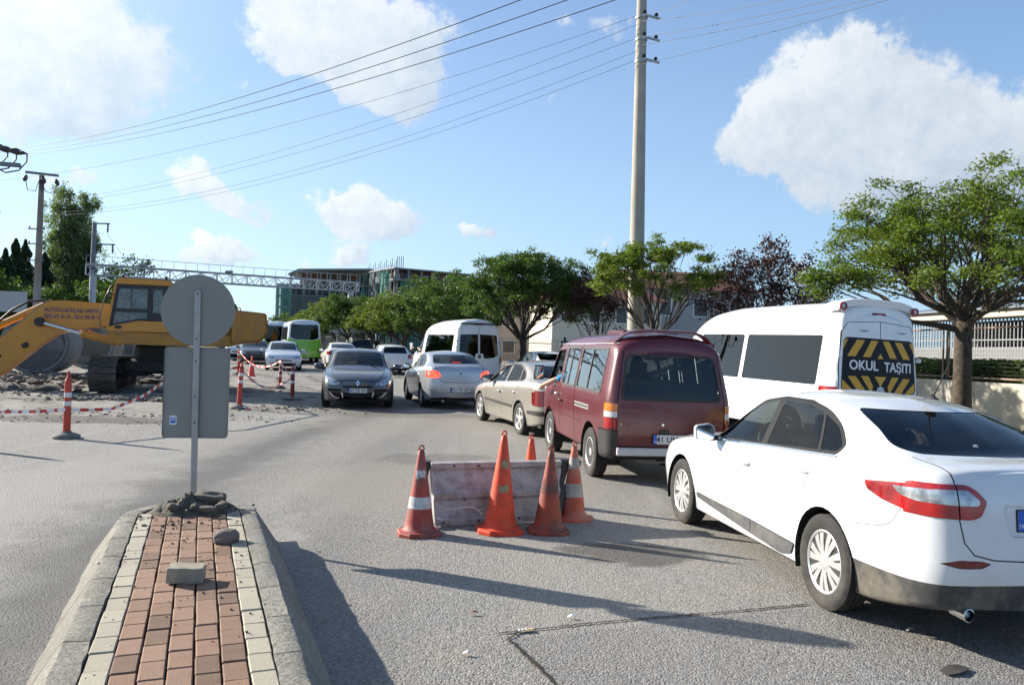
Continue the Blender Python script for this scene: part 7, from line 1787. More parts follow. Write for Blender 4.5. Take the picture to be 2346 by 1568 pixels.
def build_works():
    con = pbr('pipe_concrete', (.20, .205, .205), .85, var=.2, vscale=2.5, bump=.3, bscale=12, dirt=((.10, .09, .08), .5, 2)); con2 = pbr('pipe_concrete_warm', (.27, .25, .21), .85, var=.2, vscale=2.5, bump=.3, bscale=12)
    def pipe(px, py, d, r, ln, rz, label, mat):
        p = at(px, py, d); root = empty('concrete_pipe', (p.x, p.y, gz(p.x, p.y)+r), rz, label, 'concrete pipe', 'concrete pipes at the works')
        t = r*.13; prof = [(r-t, 0), (r-t, ln), (r-t*.3, ln), (r-t*.3, ln-.10), (r, ln-.12), (r, 0)]
        m_ = MB(); m_.lathe(prof, 56, (0, -ln/2, 0), 'Y', closed=True); me = m_.mesh('pipe_barrel', 40)
        bm = bmesh.new(); bm.from_mesh(me); bmesh.ops.recalc_face_normals(bm, faces=bm.faces); bm.to_mesh(me); bm.free()
        me.materials.append(mat); link('pipe_barrel', me, root)
        rg = MB(); rg.lathe([(r-t*.95, -ln/2-.004), (r-t*.45, -ln/2-.05), (r-t*.40, -ln/2-.004)], 56, axis='Y'); rg.build('pipe_collar', mat, root, 40)
    pipe(98, 830, 31, 1.20, 1.9, R(14), 'large dark concrete pipe lying under the excavator boom', con)
    pipe(212, 825, 37, 1.15, 2.2, R(15), 'paler concrete pipe lying behind the large dark one', con2)
    pipe(282, 822, 42, 1.0, 2.2, R(8), 'farthest concrete pipe lying behind the excavator track', con)
    # lumps of broken asphalt and soil, uncountable
    rnd = random.Random(11); bm = bmesh.new(); bmesh.ops.create_icosphere(bm, subdivisions=1, radius=1)
    bv = [v.co.copy() for v in bm.verts]; bf = [[v.index for v in f.verts] for f in bm.faces]; bm.free(); mb = MB()
    def scat(n, fx, s0, s1):
        for _ in range(n):
            x, y = fx(); s = s0*(s1/s0)**(rnd.random()**2.4)
            if in_poly((x, y), TRENCH): continue
            z = gz(x, y)+lump(x, y)
            M = Matrix.Translation((x, y, z+s*.2)) @ Matrix.Rotation(rnd.random()*6, 4, 'Z') @ Matrix.Rotation(rnd.random()*.6, 4, 'X') @ Matrix.Diagonal((s*rnd.uniform(.7, 1.4), s*rnd.uniform(.6, 1.1), s*rnd.uniform(.3, .6), 1))
            mb.add([M @ (v+Vector((rnd.uniform(-.3, .3), rnd.uniform(-.3, .3), rnd.uniform(-.25, .25)))) for v in bv], bf)
    scat(1500, lambda: (rnd.uniform(-20, -11), rnd.gauss(28.6, .9)), .04, .26)
    scat(420, lambda: (rnd.uniform(-19, -12.2), rnd.choice((rnd.gauss(25.7, .2), rnd.gauss(22.4, .2)))), .03, .17)
    scat(380, lambda: (rnd.uniform(-15, -8), rnd.gauss(21.2, .5)), .015, .08)
    scat(480, lambda: (rnd.gauss(-10.3, .6), rnd.gauss(19.9, .2)), .03, .15)
    scat(420, lambda: (rnd.uniform(-12.5, -4.4), rnd.gauss(16.6, .35)), .008, .04)
    scat(200, lambda: (rnd.uniform(-11.5, -6.5), rnd.gauss(15.4, .3)), .008, .035)
    scat(300, lambda: (rnd.gauss(-5.3, .8), rnd.gauss(19.2, .6)), .01, .06)
    o = mb.build('rubble', pbr('rubble_dark', (.06, .052, .044), .95, var=.5, vscale=3, hue2=(.17, .155, .13), h2scale=1.6, bump=.6, bscale=20))
    tag(o, 'broken asphalt and soil strewn over the works', 'rubble', kind='stuff')
    # soil ridges by the trench
    # litter
    lit = gp(1203, 1446); m_ = MB(); vs = []
    for j in range(5):
        for i in range(9): vs.append((-.045+.09*i/8, -.022+.044*j/4, .008+.012*abs(fbm(i*.5, j*.7, 4, 2))))
    m_.add(vs, [(j*9+i, j*9+i+1, (j+1)*9+i+1, (j+1)*9+i) for j in range(4) for i in range(8)])
    o = m_.build('crumpled_wrapper', pbr('wrapper', (.60, .60, .58), .35, var=.1, hue2=(.45, .30, .03), h2scale=30), None); o.location = (lit.x, lit.y, gz(lit.x, lit.y)+.006); o.rotation_euler = (0, 0, .2)
    tag(o, 'crumpled white and yellow wrapper lying on the road crack', 'litter')
    rnd = random.Random(5)
    for (px, py, lab, c) in [(1085, 1408, 'dry brown leaf lying near the foot of the island', (.14, .06, .03)), (1072, 1500, 'small pale scrap of paper left of the road crack', (.55, .52, .46)), (1310, 1416, 'tiny white scrap on the road between wrapper and sedan', (.7, .7, .7)), (2188, 1540, 'dark oily rag lying on the road at lower right', (.05, .045, .04)), (2085, 1447, 'pale scrap in the shade of the white sedan', (.55, .5, .48))]:
        q = gp(px, py); s = .03 if 'rag' not in lab else .10; m_ = MB(); m_.add([(-s, -s*.3, .004), (-s*.2, -s*.5, .014), (s, -s*.2, .006), (s*.8, s*.35, .012), (0, s*.45, .018), (-s*.9, s*.3, .005)], [(0, 1, 4, 5), (1, 2, 3, 4)])
        o = m_.build('road_scrap', pbr('scrap_%d' % px, c, .8, var=.2), None); o.location = (q.x, q.y, gz(q.x, q.y)+.01); o.rotation_euler = (0, 0, rnd.uniform(-.5, .5)); tag(o, lab, 'litter')
build_works()
# ------------------------------------------------------------------ poles and wires
def build_poles():
    con = pbr('pole_concrete', (.36, .335, .285), .85, var=.18, vscale=1.5, bump=.25, bscale=30, dirt=((.22, .18, .13), .5, 1.2)); ins = pbr('insulator', (.035, .025, .025), .35)
    stl = pbr('pole_steel', (.16, .17, .18), .5, .5, var=.2); wire_m = pbr('wire', (.03, .032, .036), .6); wire_l = pbr('wire_light', (.10, .105, .115), .8)
    # the tall round pole beyond the maroon van
    d = 27.0; b = at(1455, 812, d); base = Vector((b.x, b.y, gz(b.x, b.y))); Hh = 15.2
    root = empty('utility_pole', base, 0, 'tall round concrete utility pole rising beyond the maroon van', 'utility pole', 'utility poles along the road')
    root.rotation_euler = (0, R(-.35), 0)
    p = MB(); p.tube([(0, 0, -.2), (0, 0, 5), (0, 0, 10), (0, 0, Hh)], [.30, .255, .205, .155], 28); p.build('shaft', con, root, 60)
    arms = []
    for py in (42, 92, 142):
        q = at(1466, py, d); z = q.z-base.z; a = MB(); a.bbox((.32, -.16, z), (.62, .08, .07), .01, Matrix.Rotation(R(14), 3, 'Y')); ao = a.build('bracket', M_STEEL, root)
        for dx in (.08, .48):
            i_ = MB(); i_.lathe([(.035, 0), (.07, .02), (.045, .05), (.07, .07), (.03, .11), (0, .12)], 12, (dx, -.20, z+.05-.24*dx+.06)); i_.build('insulator', ins, ao, 50)
        arms.append(z)
    bnd = MB()
    for z in arms: MB().lathe([(.20, -.03), (.215, -.03), (.215, .03), (.20, .03)], 24, (0, 0, z)).build('clamp_band', M_STEEL, root)
    # the pole near the works with a T head
    d2 = 46; t2 = at(96, 400, d2); b2_ = at(80, 790, d2); gb = gz(b2_.x, b2_.y)
    r2 = empty('utility_pole', (b2_.x, b2_.y, gb), 0, 'square utility pole with a T head beside the poplar', 'utility pole', 'utility poles along the road')
    lean = t2-Vector((b2_.x, b2_.y, gb)); w2 = MB()
    w2.tube([(0, 0, -.2), lean*.3, lean*.7, lean], [.23, .21, .17, .14], 8); w2.build('shaft', pbr('pole_weathered', (.28, .26, .235), .85, var=.25, vscale=.8, hue2=(.20, .13, .09), h2scale=.4), r2, 30)
    x = MB(); x.bbox(lean+Vector((0, 0, .05)), (1.95, .14, .14), .02, Matrix.Rotation(R(5), 3, 'Y')); x.build('crossarm', stl, r2)
    for dx, dz in ((-.85, -.05), (.12, -.15), (.9, -.25)):
        i_ = MB(); i_.lathe([(.0, -.42), (.06, -.40), (.12, -.30), (.13, -.15), (.06, -.05), (.02, 0), (0, .01)], 12); c = lean+Vector((dx, -.1, dz+.02)); i_.v = [(p_[0]+c.x+p_[2]*-.25*(1 if dx > 0 else -1)*1.0, p_[1]+c.y, p_[2]+c.z) for p_ in i_.v]; i_.build('insulator', ins, r2, 50)
        lp = MB(); q = c+Vector((0, 0, -.4)); lp.tube([q, q+Vector((-dx*.1, 0, -.5)), lean+Vector((dx*.35, -.1, -1.0)), lean+Vector((.0, -.2, -.3))], .025, 6); lp.build('jumper_wire', wire_m, r2)
    for f_ in (.70, .62, .53):
        k = lean*f_; a = MB(); a.bbox(k+Vector((0, -.28, 0)), (1.0, .06, .07), .01); ao = a.build('bracket', stl, r2)
        for dx in (-.42, .42): MB().lathe([(.03, 0), (.05, .05), (.03, .12), (0, .13)], 8, tuple(k+Vector((dx, -.28, .04)))).build('insulator', ins, ao)
    # steel pole further on
    d3 = 62; t3 = at(217, 510, d3); b3 = at(204, 792, d3); g3 = gz(b3.x, b3.y)
    r3 = empty('utility_pole', (b3.x, b3.y, g3), 0, 'thin dark steel pole with two short arms behind the gantry', 'utility pole', 'utility poles along the road')
    l3 = t3-Vector((b3.x, b3.y, g3)); MB().tube([(0, 0, -.2), l3], [.26, .16], 10).build('shaft', stl, r3, 40)
    for f_, L_ in ((.995, 1.3), (.835, 1.75)):
        k = l3*f_; ao = MB().bbox(k+Vector((L_/2-.1, 0, 0)), (L_, .10, .10), .01).build('crossarm', stl, r3)
        for q in ((L_-.25,) if L_ < 1.5 else (L_-.25, L_-1.2)):
            pts = []
            for m_ in range(7): pts.append(((.03 if m_ % 2 else .11), -.1*m_))
            MB().lathe([(0, .02)]+pts+[(0, -.65)], 10, tuple(k+Vector((q, 0, -.06)))).build('insulator', ins, ao)
    # pole left of the frame whose fittings reach in
    d4 = 30; c4_ = at(-55, 370, d4); g4 = gz(c4_.x, c4_.y)
    r4 = empty('utility_pole', (c4_.x, c4_.y, g4), 0, 'utility pole outside the picture with insulators reaching in at the left edge', 'utility pole', 'utility poles along the road')
    MB().tube([(0, 0, -.2), (0, 0, c4_.z-g4+.5)], [.32, .2], 14).build('shaft', con, r4, 40)
    z4 = c4_.z-g4; ca = MB(); ca.bbox((.75, 0, z4-.05), (1.9, .14, .16), .02, Matrix.Rotation(R(3), 3, 'Y')); ca.build('crossarm', stl, r4)
    W4 = []
    for (px, py) in ((18, 340), (38, 347), (62, 352)):
        q = at(px, py, d4)-Vector((c4_.x, c4_.y, g4)); W4.append(at(px, py, d4)); s_ = MB(); st_ = q-Vector((.75, .1, -.12))
        s_.tube([st_, st_.lerp(q, .3), st_.lerp(q, .5), st_.lerp(q, .7), q], [.02, .11, .13, .10, .02], 10); s_.build('insulator', ins, r4, 50)
        MB().tube([q, q+Vector((.0, 0, -.3)), q+Vector((-.3, 0, -.65)), q+Vector((-.8, 0, -.75)), q+Vector((-1.1, 0, -.6))], .028, 6).build('jumper_wire', wire_m, r4)
    for z in (-1.75, -2.15): MB().bbox((.60, -.25, z4+z), (.9, .05, .06), .01).build('bracket', stl, r4)
    MB().lathe([(0, .25), (.12, .22), (.16, .05), (.10, -.2), (0, -.25)], 12, (.95, -.2, z4-2.0)).build('switch_body', stl, r4, 50)
    # wires
    def wire(a, b_, sag, r, label, mat=wire_m, n=40):
        pts = []
        for i in range(n+1):
            t = i/n; p_ = Vector(a).lerp(Vector(b_), t); p_.z -= sag*4*t*(1-t); pts.append(p_)
        o = MB().tube(pts, r, 5).build('power_wire', mat, None, 60); tag(o, label, 'wire', 'overhead wires')
    for i, (W, px) in enumerate(zip(W4, (1195, 1302, 1412))):
        e = at(px, 0, 12.5)+Vector((0, 0, .62)); f_ = W+(e-W)*1.35; nm = ('highest', 'middle', 'lowest')[i]
        wire(W, f_, .80, .008, '%s of the three thick dark wires crossing the sky' % nm)
    tops = []
    for i, (py0, py1) in enumerate(((398, 42), (446, 62), (452, 92), (470, 122), (476, 142))):
        a = at(-30 if i < 1 else 100, py0+18, d2+1); b_ = at(1462, py1-6, d-.2)
        wire(a, b_, .9 if i < 3 else 1.2, .0075, '%s thin wire running from the T head pole to the tall pole' % ('topmost', 'second', 'third', 'fourth', 'bottom')[i], wire_l)
    for i, (py, px2, py2) in enumerate(((35, 1630, -30), (48, 1800, -10), (85, 1960, -20), (103, 2060, -25), (147, 2140, -40))):
        a = at(1472, py, d-.3); b_ = at(px2, py2, 17); wire(a, a+(b_-a)*1.3, .12, .0075, '%s pale wire leaving the tall pole to the right' % ('topmost', 'second', 'third', 'fourth', 'lowest')[i], wire_l, 14)
    for i, (p0, p1) in enumerate((((120, 430), (225, 552)), ((142, 415), (240, 575)), ((108, 470), (215, 590)))):
        wire(at(*p0, d2), at(*p1, d3), .25, .014, '%s short wire between T head pole and steel pole' % ('upper', 'middle', 'lower')[i], wire_l, 10)
    for i, (p0, p1) in enumerate((((245, 535), (330, 640)), ((255, 560), (300, 640)))):
        wire(at(*p0, d3), at(*p1, d3+30), .2, .014, '%s short wire falling away behind the gantry' % ('right', 'left')[i], wire_l, 8)
build_poles()

# ------------------------------------------------------------------ sign gantry over the road
def build_gantry():
    m = pbr('gantry_steel', (.40, .42, .44), .5, .4, var=.12, vscale=1)
    A, B = at(196, 628, 52), at(822, 668, 60.5)
    u = (B-A); L_ = u.length; ex = u.normalized(); ez = Vector((0, 0, 1)); ey = ez.cross(ex).normalized(); ez = ex.cross(ey)
    gA = gz(A.x, A.y); root = empty('sign_gantry', (A.x, A.y, gA), 0, 'long grey steel lattice gantry spanning the road', 'gantry')
    O = Vector((0, 0, A.z-gA)); Ht, Dp = .70, .60
    def P(s, z, y): return O+ex*s+ez*z+ey*y
    for y in (0, Dp):
        for z, nm in ((0, 'bottom_chord'), (Ht, 'top_chord')): MB().tube([P(0, z, y), P(L_, z, y)], .055, 8).build(nm, m, root, 50)
        n = 18
        for k in range(n):
            s0, s1 = L_*k/n, L_*(k+1)/n; sm = (s0+s1)/2
            MB().tube([P(s0, 0, y), P(s0, Ht, y)], .032, 6).build('truss_post', m, root)
            if y == 0:
                MB().tube([P(s0, Ht, y), P(sm, 0, y)], .028, 6).build('truss_diagonal', m, root); MB().tube([P(sm, 0, y), P(s1, Ht, y)], .028, 6).build('truss_diagonal', m, root)
            else: MB().tube([P(s0, 0, y), P(s1, Ht, y)], .028, 6).build('truss_diagonal', m, root)
        MB().tube([P(L_, 0, y), P(L_, Ht, y)], .04, 6).build('truss_post', m, root)
    for k in range(19): MB().tube([P(L_*k/18, 0, 0), P(L_*k/18, 0, Dp)], .025, 5).build('cross_tie', m, root)
    MB().tube([P(0, Ht+1.0*.62, Dp), P(L_, Ht+.62, Dp)], .02, 6).build('hand_rail', m, root)
    for k in range(25): MB().tube([P(L_*k/24, Ht, Dp), P(L_*k/24, Ht+.62, Dp)], .016, 5).build('rail_post', m, root)
    for s in (.45, L_-.55):
        foot = P(s, -.3, Dp/2); zz = gz(A.x+foot.x, A.y+foot.y)-gA
        MB().tube([Vector((foot.x, foot.y, zz-.2)), foot+Vector((0, 0, .3))], .21, 16).build('column', m, root, 50)
    for s in (3.4, 9.0): MB().bbox(P(s, Ht+.12, -.15), (.5, .25, .16), .02).build('lamp_box', pbr('gantry_lamp', (.2, .21, .22), .5), root)
build_gantry()

# ------------------------------------------------------------------ buildings going up in the distance
def build_sites():
    con = pbr('raw_concrete', (.25, .245, .24), .9, var=.2, vscale=.3); brk = pbr('brick_infill', (.23, .105, .075), .9, var=.2, vscale=.5, hue2=(.17, .12, .10), h2scale=.15); ply = pbr('orange_board', (.52, .27, .13), .8, var=.1)
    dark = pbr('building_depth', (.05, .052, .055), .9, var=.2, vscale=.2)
    def net(name, c, al):
        m, nt, b, out = _new(name)
        b.inputs['Base Color'].default_value = c4(c); b.inputs['Roughness'].default_value = .9
        t = nt.nodes.new('ShaderNodeBsdfTransparent'); mx = nt.nodes.new('ShaderNodeMixShader')
        tc = nt.nodes.new('ShaderNodeTexCoord'); k = ramp(nt, tex_noise(nt, tc.outputs['Object'], .5, 4), .3, .7, (al-.15,)*3, (al+.12,)*3)
        nt.links.new(k, mx.inputs[0]); nt.links.new(t.outputs[0], mx.inputs[1]); nt.links.new(b.outputs[0], mx.inputs[2]); nt.links.new(mx.outputs[0], out.inputs[0]); return m
    ng = net('net_green', (.10, .26, .22), .62); nd = net('net_grey', (.10, .125, .125), .74)
    scm = pbr('scaffold', (.30, .33, .33), .5, .5)
    def sheet(root, name, O, U, w, h, mat, seed, wob=.4):
        nx, ny = 10, 12; vs = []
        W = Vector((U.y, -U.x, 0))
        for j in range(ny+1):
            for i in range(nx+1): vs.append(O+U*(w*i/nx*(1-.08*math.sin(j*.8+seed)*(1 if i == nx else 0)))+Vector((0, 0, h*j/ny))+W*(wob*fbm(i*.5, j*.35, seed, 2)))
        m_ = MB(); m_.add(vs, [(j*(nx+1)+i, j*(nx+1)+i+1, (j+1)*(nx+1)+i+1, (j+1)*(nx+1)+i) for j in range(ny) for i in range(nx)]); m_.build(name, mat, root, 180)
    def frame_block(root, O, U, w, dep, n, hs, bays, roof=True, infill=(), brick_rows=(), zbase=0.0):
        V = Vector((-U.y, U.x, 0))
        for k in range(n+1):
            z = zbase+k*hs; c = O+U*(w/2)+V*(dep/2)+Vector((0, 0, z)); ang = math.atan2(U.y, U.x)
            MB().bbox(c, (w+.5, dep+.5, .38), .02, Matrix.Rotation(ang, 3, 'Z')).build('floor_slab', con, root)
        for k in range(n):
            for i in range(bays+1):
                c = O+U*(w*i/bays)+V*.35+Vector((0, 0, zbase+k*hs+hs/2)); MB().box(c, (.55, .55, hs-.38), Matrix.Rotation(math.atan2(U.y, U.x), 3, 'Z')).build('column', con, root)
        rot = Matrix.Rotation(math.atan2(U.y, U.x), 3, 'Z')
        for k in range(n):
            for i in range(bays):
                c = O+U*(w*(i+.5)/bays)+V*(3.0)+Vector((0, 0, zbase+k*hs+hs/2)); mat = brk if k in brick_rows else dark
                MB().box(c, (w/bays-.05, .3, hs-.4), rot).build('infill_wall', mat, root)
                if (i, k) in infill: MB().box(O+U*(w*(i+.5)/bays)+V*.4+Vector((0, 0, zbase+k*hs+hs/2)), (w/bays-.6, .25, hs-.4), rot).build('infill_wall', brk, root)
    def scaffold(root, O, U, w, h, nx, nz, off=1.2):
        W = Vector((U.y, -U.x, 0))*off
        for i in range(nx+1): MB().tube([O+W+U*(w*i/nx), O+W+U*(w*i/nx)+Vector((0, 0, h+.8))], .07, 5).build('scaffold_standard', scm, root)
        for j in range(1, nz+1): MB().tube([O+W+Vector((0, 0, h*j/nz)), O+W+U*w+Vector((0, 0, h*j/nz))], .06, 5).build('scaffold_ledger', scm, root)
    # left block, front square to the road
    d = 210; a = at(632, 795, d); b = at(842, 795, d); U = Vector((b.x-a.x, b.y-a.y, 0)); w = U.length; U.normalize()
    z0 = gz(a.x, a.y); hs = 3.05; n = 6
    r = empty('building_shell', (0, 0, 0), 0, 'unfinished dark building behind netting, left of the taller block', 'building', 'buildings going up in the distance')
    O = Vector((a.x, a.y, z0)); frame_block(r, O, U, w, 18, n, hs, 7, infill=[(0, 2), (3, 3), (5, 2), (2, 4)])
    top = O+Vector((0, 0, n*hs)); V = Vector((-U.y, U.x, 0)); rot = Matrix.Rotation(math.atan2(U.y, U.x), 3, 'Z')
    # open top storey under a light sloping roof
    for i in range(9): MB().box(top+U*(w*(.14+.86*i/8))+V*.3+Vector((0, 0, 1.6)), (.4, .4, 3.2), rot).build('roof_column', con, r)
    rf = MB(); q0, q1 = top+U*(w*.12)+Vector((0, 0, 2.4)), top+U*(w*.23)+Vector((0, 0, 3.7)); q2 = top+U*(w*1.02)+Vector((0, 0, 4.3))
    vs = [q0-V*.8, q1-V*.8, q2-V*.8, q2+V*18, q1+V*18, q0+V*18]; vs += [v+Vector((0, 0, .5)) for v in vs]
    rf.add(vs, [(0, 1, 4, 5), (1, 2, 3, 4), (6, 11, 10, 7), (7, 10, 9, 8), (0, 6, 7, 1), (1, 7, 8, 2), (2, 8, 9, 3), (3, 9, 10, 4), (4, 10, 11, 5), (5, 11, 6, 0)]); rf.build('roof', pbr('roof_sheet', (.20, .21, .23), .6, var=.1), r)
    MB().box(top+U*(w*.6)+V*5+Vector((0, 0, 1.8)), (w*.8, .3, 3.4), rot).build('infill_wall', brk, r)
    scaffold(r, O, U, w, n*hs, 14, 9)
    sheet(r, 'debris_net', O+Vector((U.y, -U.x, 0))*1.6, U, w*.17, n*hs, ng, 2); sheet(r, 'debris_net', O+U*(w*.17)+Vector((U.y, -U.x, 0))*1.6, U, w*.40, n*hs*.86, nd, 4); sheet(r, 'debris_net', O+U*(w*.60)+Vector((U.y, -U.x, 0))*1.6, U, w*.42, n*hs*.82, nd, 7)
    # right block, its corner towards the road
    d2 = 195; c = at(902, 795, d2); l = at(838, 795, d2+17); e = at(1074, 795, d2+12)
    z1 = gz(c.x, c.y); C = Vector((c.x, c.y, z1)); hs2 = 3.1; n2 = 7
    r2 = empty('building_shell', (0, 0, 0), 0, 'taller unfinished block with green netting and brick top storey', 'building', 'buildings going up in the distance')
    UL = Vector((c.x-l.x, c.y-l.y, 0)); wl = UL.length; UL.normalize(); UR = Vector((e.x-c.x, e.y-c.y, 0)); wr = UR.length; UR.normalize()
    frame_block(r2, Vector((l.x, l.y, z1)), UL, wl, 10, n2, hs2, 5, infill=[(1, 3), (3, 5)]); frame_block(r2, C, UR, wr, 14, n2-1, hs2, 6)
    tp = C+Vector((0, 0, (n2-1)*hs2)); VR = Vector((-UR.y, UR.x, 0)); rr = Matrix.Rotation(math.atan2(UR.y, UR.x), 3, 'Z')
    for i in range(7): MB().box(tp+UR*(wr*i/6)+VR*.3+Vector((0, 0, 1.5)), (.5, .5, 3.0), rr).build('column', con, r2)
    for i in range(6): MB().box(tp+UR*(wr*(i+.5)/6)+VR*1.6+Vector((0, 0, 1.4)), (wr/6-.1, .3, 2.7), rr).build('brick_wall', brk, r2)
    MB().box(tp+UR*(wr*.475)+VR*.2+Vector((0, 0, 1.4)), (wr*.035, .3, 2.8), rr).build('orange_board', ply, r2)
    MB().bbox(tp+UR*(wr*.5)+VR*7+Vector((0, 0, 3.1)), (wr+1.4, 15, .35), .02, rr).build('roof_slab', con, r2); MB().bbox(tp+UR*(wr*.5)-VR*1.0+Vector((0, 0, .1)), (wr+3.5, 2.4, .35), .02, rr).build('balcony_slab', con, r2)
    for i in range(10): MB().tube([tp+UR*(wr*i/9)-VR*2.0, tp+UR*(wr*i/9)-VR*2.0+Vector((0, 0, 1.5))], .06, 5).build('guard_post', scm, r2)
    for z in (.7, 1.4): MB().tube([tp-VR*2.0+Vector((0, 0, z)), tp+UR*wr-VR*2.0+Vector((0, 0, z))], .05, 5).build('guard_rail', scm, r2)
    lt = Vector((l.x, l.y, z1+n2*hs2))
    for i in range(16): q = lt+UL*(wl*i/15); MB().tube([q, q+Vector((0, 0, 2.0+.8*math.sin(i*2.1)))], .09, 5).build('starter_bar', scm, r2)
    for i in range(4): q = C+Vector((.2+.5*i, .2, n2*hs2)); MB().tube([q, q+Vector((0, 0, 3.0))], .11, 5).build('starter_bar', scm, r2)
    scaffold(r2, Vector((l.x, l.y, z1)), UL, wl, n2*hs2, 8, 12); scaffold(r2, C, UR, wr, (n2-1)*hs2, 8, 6, 1.0)
    WL = Vector((UL.y, -UL.x, 0))*1.6; WR = Vector((UR.y, -UR.x, 0))*1.6
    for i, (f0, f1, hh, mt) in enumerate(((.0, .14, .66, ng), (.32, .48, .92, nd), (.52, .62, .7, nd), (.66, .80, .97, ng), (.84, .96, .98, ng))): sheet(r2, 'debris_net', Vector((l.x, l.y, z1+n2*hs2*(1-hh)))+UL*(wl*f0)+WL, UL, wl*(f1-f0), n2*hs2*hh*.97, mt, i+11, .9)
    sheet(r2, 'debris_net', C+WR+UR*.4, UR, wr*.26, (n2-1)*hs2+.4, ng, 21, .7); sheet(r2, 'debris_net', C+WR+UR*(wr*.28), UR, wr*.22, (n2-1)*hs2-.4, nd, 23); sheet(r2, 'debris_net', C+WR+UR*(wr*.53), UR, wr*.46, (n2-1)*hs2-.4, nd, 25)
    # hoarding sign and low roofs far off
    q = at(672, 748, 195); o = MB().bbox((q.x, q.y, q.z), (5.0, .3, 2.0), .05).build('site_board', pbr('board_white', (.6, .6, .6), .6)); MB().box((q.x, q.y, q.z-9), (.4, .3, 18)).build('board_post', scm, o); tag(o, 'white site board in front of the netted building', 'sign board')
    def house(px, py, d_, w_, h_, label, wall_c, n_win, floors, roof_h=2.0, rz=.2):
        p = at(px, py, d_); g_ = gz(p.x, p.y); root = empty('house', (p.x, p.y, g_), rz, label, 'house', 'houses beyond the trees')
        wm = pbr('render_'+str(px), wall_c, .85, var=.08, vscale=.4); rm = pbr('roof_tiles', (.22, .085, .06), .85, var=.2, vscale=1)
        MB().box((0, 4, h_/2), (w_, 8, h_)).build('wall', wm, root)
        ro = MB(); k = .5; ro.add([(-w_/2-k, -k, h_), (w_/2+k, -k, h_), (w_/2+k, 8+k, h_), (-w_/2-k, 8+k, h_), (-w_/2+2, 4, h_+roof_h), (w_/2-2, 4, h_+roof_h)], [(0, 1, 5, 4), (1, 2, 5), (2, 3, 4, 5), (3, 0, 4), (3, 2, 1, 0)]); ro.build('roof', rm, root)
        for f_ in range(floors):
            for i in range(n_win):
                x, z = -w_/2+w_*(i+.5)/n_win, h_*(f_+.55)/floors; wf = MB().bbox((x, -.03, z), (w_/n_win*.42, .12, h_/floors*.5), .02).build('window', M_WHITE, root)
                MB().box((x, -.10, z), (w_/n_win*.36, .02, h_/floors*.43)).build('pane', pbr('pane_dark', (.03, .035, .04), .1, var=.1), wf)
    house(1390, 800, 62, 9, 5.4, 'cream rendered house with red roof behind the plum tree', (.60, .54, .42), 4, 2); house(1270, 800, 75, 12, 5.0, 'low beige house seen under the crown of the big tree', (.45, .37, .30), 4, 2); house(1560, 805, 70, 14, 7.0, 'grey roofed house hidden behind the pole tree', (.40, .36, .33), 4, 2)
    for px, dd, ww, lab in ((600, 330, 26, 'low red roofed house far off behind the excavator tail'), (560, 300, 20, 'small far house hidden behind the road sign')): house(px, 795, dd, ww, 7, lab, (.42, .35, .30), 5, 2, 3)
build_sites()

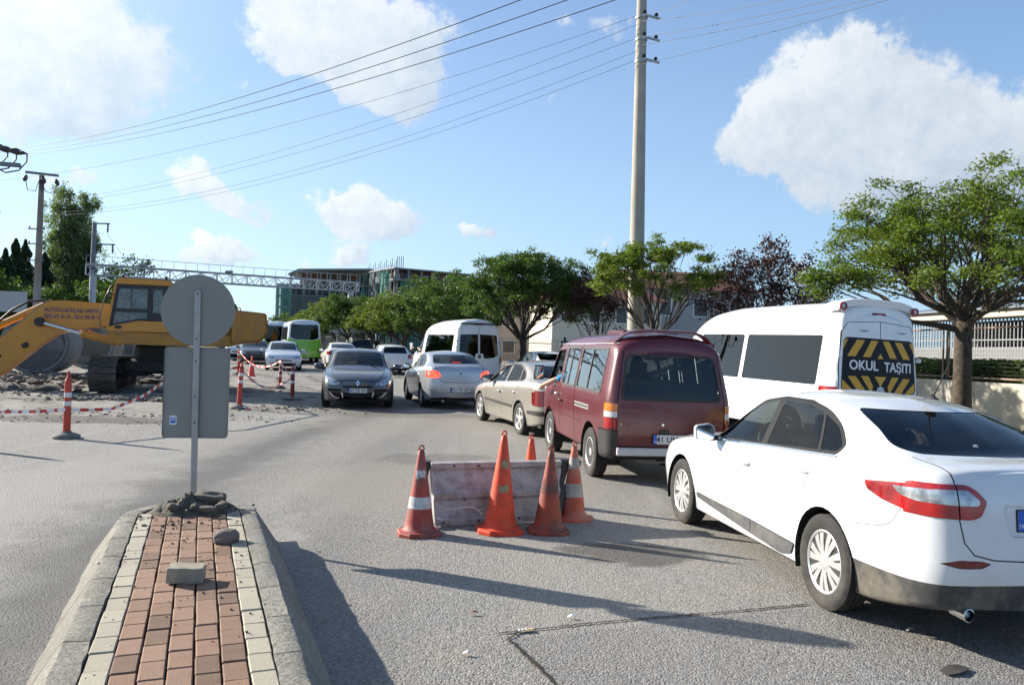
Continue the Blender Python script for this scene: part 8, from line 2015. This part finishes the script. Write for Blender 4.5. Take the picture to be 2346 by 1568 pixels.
# ------------------------------------------------------------------ retaining wall, fence and building on the right
def build_right():
    wc = pbr('wall_concrete', (.47, .43, .355), .9, var=.12, vscale=1.2, bump=.2, bscale=14, dirt=((.25, .21, .16), .35, 1.5))
    A, B = Vector((13.3, 17.0)), Vector((11.9, 26.5)); u = (B-A).normalized(); nrm = Vector((-u.y, u.x)); ang = math.atan2(u.y, u.x); Lw = 16.0; A = B-u*13; Lw = 18
    zt = 1.20
    root = empty('retaining_wall', (A.x, A.y, 0), ang, 'pale concrete retaining wall under the fence', 'wall')
    n = 7
    for i in range(n): MB().bbox((Lw*(i+.5)/n, 0, zt/2-.3), (Lw/n-.012, .30, zt+.6), .012).build('wall_section', wc, root)
    for i in range(n):
        for k in (.3, .7):
            for z in (.55, .98): MB().cyl((Lw*(i+k)/n, .151, z), (Lw*(i+k)/n, .144, z), .022, n=10).build('tie_hole', pbr('tie_hole', (.12, .10, .08), .9), root)
    # fence panels on the wall
    rust = pbr('fence_paint', (.27, .19, .15), .6, .2, var=.25, vscale=5, hue2=(.16, .10, .07), h2scale=3); mesh_m = pbr('mesh_wire', (.06, .055, .05), .7)
    fr = empty('mesh_fence', (A.x, A.y, zt), ang, 'rusty framed wire mesh fence standing on the retaining wall', 'fence')
    np_ = 6; pw = Lw/np_; fh = 1.45
    for i in range(np_+1): MB().bbox((i*pw, -.05, fh/2), (.07, .07, fh+.1), .008).build('fence_post', pbr('post_dark', (.05, .055, .05), .6, var=.2), fr)
    for i in range(np_):
        x0, x1 = i*pw+.12, (i+1)*pw-.12; f = MB()
        f.tube([(x0, 0, .10), (x1, 0, .10)], .028, 6); f.tube([(x0, 0, fh), (x1, 0, fh)], .028, 6); f.tube([(x0, 0, .10), (x0, 0, fh)], .028, 6); f.tube([(x1, 0, .10), (x1, 0, fh)], .028, 6); fo = f.build('panel_frame', rust, fr)
        w = MB(); k = .10
        nx, nz = int((x1-x0)/k), int((fh-.1)/k)
        for a in range(1, nx): w.tube([(x0+(x1-x0)*a/nx, 0, .10), (x0+(x1-x0)*a/nx, 0, fh)], .0026, 3)
        for b in range(1, nz): w.tube([(x0, .004, .1+(fh-.1)*b/nz), (x1, .004, .1+(fh-.1)*b/nz)], .0026, 3)
        tag(w.build('wire_mesh', mesh_m, fo), kind='stuff')
    # hedge behind the fence
    rnd = random.Random(4); vs = []; fs = []
    for _ in range(34000):
        p = Vector((rnd.uniform(0, Lw), -.35-rnd.uniform(0, .7), .02+rnd.random()**1.0*.62+.10*fbm(_*.01, 0, 0, 2))); a, b, d = basis(Vector((rnd.gauss(0, 1), rnd.gauss(0, 1), rnd.gauss(0, 1)+.6))); s = rnd.uniform(.03, .06); k = len(vs)
        vs += [p-a*s-b*s*.4, p+a*s-b*s*.4, p+a*s+b*s*.4, p-a*s+b*s*.4]; fs.append((k, k+1, k+2, k+3))
    me = bpy.data.meshes.new('hedge'); me.from_pydata(vs, [], fs); me.materials.append(leafmat('hedge_leaf', (.045, .085, .02), (.08, .12, .03), .4)); o = link('hedge', me); o.location = (A.x, A.y, zt-.05); o.rotation_euler = (0, 0, ang); tag(o, 'clipped green hedge growing behind the mesh fence', 'hedge', kind='stuff')
    # the yard behind and the low building with barred openings
    tm = bpy.data.meshes.new('terrace'); V2 = Vector((-nrm.x, -nrm.y)) if nrm.x < 0 else nrm
    out = Vector((u.y, -u.x)); pts = [A+out*.2, B+u*3+out*.2, B+u*3+out*40, A+out*40]
    tm.from_pydata([(p.x, p.y, zt-.06) for p in pts], [], [(0, 1, 2, 3)]); tm.materials.append(pbr('yard', (.12, .12, .08), .95, var=.3, vscale=1)); tag(link('terrace', tm), 'raised yard behind the retaining wall', kind='structure')
    bd = empty('low_building', (A.x+out.x*5.0, A.y+out.y*5.0, zt-.05), ang, 'low grey building with barred openings under a blue metal roof', 'building')
    # local: x along, -y away from the road
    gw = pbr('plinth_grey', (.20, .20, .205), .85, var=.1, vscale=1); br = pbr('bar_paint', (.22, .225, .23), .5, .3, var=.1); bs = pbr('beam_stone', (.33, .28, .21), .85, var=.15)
    Lb = 20.0
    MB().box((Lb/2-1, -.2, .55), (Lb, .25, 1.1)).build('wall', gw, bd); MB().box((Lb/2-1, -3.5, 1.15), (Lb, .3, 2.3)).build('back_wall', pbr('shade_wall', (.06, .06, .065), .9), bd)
    for i in range(6):
        x = -1+Lb*i/5; MB().bbox((x, -.25, 1.15), (.42, .34, 2.3), .02).build('column', bs, bd)
    for k in range(120):
        x = -1+Lb*(k+.5)/120; MB().box((x, -.15, 1.62), (.035, .035, 1.10)).build('bar', br, bd)
    for z in (1.12, 1.40, 2.15): MB().box((Lb/2-1, -.12, z), (Lb, .04, .05)).build('bar_rail', br, bd)
    MB().bbox((Lb/2-1, -.1, 2.32), (Lb+.6, .7, .30), .02).build('fascia', pbr('fascia', (.52, .46, .36), .8, var=.12), bd)
    rf = MB(); rf.add([(-1.6, .45, 2.50), (Lb-.4, .45, 2.50), (Lb-.4, -4.2, 3.10), (-1.6, -4.2, 3.10), (-1.6, .45, 2.44), (Lb-.4, .45, 2.44), (Lb-.4, -4.2, 3.04), (-1.6, -4.2, 3.04)], [(0, 1, 2, 3), (7, 6, 5, 4), (0, 4, 5, 1), (1, 5, 6, 2), (2, 6, 7, 3), (3, 7, 4, 0)])
    ro = rf.build('roof', pbr('roof_blue', (.17, .19, .23), .45, .3, var=.1), bd)
    for k in range(36): x = -1.6+(Lb+1.2)*k/35; MB().add([(x, .44, 2.53), (x+.05, .44, 2.53), (x+.05, -4.2, 3.13), (x, -4.2, 3.13), (x, .44, 2.50), (x+.05, .44, 2.50)], [(0, 1, 2, 3), (0, 4, 5, 1)]).build('roof_rib', MATS['roof_blue'], ro)
    # black railing further along the pavement, with posts
    bk = pbr('railing_black', (.018, .02, .02), .5, var=.15)
    rl = empty('iron_railing', (0, 0, 0), 0, 'black iron railing along the pavement behind the trees', 'railing')
    p0, p1 = at(1585, 830, 27), at(700, 805, 78)
    n = 14
    for i in range(n):
        a = p0.lerp(p1, (i/n)**1.25); b = p0.lerp(p1, ((i+1)/n)**1.25); ga, gb = gz(a.x, a.y), gz(b.x, b.y); a = Vector((a.x, a.y, ga)); b = Vector((b.x, b.y, gb))
        MB().bbox(a+Vector((0, 0, 1.0)), (.12, .12, 2.1), .01).build('railing_post', bk, rl)
        for z in (.55, 1.75): MB().tube([a+Vector((0, 0, z)), b+Vector((0, 0, z))], .025, 5).build('railing_rail', bk, rl)
        m = int((b-a).length/.16); pk = MB()
        for k in range(1, m): q = a.lerp(b, k/m); pk.tube([q+Vector((0, 0, .5)), q+Vector((0, 0, 1.95))], .010, 4)
        if m > 1: tag(pk.build('pickets', bk, rl), kind='stuff')
    kb = MB(); off = Vector((-.5, -.9, 0))
    for i in range(n):
        a = p0.lerp(p1, i/n)+off; b = p0.lerp(p1, (i+1)/n)+off; ga, gb = gz(a.x, a.y), gz(b.x, b.y); o = Vector((.9, .5, 0))
        vs = [Vector((a.x, a.y, ga-.1)), Vector((b.x, b.y, gb-.1)), Vector((b.x, b.y, gb+.30)), Vector((a.x, a.y, ga+.30))]; v2 = [v+o for v in vs]; kb.add(vs+v2, [(0, 1, 2, 3), (3, 2, 6, 7), (5, 4, 7, 6)])
    tag(kb.build('kerb_wall', wc), 'low pale kerb wall under the iron railing', kind='structure')
    # signs on posts along the far pavement
    for px, py, d_, w_, lab in ((771, 800, 62, 1.2, 'small white road sign by the far trees'), (838, 800, 55, 2.2, 'pale sign board behind the white hatchback')):
        q = at(px, py, d_); g_ = gz(q.x, q.y); r_ = empty('street_sign', (q.x, q.y, g_), 0, lab, 'street sign', 'small signs under the far trees'); MB().cyl((0, 0, 0), (0, 0, 3.2), .05, n=8).build('post', M_STEEL, r_); MB().bbox((0, -.06, 2.55), (w_, .04, .9), .02).build('sign_panel', pbr('sign_pale', (.5, .5, .5), .6), r_)
    # left side: billboard and low wall behind the pipes
    q = at(14, 690, 40); g_ = gz(q.x, q.y); r_ = empty('billboard', (q.x, q.y, g_), .1, 'grey steel backed board at the left edge behind the boom', 'billboard')
    MB().bbox((0, 0, q.z-g_+.0), (2.0, .12, 1.05), .02).build('board', pbr('board_back', (.34, .35, .36), .5, .3, var=.1), r_); MB().box((0, -.075, q.z-g_), (2.0, .03, .03)).build('board_seam', M_STEEL, r_); MB().cyl((.55, .1, 0), (.55, .1, q.z-g_+.5), .06, n=8).build('post', M_STEEL, r_); MB().cyl((-.55, .1, 0), (-.55, .1, q.z-g_+.5), .06, n=8).build('post', M_STEEL, r_)
    a, b = at(-60, 800, 47), at(335, 797, 58); w_ = MB(); 
    r_ = empty('low_wall', (a.x, a.y, gz(a.x, a.y)), math.atan2(b.y-a.y, b.x-a.x), 'low grey concrete wall running behind the pipes', 'wall'); Ll = (b-a).length
    for i in range(8): MB().bbox((Ll*(i+.5)/8, 0, .55), (Ll/8-.03, .3, 1.1), .02).build('wall_section', pbr('low_wall', (.27, .27, .26), .9, var=.15), r_)
build_right()
# ------------------------------------------------------------------ trees
def tree(label, x, y, spec, seed, leaf, bark, group='trees along the road', scale=1.0, name='street_tree', z=None):
    rnd = random.Random(seed); zg = gz(x, y) if z is None else z
    root = empty(name, (x, y, zg), 0, label, 'tree', group)
    th, tr = spec['trunk'], spec['r']; C = Vector(spec['centre']); Rx, Ry, Rz = spec['radii']; n_l = spec['limbs']; n_t = spec['targets']
    fork = Vector((spec.get('lean', 0), 0, th)); br = MB()
    br.tube([(0, 0, -.1), (fork.x*.2, 0, th*.4), fork*.98+Vector((0, 0, 0)), fork+Vector((0, 0, .25))], [tr*1.25, tr, tr*.92, tr*.5], 12)
    tg = []
    while len(tg) < n_t:
        v = Vector((rnd.gauss(0, 1), rnd.gauss(0, 1), rnd.gauss(0, 1))).normalized()
        if v.z < spec.get('low', -.35): continue
        k = rnd.uniform(spec.get('inner', .62), 1.0); bump = 1+spec.get('rag', .2)*mnoise.noise(v*2.2+Vector((seed, 0, 0)))
        tg.append(C+Vector((v.x*Rx, v.y*Ry, v.z*Rz))*k*bump)
    limbs = []
    for i in range(n_l):
        a = 2*math.pi*(i+rnd.uniform(-.25, .25))/n_l; e = rnd.uniform(.15, 1.1) if i else 1.45
        d = Vector((math.cos(a)*math.cos(e), math.sin(a)*math.cos(e), math.sin(e)))
        end = fork.lerp(C+Vector((d.x*Rx, d.y*Ry, d.z*Rz*.6)), .70)
        st = fork+Vector((0, 0, rnd.uniform(-.22, .12)*th*.25)); mid = st.lerp(end, .45)+Vector((0, 0, -.06*Rz))+Vector((rnd.uniform(-1, 1), rnd.uniform(-1, 1), rnd.uniform(-.5, 1)))*.10*Rx
        P = [st, st.lerp(mid, .55)+Vector((0, 0, .02)), mid, mid.lerp(end, .55)+Vector((0, 0, .05*Rz)), end]; br.tube(P, [tr*.46, tr*.36, tr*.28, tr*.19, tr*.10], 7); limbs.append(P)
    clusters = []
    bare = spec.get('bare', 0.0)
    for t in tg:
        P = min(limbs, key=lambda L: min((L[k]-t).length for k in (2, 3, 4)))
        k = rnd.choice((1, 2, 2, 3)); s = P[k].lerp(P[k+1], rnd.random()); m = s.lerp(t, .5)+Vector((rnd.uniform(-1, 1), rnd.uniform(-1, 1), rnd.uniform(-.2, .8)))*.10*(t-s).length
        br.tube([s, m, t], [tr*.16, tr*.10, tr*.035], 5, caps=False)
        nt_ = spec.get('twigs', 4)
        for _ in range(nt_):
            o = Vector((rnd.gauss(0, 1), rnd.gauss(0, 1), rnd.gauss(.25, .8)))*spec['spread']*.65; e = t+o; w0 = m.lerp(t, rnd.uniform(.4, 1.0))
            br.tube([w0, w0.lerp(e, .5)+Vector((0, 0, .04)), e], [tr*.06, tr*.04, tr*.015], 4, caps=False)
            if rnd.random() > bare: clusters.append(t.lerp(e, .8))
    br.build('trunk', bark, root, 60)
    n = spec['leaves']; L_ = spec['leaf']; sp = spec['spread']*.30; vs = np.empty((n*4, 3)); rs = np.random.RandomState(seed)
    cl = np.array([tuple(c) for c in clusters]); wts = rs.rand(len(cl))**.8+.15; wts /= wts.sum(); idx = rs.choice(len(cl), n, p=wts)
    ctr = cl[idx]+rs.normal(0, 1, (n, 3))*np.array((sp, sp, sp*spec.get('flat', .6)))
    d = rs.normal(0, 1, (n, 3)); d[:, 2] *= .6; d /= np.linalg.norm(d, axis=1)[:, None]; q = rs.normal(0, 1, (n, 3)); q[:, 2] += .8; q = np.cross(d, q); q /= np.linalg.norm(q, axis=1)[:, None]
    l = L_*rs.uniform(.6, 1.3, (n, 1)); w = l*spec.get('aspect', .42)
    vs[0::4] = ctr-d*l*.5; vs[1::4] = ctr+q*w*.5-d*l*.05; vs[2::4] = ctr+d*l*.5; vs[3::4] = ctr-q*w*.5-d*l*.05
    me = bpy.data.meshes.new('crown'); me.vertices.add(n*4); me.vertices.foreach_set('co', vs.ravel()); me.loops.add(n*4); me.loops.foreach_set('vertex_index', np.arange(n*4, dtype=np.int32)); me.polygons.add(n); me.polygons.foreach_set('loop_start', np.arange(0, n*4, 4, dtype=np.int32)); me.update(calc_edges=True)
    me.materials.append(leaf); link('crown', me, root); root.scale = (scale,)*3
    return root
def build_trees():
    bark = pbr('bark', (.05, .038, .028), .95, var=.35, vscale=12, bump=.8, bscale=25, hue2=(.085, .064, .045), h2scale=6, bdist=.02); barkd = pbr('bark_dark', (.05, .04, .034), .95, var=.3, vscale=6)
    g1 = leafmat('leaf_acacia', (.14, .17, .03), (.075, .12, .022), .6); g2 = leafmat('leaf_green', (.042, .082, .018), (.07, .11, .022), .5); g3 = leafmat('leaf_olive', (.13, .15, .03), (.08, .12, .022), .55); pl = leafmat('leaf_plum', (.065, .028, .03), (.045, .02, .022), .35)
    gd = leafmat('leaf_conifer', (.022, .045, .018), (.03, .055, .022), .25); gp_ = leafmat('leaf_poplar', (.11, .155, .06), (.17, .21, .10), .55)
    rp = lambda px, d: (lambda q: (q.x, q.y))(at(px, 800, d))
    # the big street tree by the wall
    x, y = rp(2206, 18.5)
    tree('large acacia with forked trunk before the retaining wall', x, y, dict(trunk=2.6, r=.20, centre=(.3, 0, 3.7), radii=(3.45, 3.0, 2.15), limbs=12, targets=105, low=-.22, inner=.72, twigs=6, spread=.52, leaves=60000, leaf=.095, flat=.45, bare=.12, rag=.3), 3, g1, bark)
    x, y = rp(1495, 25.3)
    tree('sparse acacia whose bare twigs cross the tall round pole', x, y, dict(trunk=2.0, r=.12, centre=(.15, 0, 3.7), radii=(2.25, 1.9, 1.6), limbs=11, targets=62, low=-.1, inner=.75, twigs=6, spread=.36, leaves=22000, leaf=.10, flat=.5, bare=.35, rag=.3), 5, g1, barkd)
    x, y = rp(1207, 32)
    tree('broad dark green tree with dense round crown behind the champagne sedan', x, y, dict(trunk=1.9, r=.15, centre=(-.1, 0, 3.75), radii=(2.7, 2.4, 1.85), limbs=12, targets=110, low=-.45, inner=.55, twigs=6, spread=.46, leaves=42000, leaf=.12, flat=.5, bare=.05, lean=-.25, rag=.25), 8, g2, barkd)
    PL = dict(trunk=1.3, r=.07, centre=(0, 0, 3.1), radii=(1.25, 1.2, 1.6), limbs=9, targets=45, low=-.7, inner=.3, twigs=4, spread=.40, leaves=4200, leaf=.10, flat=.8, aspect=.6, bare=.1)
    x, y = rp(1760, 24); tree('purple leaved plum tree rising over the school minibus roof', x, y, dict(PL, centre=(0, 0, 3.9), radii=(1.35, 1.2, 1.25)), 21, pl, barkd, 'purple plum trees')
    x, y = rp(1660, 26); tree('low purple plum tree left of the one over the minibus', x, y, dict(PL, centre=(.2, 0, 3.3)), 24, pl, barkd, 'purple plum trees')
    x, y = rp(1370, 31); tree('purple plum tree standing left of the tall round pole', x, y, dict(PL, centre=(-.2, 0, 3.3), radii=(1.6, 1.3, 1.6), leaves=6500), 26, pl, barkd, 'purple plum trees')
    x, y = rp(1850, 26); tree('thin purple plum tree right of the minibus roof', x, y, dict(PL, centre=(.0, 0, 3.3), radii=(.8, .9, 1.1), leaves=2200), 29, pl, barkd, 'purple plum trees')
    # the row that runs on up the road
    row = [(1020, 42, 632, g2, 'dark green rounded tree left of the broad one'), (1068, 48, 628, g2, 'dark tree between the broad tree and the netted block'), (972, 46, 650, g2, 'dark tree crown in front of the green netting'), (922, 48, 664, g3, 'olive green tree over the roof of the white minibus'), (862, 52, 690, g3, 'small yellowish tree under the gantry column'), (798, 56, 676, g2, 'tree with its crown just below the right end of the gantry'), (768, 64, 686, g3, 'yellow green tree right of the green bus'), (735, 74, 706, g3, 'low tree above the right edge of the green bus'), (700, 85, 720, g3, 'low tree above the roof of the green bus'), (655, 95, 722, g2, 'farthest low tree left of the green bus roof'), (832, 60, 692, g2, 'round tree behind the gantry column')]
    for i, (px, d, yt, lm, lab) in enumerate(row):
        x, y = rp(px, d); s = ((798-yt)*d/1797+1.65-gz(x, y))/5.35
        tree(lab, x, y, dict(trunk=1.7, r=.13, centre=(0, 0, 3.5), radii=(2.5, 2.3, 1.75), limbs=9, targets=70, low=-.6, inner=.5, twigs=4, spread=.55, leaves=15000, leaf=.17, flat=.6, bare=.02, rag=.3), 40+i, lm, barkd, scale=s)
    # left side: poplar, conifers, bushy belt
    x, y = rp(152, 66)
    tree('tall bushy poplar with several spires beside the T head pole', x, y, dict(trunk=2.5, r=.25, centre=(0, 0, 7.2), radii=(2.1, 1.9, 6.9), limbs=14, targets=150, low=-.9, inner=.45, twigs=4, spread=.6, leaves=48000, leaf=.22, flat=1.5, bare=.0, rag=.4), 61, gp_, barkd, 'trees behind the works', name='poplar_tree')
    def conifer(px, d, h, r, lab, seed):
        x, y = rp(px, d); rnd = np.random.RandomState(seed); root = empty('conifer_tree', (x, y, gz(x, y)), 0, lab, 'tree', 'trees behind the works')
        MB().tube([(0, 0, 0), (0, 0, h*.98)], [.16, .02], 6).build('trunk', barkd, root)
        n = 9000; t = rnd.rand(n)**.8; z = .4+(h-.4)*t; rad = r*(1-t)**.75*np.sqrt(rnd.rand(n))*(1+.35*np.sin(z*5+seed))*1.1; a = rnd.rand(n)*6.283
        ctr = np.stack([rad*np.cos(a), rad*np.sin(a), z-rad*.25], 1); dd = rnd.normal(0, 1, (n, 3)); dd[:, 2] += .3; dd /= np.linalg.norm(dd, axis=1)[:, None]; q = np.cross(dd, rnd.normal(0, 1, (n, 3))); q /= np.linalg.norm(q, axis=1)[:, None]
        l = .22; vs = np.empty((n*4, 3)); vs[0::4] = ctr-dd*l*.5; vs[1::4] = ctr+q*l*.22; vs[2::4] = ctr+dd*l*.5; vs[3::4] = ctr-q*l*.22
        me = bpy.data.meshes.new('crown'); me.from_pydata(vs.tolist(), [], [(4*i, 4*i+1, 4*i+2, 4*i+3) for i in range(n)]); me.materials.append(gd); link('crown', me, root)
    for px, d, h, r, lab, sd in ((28, 55, 8.0, 1.5, 'leftmost full conifer with a sharp dark top', 1), (50, 58, 8.3, 1.5, 'tallest dark conifer left of the T head pole', 2), (5, 52, 7.0, 1.6, 'dark conifer cut by the left picture edge', 3), (95, 60, 7.6, 1.7, 'dark conifer right behind the T head pole', 4), (197, 64, 8.2, 1.5, 'slim dark conifer behind the steel pole', 5)): conifer(px, d, h, r, lab, sd)
    BU = dict(trunk=.8, r=.12, centre=(0, 0, 2.5), radii=(2.6, 2.2, 2.0), limbs=9, targets=80, low=-.8, inner=.3, twigs=4, spread=.55, leaves=15000, leaf=.18, flat=.8, bare=0)
    for i, (px, d, s, lm, lab) in enumerate(((130, 56, 1.05, g2, 'bushy tree at the foot of the poplar'), (185, 54, 1.0, g2, 'rounded bushy tree left of the excavator cab'), (250, 58, 1.0, g2, 'bushy tree above the excavator boom'), (290, 62, 1.6, g2, 'round tree rising behind the gantry over the cab'), (60, 50, 1.0, g2, 'dark bushy tree behind the billboard'), (-10, 48, 1.2, g2, 'bushy tree at the very left edge'), (340, 66, .9, g2, 'low bushy tree behind the excavator cab'))):
        x, y = rp(px, d); tree(lab, x, y, BU, 80+i, lm, barkd, 'trees behind the works', s, 'bushy_tree')
    q = at(8, 560, 24)
build_trees()
